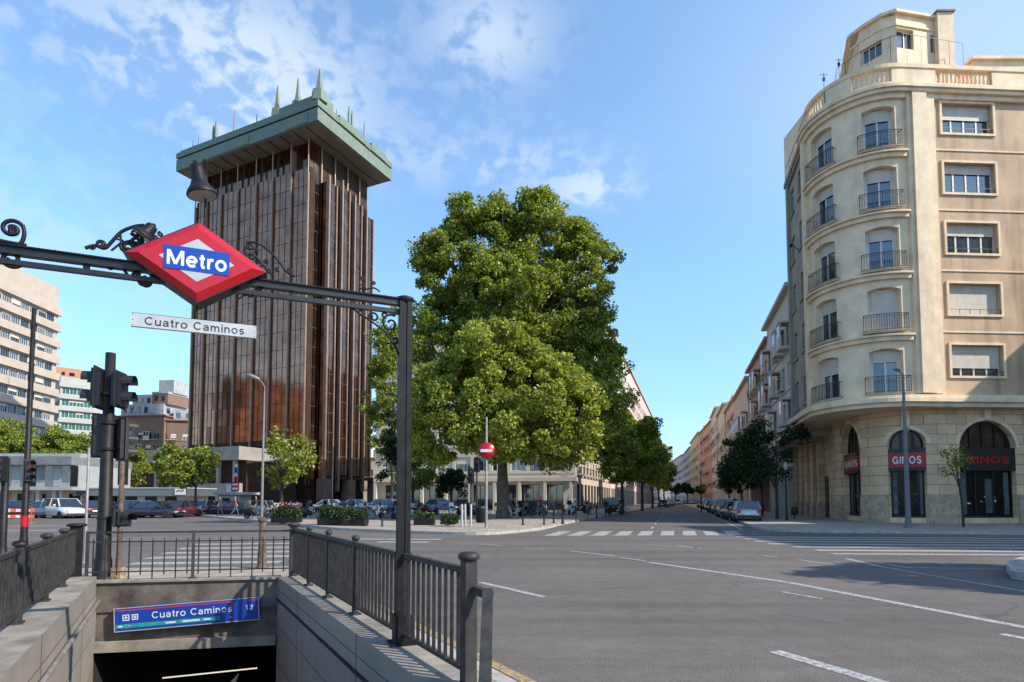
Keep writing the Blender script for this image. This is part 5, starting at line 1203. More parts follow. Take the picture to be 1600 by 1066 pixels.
def TR(u, d, z): p = G0 + dR_ * u + dL_ * d; return (p.x, p.y, z)       # right face: u to the back, d into the building
ZB = at(330, 692, G0.y + 8).z; ZT = ZR0
ZB = max(8.0, ZB)
def curtain(T, u0, u1, z0, z1, m, cols, rows, name='glass_bay', d=0.0, mull='tdark', tilt=.007):
    w = MB()
    for i in range(cols):
        for j in range(rows):
            a, b = u0 + (u1 - u0) * i / cols, u0 + (u1 - u0) * (i + 1) / cols; c, e = z0 + (z1 - z0) * j / rows, z0 + (z1 - z0) * (j + 1) / rows
            t1, t2 = rng.normal(0, tilt, 2)
            w.add([(a, d + t1, c), (b, d + t2, c), (b, d - t1, e), (a, d - t2, e)], [(0, 1, 2, 3)], m, T=T)
    o = w.build(name, tw); w = MB()
    for j in range(1, rows): c = z0 + (z1 - z0) * j / rows; w.box(u0, u1, d - .05, d + .02, c - .022, c + .022, mull, T=T)
    for i in range(1, cols): c = u0 + (u1 - u0) * i / cols; w.box(c - .02, c + .02, d - .06, d + .02, z0, z1, mull, T=T)
    w.build('mullion', o); return o
finx = [483, 456, 427, 401, 372, 346, 324]
us = [0] + [len_to_px_z(G0, dL_, p, 55) for p in finx[1:]] + [LLg]
FLH = 3.35; rows = int((ZT - 2.5 - ZB) / (FLH / 1))
for a, b in zip(us[:-1], us[1:]):
    curtain(TL, a + .12, b - .26, ZB, ZT - 5.5, 'tglass', 3, rows)
    curtain(TL, a + .35, b - .35, ZT - 5.4, ZT - .1, 'tdark' if False else 'tglass2', 3, 1, d=.9)
for u in us:
    w = MB(); w.box(u - .13, u + .13, -.42, .9, ZB - 2.5, ZT - 6.5 + (0 if u != us[1] else 5), 'bronze', T=TL); w.box(u - .26, u - .131, -.05, .9, ZB - 1, ZT - 5.5, 'tdark', T=TL)  # dark strip beside each fin paints in its shadow gap
    w.build('fin', tw)
    w = MB(); x, y, _ = TL(u, -.3, 0); w.tube([(x, y, ZT - 7), (x, y, ZT)], .12, 'bronze', 6); w.build('hanger_rod', tw)
# right face: deep dark recess, then saw-tooth bays
rowsR = int((ZT - 8 - 3) / FLH)
curtain(TR, .25, 2.3, 4, ZT - 6.0, 'tglass2', 2, rowsR, mull='bronze')
curtain(TR, 2.3, LRg, 4, ZT - .2, 'tglass2', 8, rowsR, name='recess_wall', d=1.4)
curtain(TR, .25, 2.3, ZT - 5.9, ZT - .2, 'orange_glint', 2, 2, d=.3)
nb_ = 4; pitch = (LRg - 2.6) / nb_
for i in range(nb_):
    u = 2.9 + pitch * i; wd = pitch * .62; dep = 3.0; zt = ZT - 4.0 - 1.2 * i - (1.0 if i else 3.0); zb_2 = 6.0 if i else 3.0
    # front pane (facing right), return pane facing the camera, side
    curtain(TR, u, u + wd, zb_2, zt, 'tglass2', 2, rowsR, d=1.3 - dep, mull='bronze')
    Tn = lambda p, d, z, u=u: TR(u + d, 1.35 - p, z)
    curtain(Tn, .35, dep, zb_2, zt, ('tglass2', 'tglass', 'tglass', 'tglass')[i], 1, rowsR, name='glass_return', mull='tdark')
    if i == 1: curtain(Tn, .4, dep - .3, zt - 13, zt - .5, 'orange_glint', 1, 5, name='glass_return', d=-.04)
    w = MB(); w.box(u - .16, u + .16, 1.3 - dep - .45, 1.3 - dep + .3, zb_2 - 3 if zb_2 > 5 else 0, zt + 1, 'bronze', T=TR)
    w.box(u + wd - .12, u + wd + .12, 1.3 - dep - .25, 1.3, zb_2, zt, 'bronze', T=TR); w.build('fin', tw)
    w = MB(); w.quad(TR(u, 1.3 - dep, zt), TR(u + wd, 1.3 - dep, zt), TR(u + wd, 1.35, zt), TR(u, 1.35, zt), 'bronze'); w.build('bay_roof', tw)
    w = MB(); x, y, _ = TR(u + .1, 0, 0); w.tube([(x, y, zt), (x, y, ZT)], .16, 'bronze', 6); w.build('hanger_rod', tw)
# concrete core, underside and brick entrance pillars
w = MB(); a, b, c, d = TL(.4, 1.0, 0), TL(LLg - .4, 1.0, 0), TL(LLg - .4, LRg - .3, 0), TL(.4, LRg - .3, 0)
w.prism([a[:2], b[:2], c[:2], d[:2]], 0, ZT, 'tdark'); w.build('core', tw)
w = MB(); q = [TL(-.2, 0, 0), TL(LLg + .2, 0, 0), TL(LLg + .2, LRg, 0), TL(-.2, LRg, 0)]; w.prism([p[:2] for p in q], ZB - 1.0, ZB - .05, 'tdark'); w.build('bottom_slab', tw)
w = MB()
for px, wd in ((506, 1.8), (545, 2.0), (585, 2.2)):
    s = len_to_px(Vector((TR(0, -1.2, 0)[:2])), dR_, px); w.box(s - wd / 2, s + wd / 2, -2.0, -.3, 0, 5.2, 'rbrick', T=TR)
w.box(3, LRg, -1.9, -.4, 5.2, 5.8, 'tdark', T=TR); w.build('brick_pillar', tw)
for u in us[1:-1:2]:
    w = MB(); w.box(u - .5, u + .5, 2, 3, 0, ZB - 1, 'tconc', T=TL); w.build('column', tw)
# roof: coffered soffit, stepped green copper bands, spires
def TRf(u, v, z): p = R02 + dL_ * u + dR_ * v; return (p.x, p.y, z)
w = MB()
def rect(i0, i1, j0, j1, z0, z1, m, top=None): w.prism([TRf(i0, j0, 0)[:2], TRf(i1, j0, 0)[:2], TRf(i1, j1, 0)[:2], TRf(i0, j1, 0)[:2]], z0, z1, m, top)
HH = ZR1 - ZR0
rect(0, LLr, 0, LRr, ZR0 + .02, ZR0 + HH * .52, 'copper'); rect(.25, LLr - .25, .25, LRr - .25, ZR0 + HH * .52, ZR0 + HH * .60, 'tdark')
rect(-.05, LLr + .05, -.05, LRr + .05, ZR0 + HH * .60, ZR0 + HH * .84, 'copper'); rect(.5, LLr - .5, .5, LRr - .5, ZR0 + HH * .84, ZR1, 'copper')
w.build('copper_roof', tw)
w = MB(); rect(.3, LLr - .3, .3, LRr - .3, ZR0 - .12, ZR0 + .019, 'soffit')
for i in range(1, 12): rect(LLr * i / 12 - .06, LLr * i / 12 + .06, .3, LRr - .3, ZR0 - .22, ZR0 - .12, 'tdark')
w.build('roof_soffit', tw)
w = MB()      # inset darker/raised roof panels along the edges
for (i0, i1) in ((LLr * .45, LLr * .78), (LLr * .06, LLr * .20)): rect(i0, i1, -.12, .4, ZR0 + HH * .05, ZR0 + HH * .46, 'copper')
for (j0, j1) in ((LRr * .25, LRr * .6), (LRr * .68, LRr * .9)): rect(-.14, .4, j0, j1, ZR0 + HH * .62, ZR0 + HH * .95, 'copper')
rect(LLr * .12, LLr * .98, 2.2, 3.6, ZR1, ZR1 + .8, 'copper'); rect(2.2, 3.4, 2.2, LRr - 2, ZR1, ZR1 + .8, 'copper'); rect(LLr * .02, LLr * .28, 1.2, 4.5, ZR1, ZR1 + 1.5, 'copper')
w.build('roof_panel', tw)
def spire(px, py, h, v=2.2, w0=.75, m='copper'):
    u = len_to_px_z(R02 + dR_ * v, dL_, px, ZR1 + 1); p = TRf(u, v, 0); Y = p[1]; zt = at(px, py, Y).z
    s = MB(); s.lathe([(w0 * 1.5, ZR1), (w0 * 1.4, ZR1 + (zt - ZR1) * .3), (w0 * .9, ZR1 + (zt - ZR1) * .34), (w0 * .55, ZR1 + (zt - ZR1) * .55), (.12, zt - .3), (.001, zt)], m, (p[0], p[1], 0), 6)
    for f in s.sm: pass
    s.sm = [False] * len(s.sm); return s.build('spire', tw)
spire(433, 132, 6); spire(465, 121, 6); spire(499, 106, 7, 1.6, .95)
for px, py, r in ((366, 172, .16), (337, 190, .3), (333, 196, .2), (311, 214, .15), (302, 217, .15), (401, 178, .1), (283, 228, .12)):
    u = len_to_px_z(R02 + dR_ * 2, dL_, px, ZR1 + 1); p = TRf(u, 2, 0); zt = at(px, py, p[1]).z
    s = MB(); s.lathe([(r, ZR1 - .2), (r, ZR1 + (zt - ZR1) * .7), (r * .4, zt), (.001, zt)], 'copper' if r > .18 else 'grey_pole', (p[0], p[1], 0), 8); s.build('mast', tw)
for px, py, r in ((545, 166, .25), (550, 172, .25), (569, 190, .15), (526, 170, .1), (589, 226, .12)):
    k = len_to_px_z(R02 + dL_ * 1.5, dR_, px, ZR1 + 1); p = TRf(1.5, k, 0); zt = at(px, py, p[1]).z
    s = MB(); s.lathe([(r, ZR1 - .2), (r, ZR1 + (zt - ZR1) * .7), (r * .4, zt), (.001, zt)], 'copper', (p[0], p[1], 0), 8); s.build('mast', tw)
# low concrete podium in front
pd = thing('podium', 'beige concrete slab podium wrapping the foot of the bronze tower', 'podium', (0, 0, 0))
p0, p1 = gp(372, 86), gp(184, 96); dd = (p1 - p0); Lp = dd.length; dd.normalize(); nn = Vector((-dd.y, dd.x)); nn = nn if nn.y > 0 else -nn
zt = at(372, 697, 86).z; zb_3 = at(372, 718, 86).z
w = MB(); w.prism([p0, p1, p1 + nn * 8, p0 + nn * 14 ], zb_3, zt, 'tconc'); w.build('upper_slab', pd)
w = MB(); q0, q1 = gp(384, 86.5), gp(330, 89); w.prism([q0, q1, q1 + nn * 10, q0 + nn * 10], zt - .6, zt - .1, 'tconc') if False else None
w.prism([p0 + nn * 1.5, p1 + nn * 1.5, p1 + nn * 10, p0 + nn * 12], 0, zb_3 - .002, 'tdark'); w.build('recess', pd)
w = MB(); w.prism([p0 + nn * .2 + dd * .5, p0 + nn * .2 + dd * 10, p0 + nn * 1.3 + dd * 10, p0 + nn * 1.3 + dd * .5], 2.6, 4.0, 'tconc'); w.build('lower_slab', pd)
w = MB()
for k in range(6): a = p0 + dd * (1 + k * 3.4) + nn * .3; w.prism([a, a + dd * .5, a + dd * .5 + nn * .5, a + nn * .5], 0, zb_3 - .003, 'tconc')
w.build('column', pd)

# unseen blocks added beyond the right edge, whose shade falls over the crossing and the restaurant's ground floor
building('apartment_building', 'tall unseen apartment block added beyond the right edge, shading the right zebra crossing', (45, 20), R(-90), 14, 14, 29, 'cream', (5, 3.4, 7, 1.4, 2, 3.0, .6), ('front',), winmix=('balcony',), seed=61)
building('apartment_building', 'lower unseen apartment block added beyond the right edge, shading the restaurant front', (45, 36), R(-90), 15.5, 14, 22.0, 'ochre', (5, 3.4, 5, 1.4, 2, 3.0, .6), ('front',), winmix=('plain',), seed=62)

# ------------------------------------------------------------------ left background buildings
def left_face_building(name, label, pcorner, vp, L, H, floors, wall, D=18, **kw):
    d = Vector((vp - 800, 900)).normalized(); o = pcorner - d * L     # facade runs from near point to far corner, faces right
    # front faces -y local: outward = right of travel; x axis = d
    return building(name, label, (o.x, o.y), math.atan2(d.y, d.x), L, D, H, wall, floors, **kw), o, d
H1 = at(80, 452, 150).z
t, o, d = left_face_building('office_building', 'pale pink office block with long ribbon windows at far left', gp(80, 150), 720, 31.3, H1, (4.8, 4.3, int((H1 - 6.0) / 4.3), 2.7, 1.9, 2.85, .2), 'bband', 20, sides=('front', 'back'), winmix=('ribbon', 'dark'), seed=51, cornice=False)
nf = int((H1 - 6.0) / 4.3)
w = MB()
for k in range(nf + 1): z = 4.8 + 4.3 * k - 2.15; w.box(-.1, 31.8, -.7, -.003, z, z + 1.9, 'bband')
w.build('projecting_band', t)
w = MB(); w.box(4, 11, 3, 9, H1 - .3, H1 + 4.2, 'bband'); w.box(12, 14, 3, 5, H1 - .3, H1 + 1.5, 'gwhite'); w.build('roof_room', t)
Yg = 185; xg0, xg1 = gp(88, Yg), gp(151, Yg + 7.5); dd = xg1 - xg0; Hg = at(88, 588, Yg).z
t = building('apartment_building', 'white apartment block with green glass bands, far left', (xg0.x, xg0.y), math.atan2(dd.y, dd.x), dd.length, 14, Hg, 'gwhite', (5.0, 3.85, int((Hg - 5.5) / 3.85), 1.8, 1.9, 1.95, .1), sides=('front', 'left'), winmix=('green',), seed=52, cornice=False)
w = MB()
for k in range(int((Hg - 5.5) / 3.85) + 1): z = 5.0 + 3.85 * k - 1.6; w.box(-.3, dd.length + .3, -.6, -.003, z, z + 1.4, 'gwhite')
w.build('balcony_band', t)
w = MB(); w.box(-1.5, 6.0, 3, 9, Hg - .3, Hg + 3.6, 'obrick'); w.box(0.5, 1.4, 2.97, 2.999, Hg + .9, Hg + 2.1, 'wglass'); w.box(2.5, 4, 2.97, 2.999, Hg + .9, Hg + 2.1, 'wglass'); w.build('brick_penthouse', t)
# brick house with grey mansard
Yb = 138; xb0, xb1 = gp(170, Yb + 2), gp(252, Yb); dd = xb1 - xb0; Hb = at(252, 650, Yb).z
t = building('brick_house', 'red brick apartment house with pale stepped attic left of the tower', (xb0.x, xb0.y), math.atan2(dd.y, dd.x), dd.length, 16, Hb, 'rbrick', (4.0, 3.0, int((Hb - 4.5) / 3.0), 1.5, 1.7, 2.1, .3), sides=('front', 'right'), winmix=('balcony', 'plain', 'bay'), seed=53)
L_ = dd.length; w = MB()
w.box(1.5, L_ - 1, 1.2, 14, Hb + .29, Hb + 3.2, 'mansard'); w.box(3.5, L_ - 2.2, 2.4, 12, Hb + 3.2, Hb + 5.8, 'gwhite'); w.box(L_ - 4.5, L_ - .3, 1.6, 9, Hb + 3.2, Hb + 6.2, 'rbrick'); w.box(L_ - 4, L_ + .1, 3, 8, Hb + 6.2, Hb + 9.4, 'mansard')
w.box(L_ - 4.6, L_ - .2, 1.5, 9.1, Hb + 5.8, Hb + 6.25, 'gwhite')
for x in np.arange(2.2, L_ - 5, 1.9): w.box(x, x + .9, 1.16, 1.199, Hb + 1.0, Hb + 2.4, 'wglass'); w.box(x - .1, x + 1.0, .9, 1.15, Hb + 2.42, Hb + 2.6, 'gwhite')
for x in np.arange(4.2, L_ - 5.5, 1.7): w.box(x, x + .8, 2.36, 2.399, Hb + 3.7, Hb + 5.0, 'wglass')
for x in (L_ - 3.8, L_ - 2): w.box(x, x + .9, 1.56, 1.599, Hb + 4.0, Hb + 5.2, 'wglass')
for y in np.arange(2.2, 13, 2.4): w.box(L_ - .96, L_ - .92, y, y + 1.1, Hb + 1, Hb + 2.4, 'wglass')
w.build('attic', t); chimneys(t, L_, 14, Hb + 3, 4, 9)
xr = xb1; t = building('brick_house', 'darker brick house wing partly hidden by the bronze tower', (xr.x + .3, xr.y + 1.0), R(18), 16, 16, Hb - 1.0, 'rbrick', (4.0, 3.0, int((Hb - 5.5) / 3.0), 1.4, 1.6, 2.6, .3), sides=('front',), winmix=('plain', 'balcony'), seed=54)
w = MB(); w.box(1, 15, 1.5, 12, Hb - .71, Hb + 2.0, 'mansard')
for x in np.arange(1.6, 14, 2.2): w.box(x, x + 1, 1.46, 1.499, Hb - .1, Hb + 1.2, 'wglass')
w.build('attic', t)
# a brown block outside the picture on the left, seen mirrored in the tower's glass
t = building('apartment_building', 'brown apartment block left of the photo, mirrored in the tower glass', (-150, 40), R(75), 46, 14, 42, 'brownw', (5, 3.4, 10, 2.2, 1.7, 5.2, 1), sides=('front',), winmix=('plain',), seed=55)
# white pavilion
pv = thing('pavilion', 'white two storey glass pavilion behind the parked cars at left', 'pavilion', (0, 0, 0)); Yp = 62
xa, xb_ = gp(-60, Yp).x, gp(122, Yp).x; zr = at(60, 714, Yp).z; zm = at(60, 762, Yp).z
w = MB(); w.box(xa, xb_ - .2, Yp - .8, Yp + 9, zr - .9, zr, 'pavg'); w.box(xa, xb_ - 1, Yp + 1.5, Yp + 8, zr, zr + .5, 'pavw'); w.build('roof', pv)
w = MB(); w.box(xa, xb_, Yp, Yp + 8.5, zm, zr - .902, 'pavw'); w.build('upper_storey', pv)
w = MB()
for k in range(14): x = xa + (xb_ - xa) * (k + .06) / 14; w.box(x, x + (xb_ - xa) / 14 * .88, Yp - .03, Yp - .002, zm + (.15 if k % 3 else .6), zr - 1.0, ('wglass', 'pavw', 'wglass', 'dglass', 'pavg')[k % 5])
w.build('window_band', pv)
w = MB(); w.box(xa, xb_ + .4, Yp - 1.4, Yp + 8.5, zm - .30, zm - .002, 'pavw'); w.build('floor_slab', pv)
w = MB(); w.box(xa + .5, xb_ - .6, Yp + 1.5, Yp + 8, 0, zm - .301, 'greyw')
for k in range(8): x = xa + 1 + k * 1.9; w.box(x, x + 1.2, Yp + 1.46, Yp + 1.499, .9, 2.2, 'dglass')
w.build('ground_storey', pv)
for px in (22, 52, 70, 95, 106): 
    x = gp(px, Yp).x; w = MB(); w.box(x - .2, x + .2, Yp - .9, Yp - .5, 0, zm - .302, 'pavw'); w.build('column', pv)
# low shop row with dark fascia
Yk = 64; k0, k1 = gp(128, Yk).x, gp(300, Yk).x; zk = at(240, 762, Yk).z
kr = thing('shop_row', 'low kiosk row with dark fascia behind the parked cars', 'kiosk row', (k0, Yk, 0)); Wk = k1 - k0
w = MB(); w.box(0, Wk - .8, 0, 5, 0, zk - .9, 'gwhite'); w.build('wall', kr)
w = MB(); w.box(-.2, Wk, -1.0, 5.2, zk - .92, zk - .12, 'grey_c'); w.box(-.3, Wk + .1, -1.1, 5.3, zk - .118, zk, 'gwhite'); w.build('fascia', kr)
w = MB()
for k in range(5): x = .5 + k * 2.2; w.box(x, x + 1.3, -.03, -.002, .5, zk - 1.0, 'dglass')
w.build('shop_window', kr)
w = MB(); w.box(Wk - 1.2, Wk - .05, -1.16, -1.101, zk - .8, zk - .14, 'white'); w.build('sign_box', kr)
w = MB()
for k in range(4): x = Wk - 1.05 + k * .22; w.box(x, x + .18, -1.175, -1.161, zk - .5 + .08 * (k % 2), zk - .36 + .08 * (k % 2), 'sred')
w.build('sign_mark', kr)
# white ticket kiosk
kk = thing('kiosk', 'small white ticket kiosk with red signs between the two street trees', 'kiosk', (gp(338, 58).x, 58, 0)); Wk = gp(383, 58).x - gp(338, 58).x
w = MB(); w.box(.2, Wk - .5, 0, 2.5, 0, 1.75 + .3, 'gwhite'); w.box(.6, 1.4, -.03, -.002, .9, 1.7, 'dglass'); w.box(1.6, 1.9, -.03, -.002, .1, 1.7, 'gglass'); w.build('booth', kk)
w = MB(); w.box(-.1, Wk + .2, -.5, 3, 2.05, 2.3, 'gwhite'); w.build('roof', kk)
w = MB(); w.box(Wk * .45, Wk * .45 + .45, -.55, -.501, 2.3, 3.05, 'white'); w.build('sign', kk)
w = MB(); w.box(Wk * .62, Wk * .62 + .75, -.56, -.512, 2.4, 3.3, 'red'); w.box(Wk * .62 + .1, Wk * .62 + .65, -.575, -.561, 2.55, 2.75, 'white'); w.box(Wk * .62 + .1, Wk * .62 + .65, -.575, -.561, 2.95, 3.15, 'white'); w.build('red_sign', kk)
for px, c, lab in ((371, 'red', 'slim red and white banner pole beside the kiosk'),):
    t = pole('banner_pole', lab, 'banner', px, 58, 5.2, .05, .04, 'grey_pole'); w = MB(); w.box(-.32, -.05, -.02, .02, 3.0, 5.0, 'white'); w.box(-.32, -.05, -.03, -.021, 3.1, 3.9, c); w.box(-.32, -.05, -.03, -.021, 4.2, 4.8, 'blue'); w.build('banner', t)

# ------------------------------------------------------------------ trees
def leaf_mesh(centers, size, m, up=.35, seed=0):
    r = np.random.default_rng(seed); n = len(centers)
    nrm = r.normal(size=(n, 3)); nrm[:, 2] += up * 2; nrm /= np.linalg.norm(nrm, axis=1)[:, None]
    a = np.cross(nrm, r.normal(size=(n, 3))); a /= np.linalg.norm(a, axis=1)[:, None]; b = np.cross(nrm, a)
    s = (size * r.uniform(.6, 1.3, n))[:, None]
    c = centers
    fold = nrm * s * .18
    v = np.stack([c - a * s * .62, c - b * s * .46 + a * s * .05 + fold, c + a * s * .62, c + b * s * .46 - a * s * .02 + fold], 1).reshape(-1, 3)
    me = bpy.data.meshes.new('crown'); me.vertices.add(n * 4); me.vertices.foreach_set('co', v.ravel())
    me.loops.add(n * 4); me.loops.foreach_set('vertex_index', np.arange(n * 4, dtype=np.int32))
    me.polygons.add(n); me.polygons.foreach_set('loop_start', np.arange(0, n * 4, 4, dtype=np.int32)); me.polygons.foreach_set('loop_total', np.full(n, 4, dtype=np.int32))
    me.update(calc_edges=True); me.materials.append(M[m]); return me
def crown_points(lobes, n_cl, per, cr, seed, inner=.5, sq=.8, gaps=-.12):
    """clusters of leaves scattered through the outer shell of each lobe (cx, cy, cz, rx, ry, rz)"""
    r = np.random.default_rng(seed); vol = np.array([l[3] * l[4] * l[5] for l in lobes]) ** .67; vol /= vol.sum(); out = []; cl = []
    tot = 0
    while tot < n_cl:
        k = r.choice(len(lobes), p=vol); l = lobes[k]; d = r.normal(size=3); d /= np.linalg.norm(d)
        f = (inner ** 3 + (1 - inner ** 3) * r.random()) ** (1 / 3) * r.uniform(.88, 1.10)
        c = np.array([l[0] + d[0] * l[3] * f, l[1] + d[1] * l[4] * f, l[2] + d[2] * l[5] * f])
        if gaps and mnoise.noise(Vector((c[0] * .42 + seed, c[1] * .42, c[2] * .38))) < gaps and r.random() < .9: continue
        cl.append(c); tot += 1
        m_ = int(per * r.uniform(.45, 1.5)); rr = cr * r.uniform(.6, 1.35)
        q = r.normal(size=(m_, 3)); q /= np.linalg.norm(q, axis=1)[:, None]; q *= (r.random(m_) ** .45)[:, None]
        q[:, 2] *= sq; out.append(c + q * rr + np.array([0, 0, 0]))
    return np.concatenate(out), cl
def tree(name, label, loc, lobes, n_cl, per, cr, leaf, lsize, trunk_r, trunk_h, seed=0, group=None, bark='bark', limbs=10, flare=1.5, trunks=None, lean=(0, 0), extra=None):
    t = thing(name, label, 'tree', loc, 0, group); rn = random.Random(seed)
    pts, cl = crown_points(lobes, n_cl, per, cr, seed, gaps=(0.0 if extra else -.12))
    lo = min(l[2] - l[5] for l in lobes); pts = pts[pts[:, 2] > max(lo, 1.4) - .3]
    mesh_obj('crown', leaf_mesh(pts, lsize, leaf, seed=seed), t)
    if extra:
        p2, c2 = crown_points(extra[0], extra[1], per, cr, seed + 1, gaps=-.06); mesh_obj('lower_crown', leaf_mesh(p2[p2[:, 2] > 3.2], lsize, extra[2], seed=seed + 1), t); cl = cl + c2[::2]
    w = MB(); top = max(l[2] for l in lobes)
    P = [(0, 0, -.05), (0.0, 0, .25), (.02 + lean[0] * .3, 0 + lean[1] * .3, trunk_h * .5), (lean[0], lean[1], trunk_h), (lean[0] * 1.2 + rn.uniform(-.3, .3) * trunk_h * .1, lean[1], trunk_h + (top - trunk_h) * .5), (lean[0] * 1.3, lean[1], top)]
    w.tube(smooth_path([Vector(p) for p in P], 4), [trunk_r * k for k in np.interp(np.linspace(0, 1, 21), [0, .08, .2, .4, .6, .8, 1], [flare, 1.12, 1, .9, .7, .35, .08])], bark, 10)
    order = sorted(range(len(cl)), key=lambda i: rn.random())[:limbs * 4]
    fork = Vector((lean[0], lean[1], trunk_h * .95))
    for j, i in enumerate(order):
        e = Vector(cl[i]); s = Vector((lean[0], lean[1], trunk_h * rn.uniform(.8, 1.05) + max(0, (e.z - trunk_h)) * rn.uniform(.0, .55)))
        if e.z < s.z - 1.5: continue
        mid = s.lerp(e, .5) + Vector((0, 0, (e - s).length * .10)); r0 = trunk_r * (.34 if j < limbs else .12)
        w.tube(smooth_path([s, mid, e], 3), [r0, r0 * .85, r0 * .7, r0 * .5, r0 * .38, r0 * .25, r0 * .12], bark, 6, caps=False)
    w.build('trunk', t); return t
# the big plane tree: trunk seen at px 785, base y 812
TY = 45.0; tx = (785 - 800) / F * TY
def lobe(pxc, pyc, pw, ph, Y=TY, dy=0, depth=None, ox=tx, oy=TY):
    Yc = Y + dy; p = at(pxc, pyc, Yc); rx = pw / 2 / F * Yc; rz = ph / 2 / F * Yc
    return (p.x - ox, Yc - oy, p.z, rx, depth or rx, rz)
big = [lobe(765, 400, 115, 190, dy=1.5), lobe(848, 372, 100, 165, dy=1.5), lobe(700, 430, 100, 150, dy=1), lobe(905, 450, 110, 200, dy=1.5), lobe(800, 500, 230, 240, dy=2.5),
       lobe(690, 540, 120, 170, dy=1.5), lobe(915, 570, 120, 190, dy=1.5), lobe(733, 342, 76, 62, dy=1.5), lobe(780, 350, 60, 70, dy=1.5), lobe(840, 322, 58, 50, dy=1), lobe(820, 345, 60, 60, dy=1), lobe(900, 375, 60, 60, dy=1.2), lobe(945, 405, 42, 60, dy=1), lobe(668, 405, 50, 70, dy=1)]
front = [lobe(770, 570, 150, 150, dy=-4), lobe(720, 620, 140, 130, dy=-4), lobe(840, 620, 150, 140, dy=-4.5), lobe(900, 650, 120, 110, dy=-3.5), lobe(790, 670, 200, 100, dy=-4), lobe(680, 670, 110, 110, dy=-3), lobe(950, 620, 70, 130, dy=-1), lobe(870, 700, 140, 70, dy=-3), lobe(742, 540, 40, 90, dy=-4), lobe(790, 530, 50, 70, dy=-4),lobe(860, 560, 50, 60, dy=-4)]
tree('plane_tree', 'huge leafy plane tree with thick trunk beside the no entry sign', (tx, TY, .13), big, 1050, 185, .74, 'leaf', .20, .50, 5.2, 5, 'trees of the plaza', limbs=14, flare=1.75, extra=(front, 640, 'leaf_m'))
def small_tree(label, px, Y, pyb, pw, top, bot, leaf, seed, lean=0, group='trees of the plaza', lsize=.22, dens=1.0, r=.14, name='street_tree', z0=.13, bark='bark_dark', irregular=True, trunkpx=None):
    x = ((trunkpx or px) - 800) / F * Y; rn = random.Random(seed); cx = (px - 800) / F * Y - x
    rx = pw / 2 / F * Y; zt = at(px, top, Y).z; zb = at(px, bot, Y).z; rz = (zt - zb) / 2; zc = (zt + zb) / 2
    L = [(cx, 0, zc, rx * .78, rx * .72, rz * .80)]
    for k in range(9):
        a = rn.uniform(0, 6.28); f = rn.uniform(.42, .80); L.append((cx + math.cos(a) * rx * f, math.sin(a) * rx * f * .8, zc + rn.uniform(-.5, .5) * rz, rx * rn.uniform(.3, .46), rx * .4, rz * rn.uniform(.28, .42)))
    L.append((cx + rn.uniform(-.2, .2) * rx, 0, zt - rz * .42, rx * .4, rx * .4, rz * .40))
    vol = rx * rx * rz; n = int(max(40, min(260, vol * 3.2)) * dens)
    return tree(name, label, (x, Y, z0), L, n, 90, min(.62, rx * .30), leaf, lsize * .8, r, max(1.6, zb + .3), seed, group, bark, limbs=7, flare=1.3)
small_tree('round bright green tree left of the white kiosk', 290, 55, 0, 122, 690, 772, 'leaf_y', 61, trunkpx=306, lsize=.27)
small_tree('taller bright green tree right of the white kiosk, before the tower', 446, 38, 0, 112, 668, 776, 'leaf_y', 62, trunkpx=440, lsize=.20)
for i, (px, Y, pw, top, bot, lf, lab) in enumerate([
    (5, 72, 110, 655, 735, 'leaf', 'broad green tree above the white pavilion, at the very left edge'), (85, 74, 100, 668, 735, 'leaf', 'green tree behind the dark lamp column at left'),
    (140, 70, 80, 672, 760, 'leaf_y', 'yellowing tree left of the traffic light post'), (205, 76, 70, 700, 765, 'leaf_y', 'small yellowing tree right of the traffic light post'),
    (645, 52, 74, 712, 775, 'leaf_y', 'small bright tree beside the portal post'), (612, 66, 90, 470, 740, 'leaf', 'tall dark tree rising between the tower and the plane tree'),
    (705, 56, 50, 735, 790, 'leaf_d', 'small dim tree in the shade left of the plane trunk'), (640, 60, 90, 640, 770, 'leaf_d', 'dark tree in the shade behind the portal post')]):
    small_tree(lab, px, Y, 0, pw, top, bot, lf, 70 + i, lsize=.26, r=.16, dens=1.2)
# left row along the street, its sunlight painted in by lighter leaves
rowL = [(972, 58, 122, 644, 776, 'leaf_m', 'leafy street tree at the left mouth of the street'), (1003, 74, 88, 660, 776, 'leaf_m', 'second leafy street tree of the left row'), (1019, 92, 58, 680, 777, 'leaf_m', 'third street tree of the left row'),
        (1029, 112, 46, 700, 777, 'leaf_m', 'fourth street tree of the left row'), (1037, 138, 30, 728, 778, 'leaf', 'fifth street tree of the left row, small in the distance')]
for i, (px, Y, pw, top, bot, lf, lab) in enumerate(rowL): small_tree(lab, px, Y, 0, pw, top, bot - 6, lf, 90 + i, group='street trees on the left pavement', lsize=.26 + Y * .001, r=.2, dens=1.7)
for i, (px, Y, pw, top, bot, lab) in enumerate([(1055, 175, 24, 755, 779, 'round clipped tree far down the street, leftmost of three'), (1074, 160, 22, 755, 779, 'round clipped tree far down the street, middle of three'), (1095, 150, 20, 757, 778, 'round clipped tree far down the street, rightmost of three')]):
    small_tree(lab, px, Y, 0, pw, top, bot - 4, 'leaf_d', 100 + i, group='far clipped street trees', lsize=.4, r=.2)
rowR = [(1205, 42.5, 118, 652, 768, 'dark shaded street tree before the arcade, nearest of the right row', 1213), (1172, 49, 84, 668, 775, 'second dark street tree of the right row', 1190), (1150, 58, 62, 706, 777, 'third dark street tree of the right row', 1158), (1137, 70, 40, 735, 778, 'fourth dark street tree of the right row', 1139)]
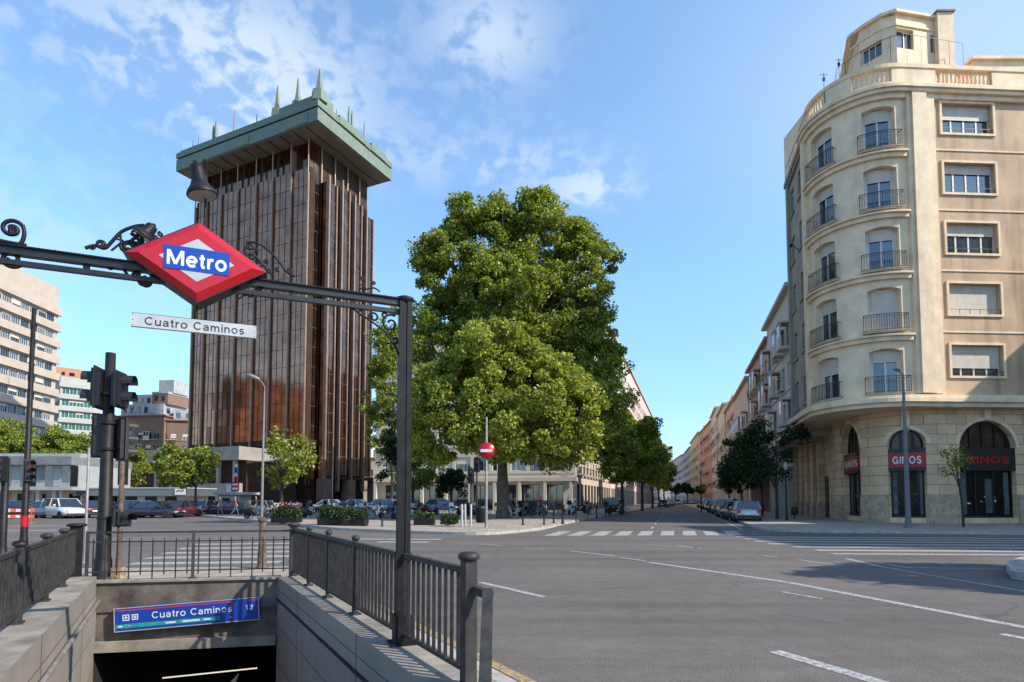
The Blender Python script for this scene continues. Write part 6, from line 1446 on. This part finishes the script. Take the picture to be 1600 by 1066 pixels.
for i, (px, Y, pw, top, bot, lab, tp) in enumerate(rowR): small_tree(lab, px, Y, 0, pw, top, bot - 2, 'leaf_d', 110 + i, group='street trees on the right pavement', lsize=.22, r=.12, dens=1.1, trunkpx=tp)
# young tree before the restaurant
Yy = 30.5; t = thing('young_tree', 'thin young tree with sparse leaves in front of the red shop sign', 'tree', ((1503 - 800) / F * Yy, Yy, .13), 0)
w = MB(); zt = at(1495, 705, Yy).z; P = smooth_path([Vector((0, 0, 0)), Vector((-.05, 0, 1.4)), Vector((-.22, 0, 2.8)), Vector((-.30, 0, zt - .4))], 4); w.tube(P, list(np.linspace(.07, .02, len(P))), 'bark_dark', 7)
rn = random.Random(4); cs = []
for k in range(16): e = Vector((-.25 + rn.uniform(-.75, .45), rn.uniform(-.5, .5), rn.uniform(2.5, zt))); s = P[-1].lerp(P[5], rn.random()); w.tube([s, e], [.02, .008], 'bark_dark', 5, caps=False); cs.append(np.array(e) + np.random.default_rng(k).normal(size=(24, 3)) * .16)
w.build('trunk', t); mesh_obj('crown', leaf_mesh(np.concatenate(cs), .12, 'leaf_y', seed=3), t)
# out-of-frame tree on the island at right whose shadow falls on the road
tree('plane_tree', 'plane tree on the traffic island beyond the right edge, shading the road', (17.2, 8.4, .16), [(0, 0, 6.8, 2.2, 2.0, 1.5), (1.5, .5, 7.4, 2, 2, 1.4), (-.6, -.3, 6.0, 1.2, 1.1, .7), (3, 1, 6.6, 2, 1.6, 1.2)], 90, 80, .6, 'leaf', .24, .16, 4.6, 131, None, limbs=8)

# ------------------------------------------------------------------ hedges, bollards, bins, bicycles, scooters
def planter(px, Y, pw, h, label, seed, flowers=False, zb=.13, depth=1.0, box=True):
    x = (px - 800) / F * Y; W = pw / F * Y; t = thing('hedge_planter', label, 'planter', (x, Y, zb), 0, 'hedge planters of the plaza')
    if box: w = MB(); w.box(-W/2, W/2, -depth/2, depth/2, 0, .35, 'iron'); w.build('box', t)
    r = np.random.default_rng(seed); n = int(W * depth * 900 * h)
    q = r.uniform(-1, 1, (n, 3)); q = q / np.max(np.abs(q), 1)[:, None] * (r.random(n) ** .25)[:, None]; p = q * np.array([W / 2, depth / 2, (h - .2) / 2]); p[:, 2] += .2 + (h - .2) / 2 + .12 * np.sin(p[:, 0] * 2.1 + seed) ; mesh_obj('foliage', leaf_mesh(p, .11, 'hedge', seed=seed), t)
    if flowers:
        p2 = r.uniform(-1, 1, (90, 3)) * np.array([W / 2, depth / 2, .2]); p2[:, 2] += h + .1; mesh_obj('flowers', leaf_mesh(p2, .12, 'flower', seed=seed + 1), t)
M['flower'] = leaf_mat('flower_petals', (.25, .05, .10), (.45, .12, .2), (.6, .4, .42))
planter(449, 36.5, 40, .95, 'small flowering hedge planter at left, pink blossoms', 1, True); planter(519, 33, 36, 1.0, 'hedge planter left of the slim grey post', 2); planter(556, 32.2, 34, .95, 'long clipped hedge planter beside the plaza kerb', 3)
planter(664, 33, 30, .8, 'low hedge planter just right of the portal post', 4); planter(702, 31.5, 26, .7, 'sparse low hedge planter near the white posts', 5, box=False)
def bollard_proto():
    t = thing('bollard', 'x', 'bollard', (0, 0, .13), 0, 'bollards and posts along the plaza kerb'); w = MB(); w.lathe([(.09, 0), (.09, .04), (.055, .07), (.05, .82), (.07, .85), (.07, .92), (.03, .98), (.001, .99)], 'iron', n=10); w.build('post', t); return t
bp_ = bollard_proto(); first = True
bl_ = [(572, 31.4, 'dark iron bollard at the kerb, leftmost right of the hedges'), (598, 31.2, 'dark iron bollard between the hedges and the portal post'), (817, 33, 'dark iron bollard on the kerb just right of the plane tree'), (850, 33.5, 'second dark iron bollard right of the plane tree'),
       (865, 35.5, 'third dark iron bollard right of the plane tree'), (879, 34, 'thick dark bollard at the bend of the kerb'), (900, 38, 'dark bollard right after the kerb bend'), (919, 41, 'dark bollard at the street mouth before the first street tree'), (932, 44, 'dark bollard beneath the first street tree'), (946, 48, 'dark bollard just past the first street tree trunk')]
for px, Y, lab in bl_:
    o = bp_ if first else copy_tree(bp_); first = False; o.location = ((px - 800) / F * Y, Y, .13); o['label'] = lab; o.scale = (1.3, 1.3, 1.25) if px == 879 else (1, 1, 1.05)
for i, (px, Y) in enumerate(((722, 31), (727, 31.6), (736, 31.2))):
    t = thing('white_post', ('short pale post at the kerb near the no entry sign, left', 'short pale post at the kerb near the no entry sign, middle', 'short pale post at the kerb near the no entry sign, right')[i], 'post', ((px - 800) / F * Y, Y, .13), 0, 'pale posts by the kerb')
    w = MB(); w.lathe([(.06, 0), (.055, 1.15), (.03, 1.2), (.001, 1.21)], 'gwhite', n=8); w.build('post', t)
bn = thing('litter_bin', 'dark cylindrical litter bin beside the no entry sign pole', 'litter bin', ((752 - 800) / F * 36, 36, .13)); w = MB(); w.lathe([(.26, 0), (.30, .1), (.31, .9)], 'iron', n=14); w.build('body', bn); w = MB(); w.lathe([(.32, .9), (.32, .98), (.2, 1.05), (.001, 1.06)], 'black', n=14); w.build('lid', bn)
bn = thing('litter_bin', 'green black waste bin at the foot of the facade right of the plane tree', 'litter bin', ((826 - 800) / F * 50, 50, .13)); w = MB(); w.box(-.7, .7, -.4, .4, .12, 1.2, 'trimb'); w.build('body', bn); w = MB(); w.box(-.74, .74, -.44, .44, 1.2, 1.34, 'black'); w.build('lid', bn)
def bicycle(c, label=''):
    t = thing('bicycle', label, 'bicycle', (0, 0, .13), 0, 'bicycles and scooters parked on the plaza')
    for x in (-.5, .5):
        w = MB(); w.tube([(x + .33 * math.cos(R(a)), 0, .34 + .33 * math.sin(R(a))) for a in range(0, 361, 24)], .02, 'tyre', 5, caps=False)
        for a in range(0, 180, 36): w.bar((x - .32 * math.cos(R(a)), 0, .34 - .32 * math.sin(R(a))), (x + .32 * math.cos(R(a)), 0, .34 + .32 * math.sin(R(a))), .006, .006, 'rim')
        w.build('wheel', t)
    w = MB(); a, b, s, h = (-.5, 0, .34), (-.05, 0, .3), (-.2, 0, .8), (.36, 0, .82)
    for p, q in ((a, b), (a, s), (b, s), (b, h), (s, h), ((.5, 0, .34), (.34, 0, .95))): w.tube([p, q], .018, c, 6)
    w.build('frame', t); w = MB(); w.box(-.36, -.08, -.07, .07, .86, .92, 'trimb'); w.tube([(-.2, 0, .8), (-.2, 0, .88)], .015, 'rim', 6); w.build('saddle', t)
    w = MB(); w.tube([(.34, 0, .93), (.34, 0, 1.02)], .015, 'rim', 6); w.tube([(.24, -.28, 1.03), (.36, -.12, 1.03), (.36, .12, 1.03), (.24, .28, 1.03)], .013, 'black', 6); w.build('handlebar', t); return t
def scooter(c, label=''):
    t = thing('motor_scooter', label, 'scooter', (0, 0, .13), 0, 'bicycles and scooters parked on the plaza')
    for x in (-.6, .62):
        w = MB(); w.lathe([(.14, -.05), (.24, -.055), (.25, 0), (.24, .055), (.14, .05)], 'tyre', (x, 0, .25), 14, axis=(0, 1, 0)); wh = w.build('wheel', t); w = MB(); w.lathe([(.001, -.04), (.13, -.04), (.13, .04), (.001, .04)], 'rim', (x, 0, .25), 10, axis=(0, 1, 0)); w.build('rim', wh)
    w = MB()
    prof = [(-.95, .55, .10), (-.85, .72, .16), (-.45, .74, .19), (-.15, .55, .17), (.0, .34, .18), (.25, .32, .20), (.38, .60, .20), (.48, .95, .13)]
    vs = []
    for x, z, hw in prof: vs += [(x, -hw, z), (x, hw, z), (x, hw * .8, max(z - .32, .22)), (x, -hw * .8, max(z - .32, .22))]
    n = len(prof); w.add(vs, [(i * 4 + j, i * 4 + (j + 1) % 4, i * 4 + 4 + (j + 1) % 4, i * 4 + 4 + j) for i in range(n - 1) for j in range(4)] + [(0, 1, 2, 3), (n * 4 - 1, n * 4 - 2, n * 4 - 3, n * 4 - 4)], c)
    w.build('body', t); w = MB(); w.box(-.85, -.1, -.15, .15, .745, .85, 'trimb'); w.build('seat', t)
    w = MB(); w.tube([(.62, 0, .25), (.46, 0, 1.0)], .03, 'rim', 6); w.tube([(.36, -.3, 1.08), (.46, -.1, 1.02), (.46, .1, 1.02), (.36, .3, 1.08)], .018, 'black', 6); w.build('handlebar', t)
    w = MB(); w.box(.50, .56, -.2, .2, .95, 1.35, 'cglass'); w.build('windscreen', t); w = MB(); w.box(-1.15, -.78, -.2, .2, .86, 1.18, c); w.build('top_box', t); return t
bikes = {}
spots = []
rn = random.Random(17)
cols = [('bicycle', 'iron', 'dark'), ('bicycle', 'blue_c', 'blue'), ('motor_scooter', 'blue_c', 'blue'), ('motor_scooter', 'white_c', 'white'), ('motor_scooter', 'black_c', 'black'), ('motor_scooter', 'dred_c', 'dark red'), ('bicycle', 'grey_pole', 'grey'), ('motor_scooter', 'steel_c', 'grey blue')]
protos = {}
refs = [(385, 500, 'in front of the bright tree by the kiosk'), (500, 575, 'behind the hedges before the tower'), (575, 640, 'between the hedges and the portal post'), (640, 740, 'before the pale shopfronts left of the plane tree'), (740, 810, 'beside the plane trunk'), (810, 905, 'before the facade right of the plane tree'), (905, 1000, 'under the left street trees')]
k = 0; used_lab = {}
for px in list(range(388, 580, 13)) + list(range(584, 900, 11)) + list(range(905, 985, 14)):
    kind, c, cn = cols[k % len(cols)] if rn.random() < .6 else rn.choice(cols); k += 1
    Y = (rn.uniform(42, 50) if px < 640 else rn.uniform(48, 56)) if px < 905 else rn.uniform(52, 60)
    key = (kind, c)
    if key not in protos: protos[key] = (bicycle(c) if kind == 'bicycle' else scooter(c)); o = protos[key]
    else: o = copy_tree(protos[key])
    o.location = ((px - 800) / F * Y, Y, .13); o.rotation_euler = (0, 0, R(rn.choice((20, 70, 95, 110, 160, 200, 250)) + rn.uniform(-12, 12)))
    where = next(r_[2] for r_ in refs if r_[0] <= px < r_[1]); b_ = cn + (' bicycle ' if kind == 'bicycle' else ' scooter '); key2 = b_ + where; used_lab[key2] = used_lab.get(key2, 0) + 1
    i_ = used_lab[key2]; o['label'] = (('', 'second ', 'third ', 'fourth ', 'fifth ', 'sixth ')[i_ - 1] + b_ + ('from the left, ' if i_ > 1 else 'parked ') + where)

# ------------------------------------------------------------------ cars
def car(paint, kind='hatch'):
    t = thing('parked_car', 'x', 'car', (0, 0, 0), 0)
    L, W, H = {'hatch': (4.0, 1.72, 1.47), 'suv': (4.4, 1.82, 1.66), 'sedan': (4.5, 1.76, 1.43), 'estate': (4.5, 1.76, 1.48)}[kind]
    # x forward, stations of half width and height of the lower body
    hl = L / 2; belt = .62 * H
    low = [(-hl, .42, .60, .86 * belt), (-hl + .10, .28, .74, .98 * belt), (-hl + .5, .22, .84, 1.02 * belt), (-.5, .20, .86, 1.03 * belt), (.5, .20, .86, 1.00 * belt), (hl - 1.0, .22, .85, .93 * belt), (hl - .35, .24, .80, .78 * belt), (hl - .08, .30, .70, .64 * belt), (hl, .40, .56, .50 * belt)]
    w = MB(); vs = []; n = 10
    for x, zb, hw, zt in low:
        hw = hw * W / 1.72
        sec = [(-hw * .86, zb), (-hw * .98, zb + .10), (-hw, zb + (zt - zb) * .5), (-hw * .97, zt - .06), (-hw * .86, zt), (hw * .86, zt), (hw * .97, zt - .06), (hw, zb + (zt - zb) * .5), (hw * .98, zb + .10), (hw * .86, zb)]
        vs += [(x, y, z) for y, z in sec]
    fs = [(i * n + j, i * n + (j + 1) % n, (i + 1) * n + (j + 1) % n, (i + 1) * n + j) for i in range(len(low) - 1) for j in range(n)]
    w.add(vs, fs + [tuple(range(n)), tuple(range((len(low) - 1) * n, len(low) * n))], paint, True)
    # roof and pillars
    xr = {'hatch': (-hl + .22, -hl + .62, .45, 1.18), 'suv': (-hl + .15, -hl + .45, .55, 1.25), 'sedan': (-hl + .62, -hl + 1.35, .45, 1.2), 'estate': (-hl + .15, -hl + .5, .5, 1.2)}[kind]
    hb, ht = W * .47, W * .37
    b = [(xr[0], -hb, belt), (xr[3], -hb, belt * .98), (xr[3], hb, belt * .98), (xr[0], hb, belt)]; tp = [(xr[1], -ht, H - .03), (xr[2], -ht, H - .03), (xr[2], ht, H - .03), (xr[1], ht, H - .03)]
    w.add(tp + [(p[0] * .97, p[1] * .9, H) for p in tp], [(4, 5, 6, 7), (0, 1, 5, 4), (1, 2, 6, 5), (2, 3, 7, 6), (3, 0, 4, 7)], paint, True)
    for p, q in zip(b, tp): w.bar(p, q, .08, .07, paint)
    xm = (xr[0] + xr[3]) / 2
    for s in (-1, 1): w.bar((xm, s * hb, belt), (xm - .03, s * ht, H - .03), .09, .05, paint)
    w.build('body', t)
    w = MB(); e = .985
    def sh(p, q, f, o=.0): return tuple(a + (c - a) * f for a, c in zip(p, q))
    for i, j in ((0, 1), (1, 2), (2, 3), (3, 0)):
        w.quad(tuple(v * e if k < 2 else v for k, v in enumerate(b[i])), tuple(v * e if k < 2 else v for k, v in enumerate(b[j])), tuple(v * e if k < 2 else v for k, v in enumerate(tp[j])), tuple(v * e if k < 2 else v for k, v in enumerate(tp[i])), 'cglass')
    w.build('glass', t)
    for x in (-hl + .78, hl - .85):
        for s in (-1, 1):
            w = MB(); w.lathe([(.19, -.10), (.30, -.11), (.32, -.08), (.32, .08), (.30, .11), (.19, .10)], 'tyre', (x, s * (W / 2 - .09), .32), 18, axis=(0, 1, 0)); wh = w.build('wheel', t)
            w = MB(); w.lathe([(.001, -.09), (.20, -.095), (.20, .095), (.001, .09)], 'rim', (x, s * (W / 2 - .09), .32), 12, axis=(0, 1, 0)); w.build('rim', wh)
            w = MB()
    w = MB(); w.box(-hl - .03, -hl + .12, -W * .42, W * .42, .30, .50, 'trimb'); w.box(hl - .12, hl + .03, -W * .40, W * .40, .22, .42, 'trimb'); w.build('bumper', t)
    for s in (-1, 1):
        w = MB(); w.box(-hl - .01, -hl + .22, s * W * .36 - .11, s * W * .36 + .11, belt * .72, belt * .98, 'tail'); w.build('tail_light', t)
        w = MB(); w.box(hl - .22, hl - .02, s * W * .32 - .14, s * W * .32 + .14, belt * .52, belt * .68, 'head'); w.build('headlight', t)
        w = MB(); w.box(.55, .75, s * (W / 2 + .08) - .08, s * (W / 2 + .08) + .08, belt + .02, belt + .16, paint); w.build('mirror', t)
    w = MB(); w.box(-hl - .045, -hl - .031, -.26, .26, .55, .66, 'plate'); w.build('number_plate', t)
    return t
cprot = {}
def place_car(paint, kind, x, y, rz, label, group, z=0):
    key = (paint, kind)
    if key not in cprot: cprot[key] = car(paint, kind); o = cprot[key]
    else: o = copy_tree(cprot[key])
    o.location = (x, y, z); o.rotation_euler = (0, 0, rz); o['label'] = label; o['group'] = group; return o
aR = math.atan2(sR.y, sR.x); G1 = 'cars parked along the right kerb'
b0_ = Vector(((1170 - 800) / F * 38.6, 38.6)); b0_ = b0_ + sR * .3
specs = [('silver_c', 'hatch', 'silver hatchback seen from behind, nearest of the row at the right kerb'), ('grey_c', 'hatch', 'second car of the right kerb row, dark grey'), ('silver_c', 'suv', 'third car of the right kerb row, silver with raised roof'), ('black_c', 'hatch', 'fourth car of the right kerb row, black'),
         ('steel_c', 'sedan', 'fifth car of the right kerb row, blue grey saloon'), ('navy_c', 'hatch', 'sixth car of the right kerb row, navy'), ('white_c', 'hatch', 'seventh car of the right kerb row, white'), ('silver_c', 'sedan', 'eighth car of the right kerb row, silver saloon'),
         ('black_c', 'sedan', 'ninth car of the right kerb row, black saloon'), ('white_c', 'suv', 'tenth car of the right kerb row, tall white'), ('grey_c', 'hatch', 'eleventh car of the right kerb row, small grey'), ('dred_c', 'hatch', 'twelfth car of the right kerb row, dark red'), ('silver_c', 'hatch', 'farthest silver hatchback of the right kerb row')]
for i, (p, k_, lab) in enumerate(specs):
    q = b0_ + sR * (2.0 + 5.5 * i) + Vector((sR.y, -sR.x)) * (-.15 * (i % 3)); place_car(p, k_, q.x, q.y, aR, lab, G1)
for i, (px, Y, p, k_, lab) in enumerate([(1040, 120, 'white_c', 'hatch', 'white car parked at the left kerb under the far trees'), (1046, 128, 'silver_c', 'suv', 'silver car at the left kerb beyond the white one'), (1035, 112, 'black_c', 'hatch', 'black car at the left kerb, nearest of the far ones'),
        (1058, 175, 'white_c', 'sedan', 'white saloon coming up the distant street'), (1071, 170, 'black_c', 'hatch', 'dark car in the distant street, right of the white saloon'), (1083, 165, 'grey_c', 'suv', 'grey tall car where the distant street bends'), (1050, 150, 'dred_c', 'hatch', 'dark red car at the end of the left row')]):
    place_car(p, k_, (px - 800) / F * Y, Y, math.atan2(sL.y, sL.x) if i < 3 or i == 6 else aR + math.pi, lab, 'cars far down the street')
G2 = 'cars in front of the pavilion and kiosk row'
for px, Y, p, k_, rz, lab in [(36, 50, 'navy_c', 'hatch', 10, 'dark blue car partly hidden behind the leftmost posts'), (72, 49, 'grey_c', 'sedan', 182, 'blue grey saloon left of the white off roader'), (101, 48.5, 'white_c', 'suv', -28, 'white off roader in front of the pavilion'), (133, 50, 'dred_c', 'hatch', 150, 'dark red car right of the white off roader'),
        (156, 51.5, 'dred_c', 'sedan', 185, 'maroon saloon behind the traffic light post'), (205, 51, 'black_c', 'estate', 178, 'black estate car right of the traffic light'), (243, 49.5, 'navy_c', 'sedan', 2, 'long navy saloon in front of the kiosk row'), (287, 52, 'dred_c', 'hatch', 90, 'dark red hatchback seen end on, right of the navy saloon'),
        (360, 57, 'dred_c', 'sedan', 5, 'small red car by the white kiosk'), (330, 60, 'white_c', 'hatch', 80, 'white hatchback behind the bright tree'), (402, 62, 'silver_c', 'hatch', 170, 'silver car under the tower podium'), (-20, 47, 'black_c', 'suv', 5, 'black off roader cut by the left edge')]:
    place_car(p, k_, (px - 800) / F * Y, Y, R(rz), lab, G2)
for i, (px, Y, p, k_, rz, lab) in enumerate([(560, 64, 'white_c', 'sedan', 4, 'white saloon behind the hedges before the tower'), (596, 62, 'silver_c', 'hatch', 176, 'silver hatchback left of the portal post'), (520, 66, 'silver_c', 'sedan', 4, 'pale saloon before the tower entrance'), (690, 66, 'blue_c', 'hatch', 0, 'blue car before the pale shopfronts'), (960, 66, 'black_c', 'hatch', aL_ if False else 70, 'black car between the left street trees')]):
    place_car(p, k_, (px - 800) / F * Y, Y, R(rz), lab, 'cars parked around the plaza', .13)
# traffic barrier at far left
t = thing('road_barrier', 'orange and white road barrier by the lamp column with the red band', 'barrier', (gp(30, 38).x, 38, 0), R(5)); w = MB()
for z in (.35, .75): w.box(-1.0, 1.0, -.03, .03, z, z + .22, 'orange_p') if 'orange_p' in M else None
M['orange_p'] = mat('orange_plastic', (.75, .12, .03), .5, 0, .1, 4)
for z in (.35, .75):
    w.box(-1.0, 1.0, -.03, .03, z, z + .22, 'orange_p')
    for x in (-.7, -.1, .5): w.box(x, x + .25, -.035, -.0301, z + .02, z + .2, 'white')
w.build('board', t); w = MB()
for x in (-.85, .8): w.box(x, x + .06, -.02, .02, 0, 1.1, 'grey_pole'); w.box(x - .02, x + .08, -.3, .3, 0, .06, 'grey_pole')
w.build('stand', t)
# people, small and far, walking on the plaza
def person(px, Y, label, top, bottom, seed=0, rz=0, z=.13, skin='skin'):
    x = (px - 800) / F * Y; rn = random.Random(seed); st = .16 * rn.uniform(.5, 1.2)
    J = {'pel': (0, 0, .95), 'chest': (0, 0, 1.28), 'neck': (0, 0, 1.48), 'hd': (0, .02, 1.58), 'hd2': (0, .02, 1.70), 'sl': (-.19, 0, 1.40), 'sr': (.19, 0, 1.40), 'el': (-.24, -st * .5, 1.14), 'er': (.24, st * .5, 1.14), 'wl': (-.25, st * .4, .90), 'wr': (.25, st * 1.2, .92),
         'hl': (-.10, 0, .90), 'hr': (.10, 0, .90), 'kl': (-.11, st, .50), 'kr': (.11, -st * .3, .50), 'al': (-.11, st * 1.5, .08), 'ar': (.11, -st * 1.9, .12), 'tl': (-.11, st * 1.5 + .16, .03), 'tr': (.11, -st * 1.9 + .14, .04), 'fl': (-.25, st * .6, .80), 'fr': (.25, st * 1.4, .82)}
    E = [('pel', 'chest'), ('chest', 'neck'), ('neck', 'hd'), ('hd', 'hd2'), ('chest', 'sl'), ('chest', 'sr'), ('sl', 'el'), ('sr', 'er'), ('el', 'wl'), ('er', 'wr'), ('wl', 'fl'), ('wr', 'fr'), ('pel', 'hl'), ('pel', 'hr'), ('hl', 'kl'), ('hr', 'kr'), ('kl', 'al'), ('kr', 'ar'), ('al', 'tl'), ('ar', 'tr')]
    Rr = dict(pel=.15, chest=.16, neck=.06, hd=.09, hd2=.085, sl=.075, sr=.075, el=.05, er=.05, wl=.035, wr=.035, hl=.10, hr=.10, kl=.065, kr=.065, al=.045, ar=.045, tl=.04, tr=.04, fl=.035, fr=.035)
    names = list(J); me = bpy.data.meshes.new('person'); me.from_pydata([J[n] for n in names], [(names.index(a), names.index(b)) for a, b in E], [])
    o = bpy.data.objects.new('person', me); COL.objects.link(o); sk = o.modifiers.new('s', 'SKIN'); 
    for i, n in enumerate(names): me.skin_vertices[0].data[i].radius = (Rr[n], Rr[n] * .8)
    me.skin_vertices[0].data[0].use_root = True; o.modifiers.new('d', 'SUBSURF').levels = 1
    dg = bpy.context.evaluated_depsgraph_get(); nm = bpy.data.meshes.new_from_object(o.evaluated_get(dg)); bpy.data.objects.remove(o)
    nm.materials.clear()
    for m_ in (skin, top, bottom, 'trimb'): nm.materials.append(M[m_])
    for p in nm.polygons:
        c = p.center; p.use_smooth = True
        p.material_index = 3 if c.z < .09 or c.z > 1.66 or (c.z > 1.54 and c.y < -.02) else 2 if c.z < .93 and abs(c.x) < .21 else 1 if 1.47 > c.z and (c.z > 1.12 or abs(c.x) < .2) else 0
    o = mesh_obj('person', nm, None, (x, Y, z), rz); tag(o, label, 'person')
M['skin'] = mat('skin', (.45, .26, .18), .6, 0, .05, 5); M['cl_dark'] = mat('dark_cloth', (.03, .03, .035), .9, 0, .2, 6); M['cl_red'] = mat('red_cloth', (.35, .05, .06), .9, 0, .15, 6); M['cl_blue'] = mat('denim', (.06, .09, .16), .9, 0, .2, 6); M['cl_white'] = mat('white_cloth', (.6, .58, .55), .9, 0, .08, 6)
try:
    person(345, 50, 'person in dark clothes walking past the kiosk', 'cl_dark', 'cl_dark', 1, R(80)); person(368, 49, 'person in red top and blue jeans by the kiosk', 'cl_red', 'cl_blue', 2, R(-70)); person(401, 44, 'person in brown black clothes walking left of the lamp pole', 'cl_dark', 'cl_blue', 3, R(100))
    person(845, 56, 'person in red top beside the bins right of the plane tree', 'cl_red', 'cl_dark', 4, R(10)); person(1288, 47, 'person in white shirt under the arcade of the corner block', 'cl_white', 'cl_dark', 5, R(160)) 
except Exception as e: print('person failed', e)
# birds / street cables are left out; parking meter on the right pavement
t = thing('waste_bin', 'small litter bin on the right pavement by the second tree', 'litter bin', (gp(1240, 43).x, 43, .13)); w = MB(); w.lathe([(.18, .3), (.22, .35), (.22, .85), (.18, .9), (.001, .92)], 'trimb', n=10); w.tube([(0, 0, 0), (0, 0, .31)], .04, 'iron', 6); w.build('body', t)
print('objects', len(bpy.data.objects), 'verts', sum(len(m.vertices) for m in bpy.data.meshes))
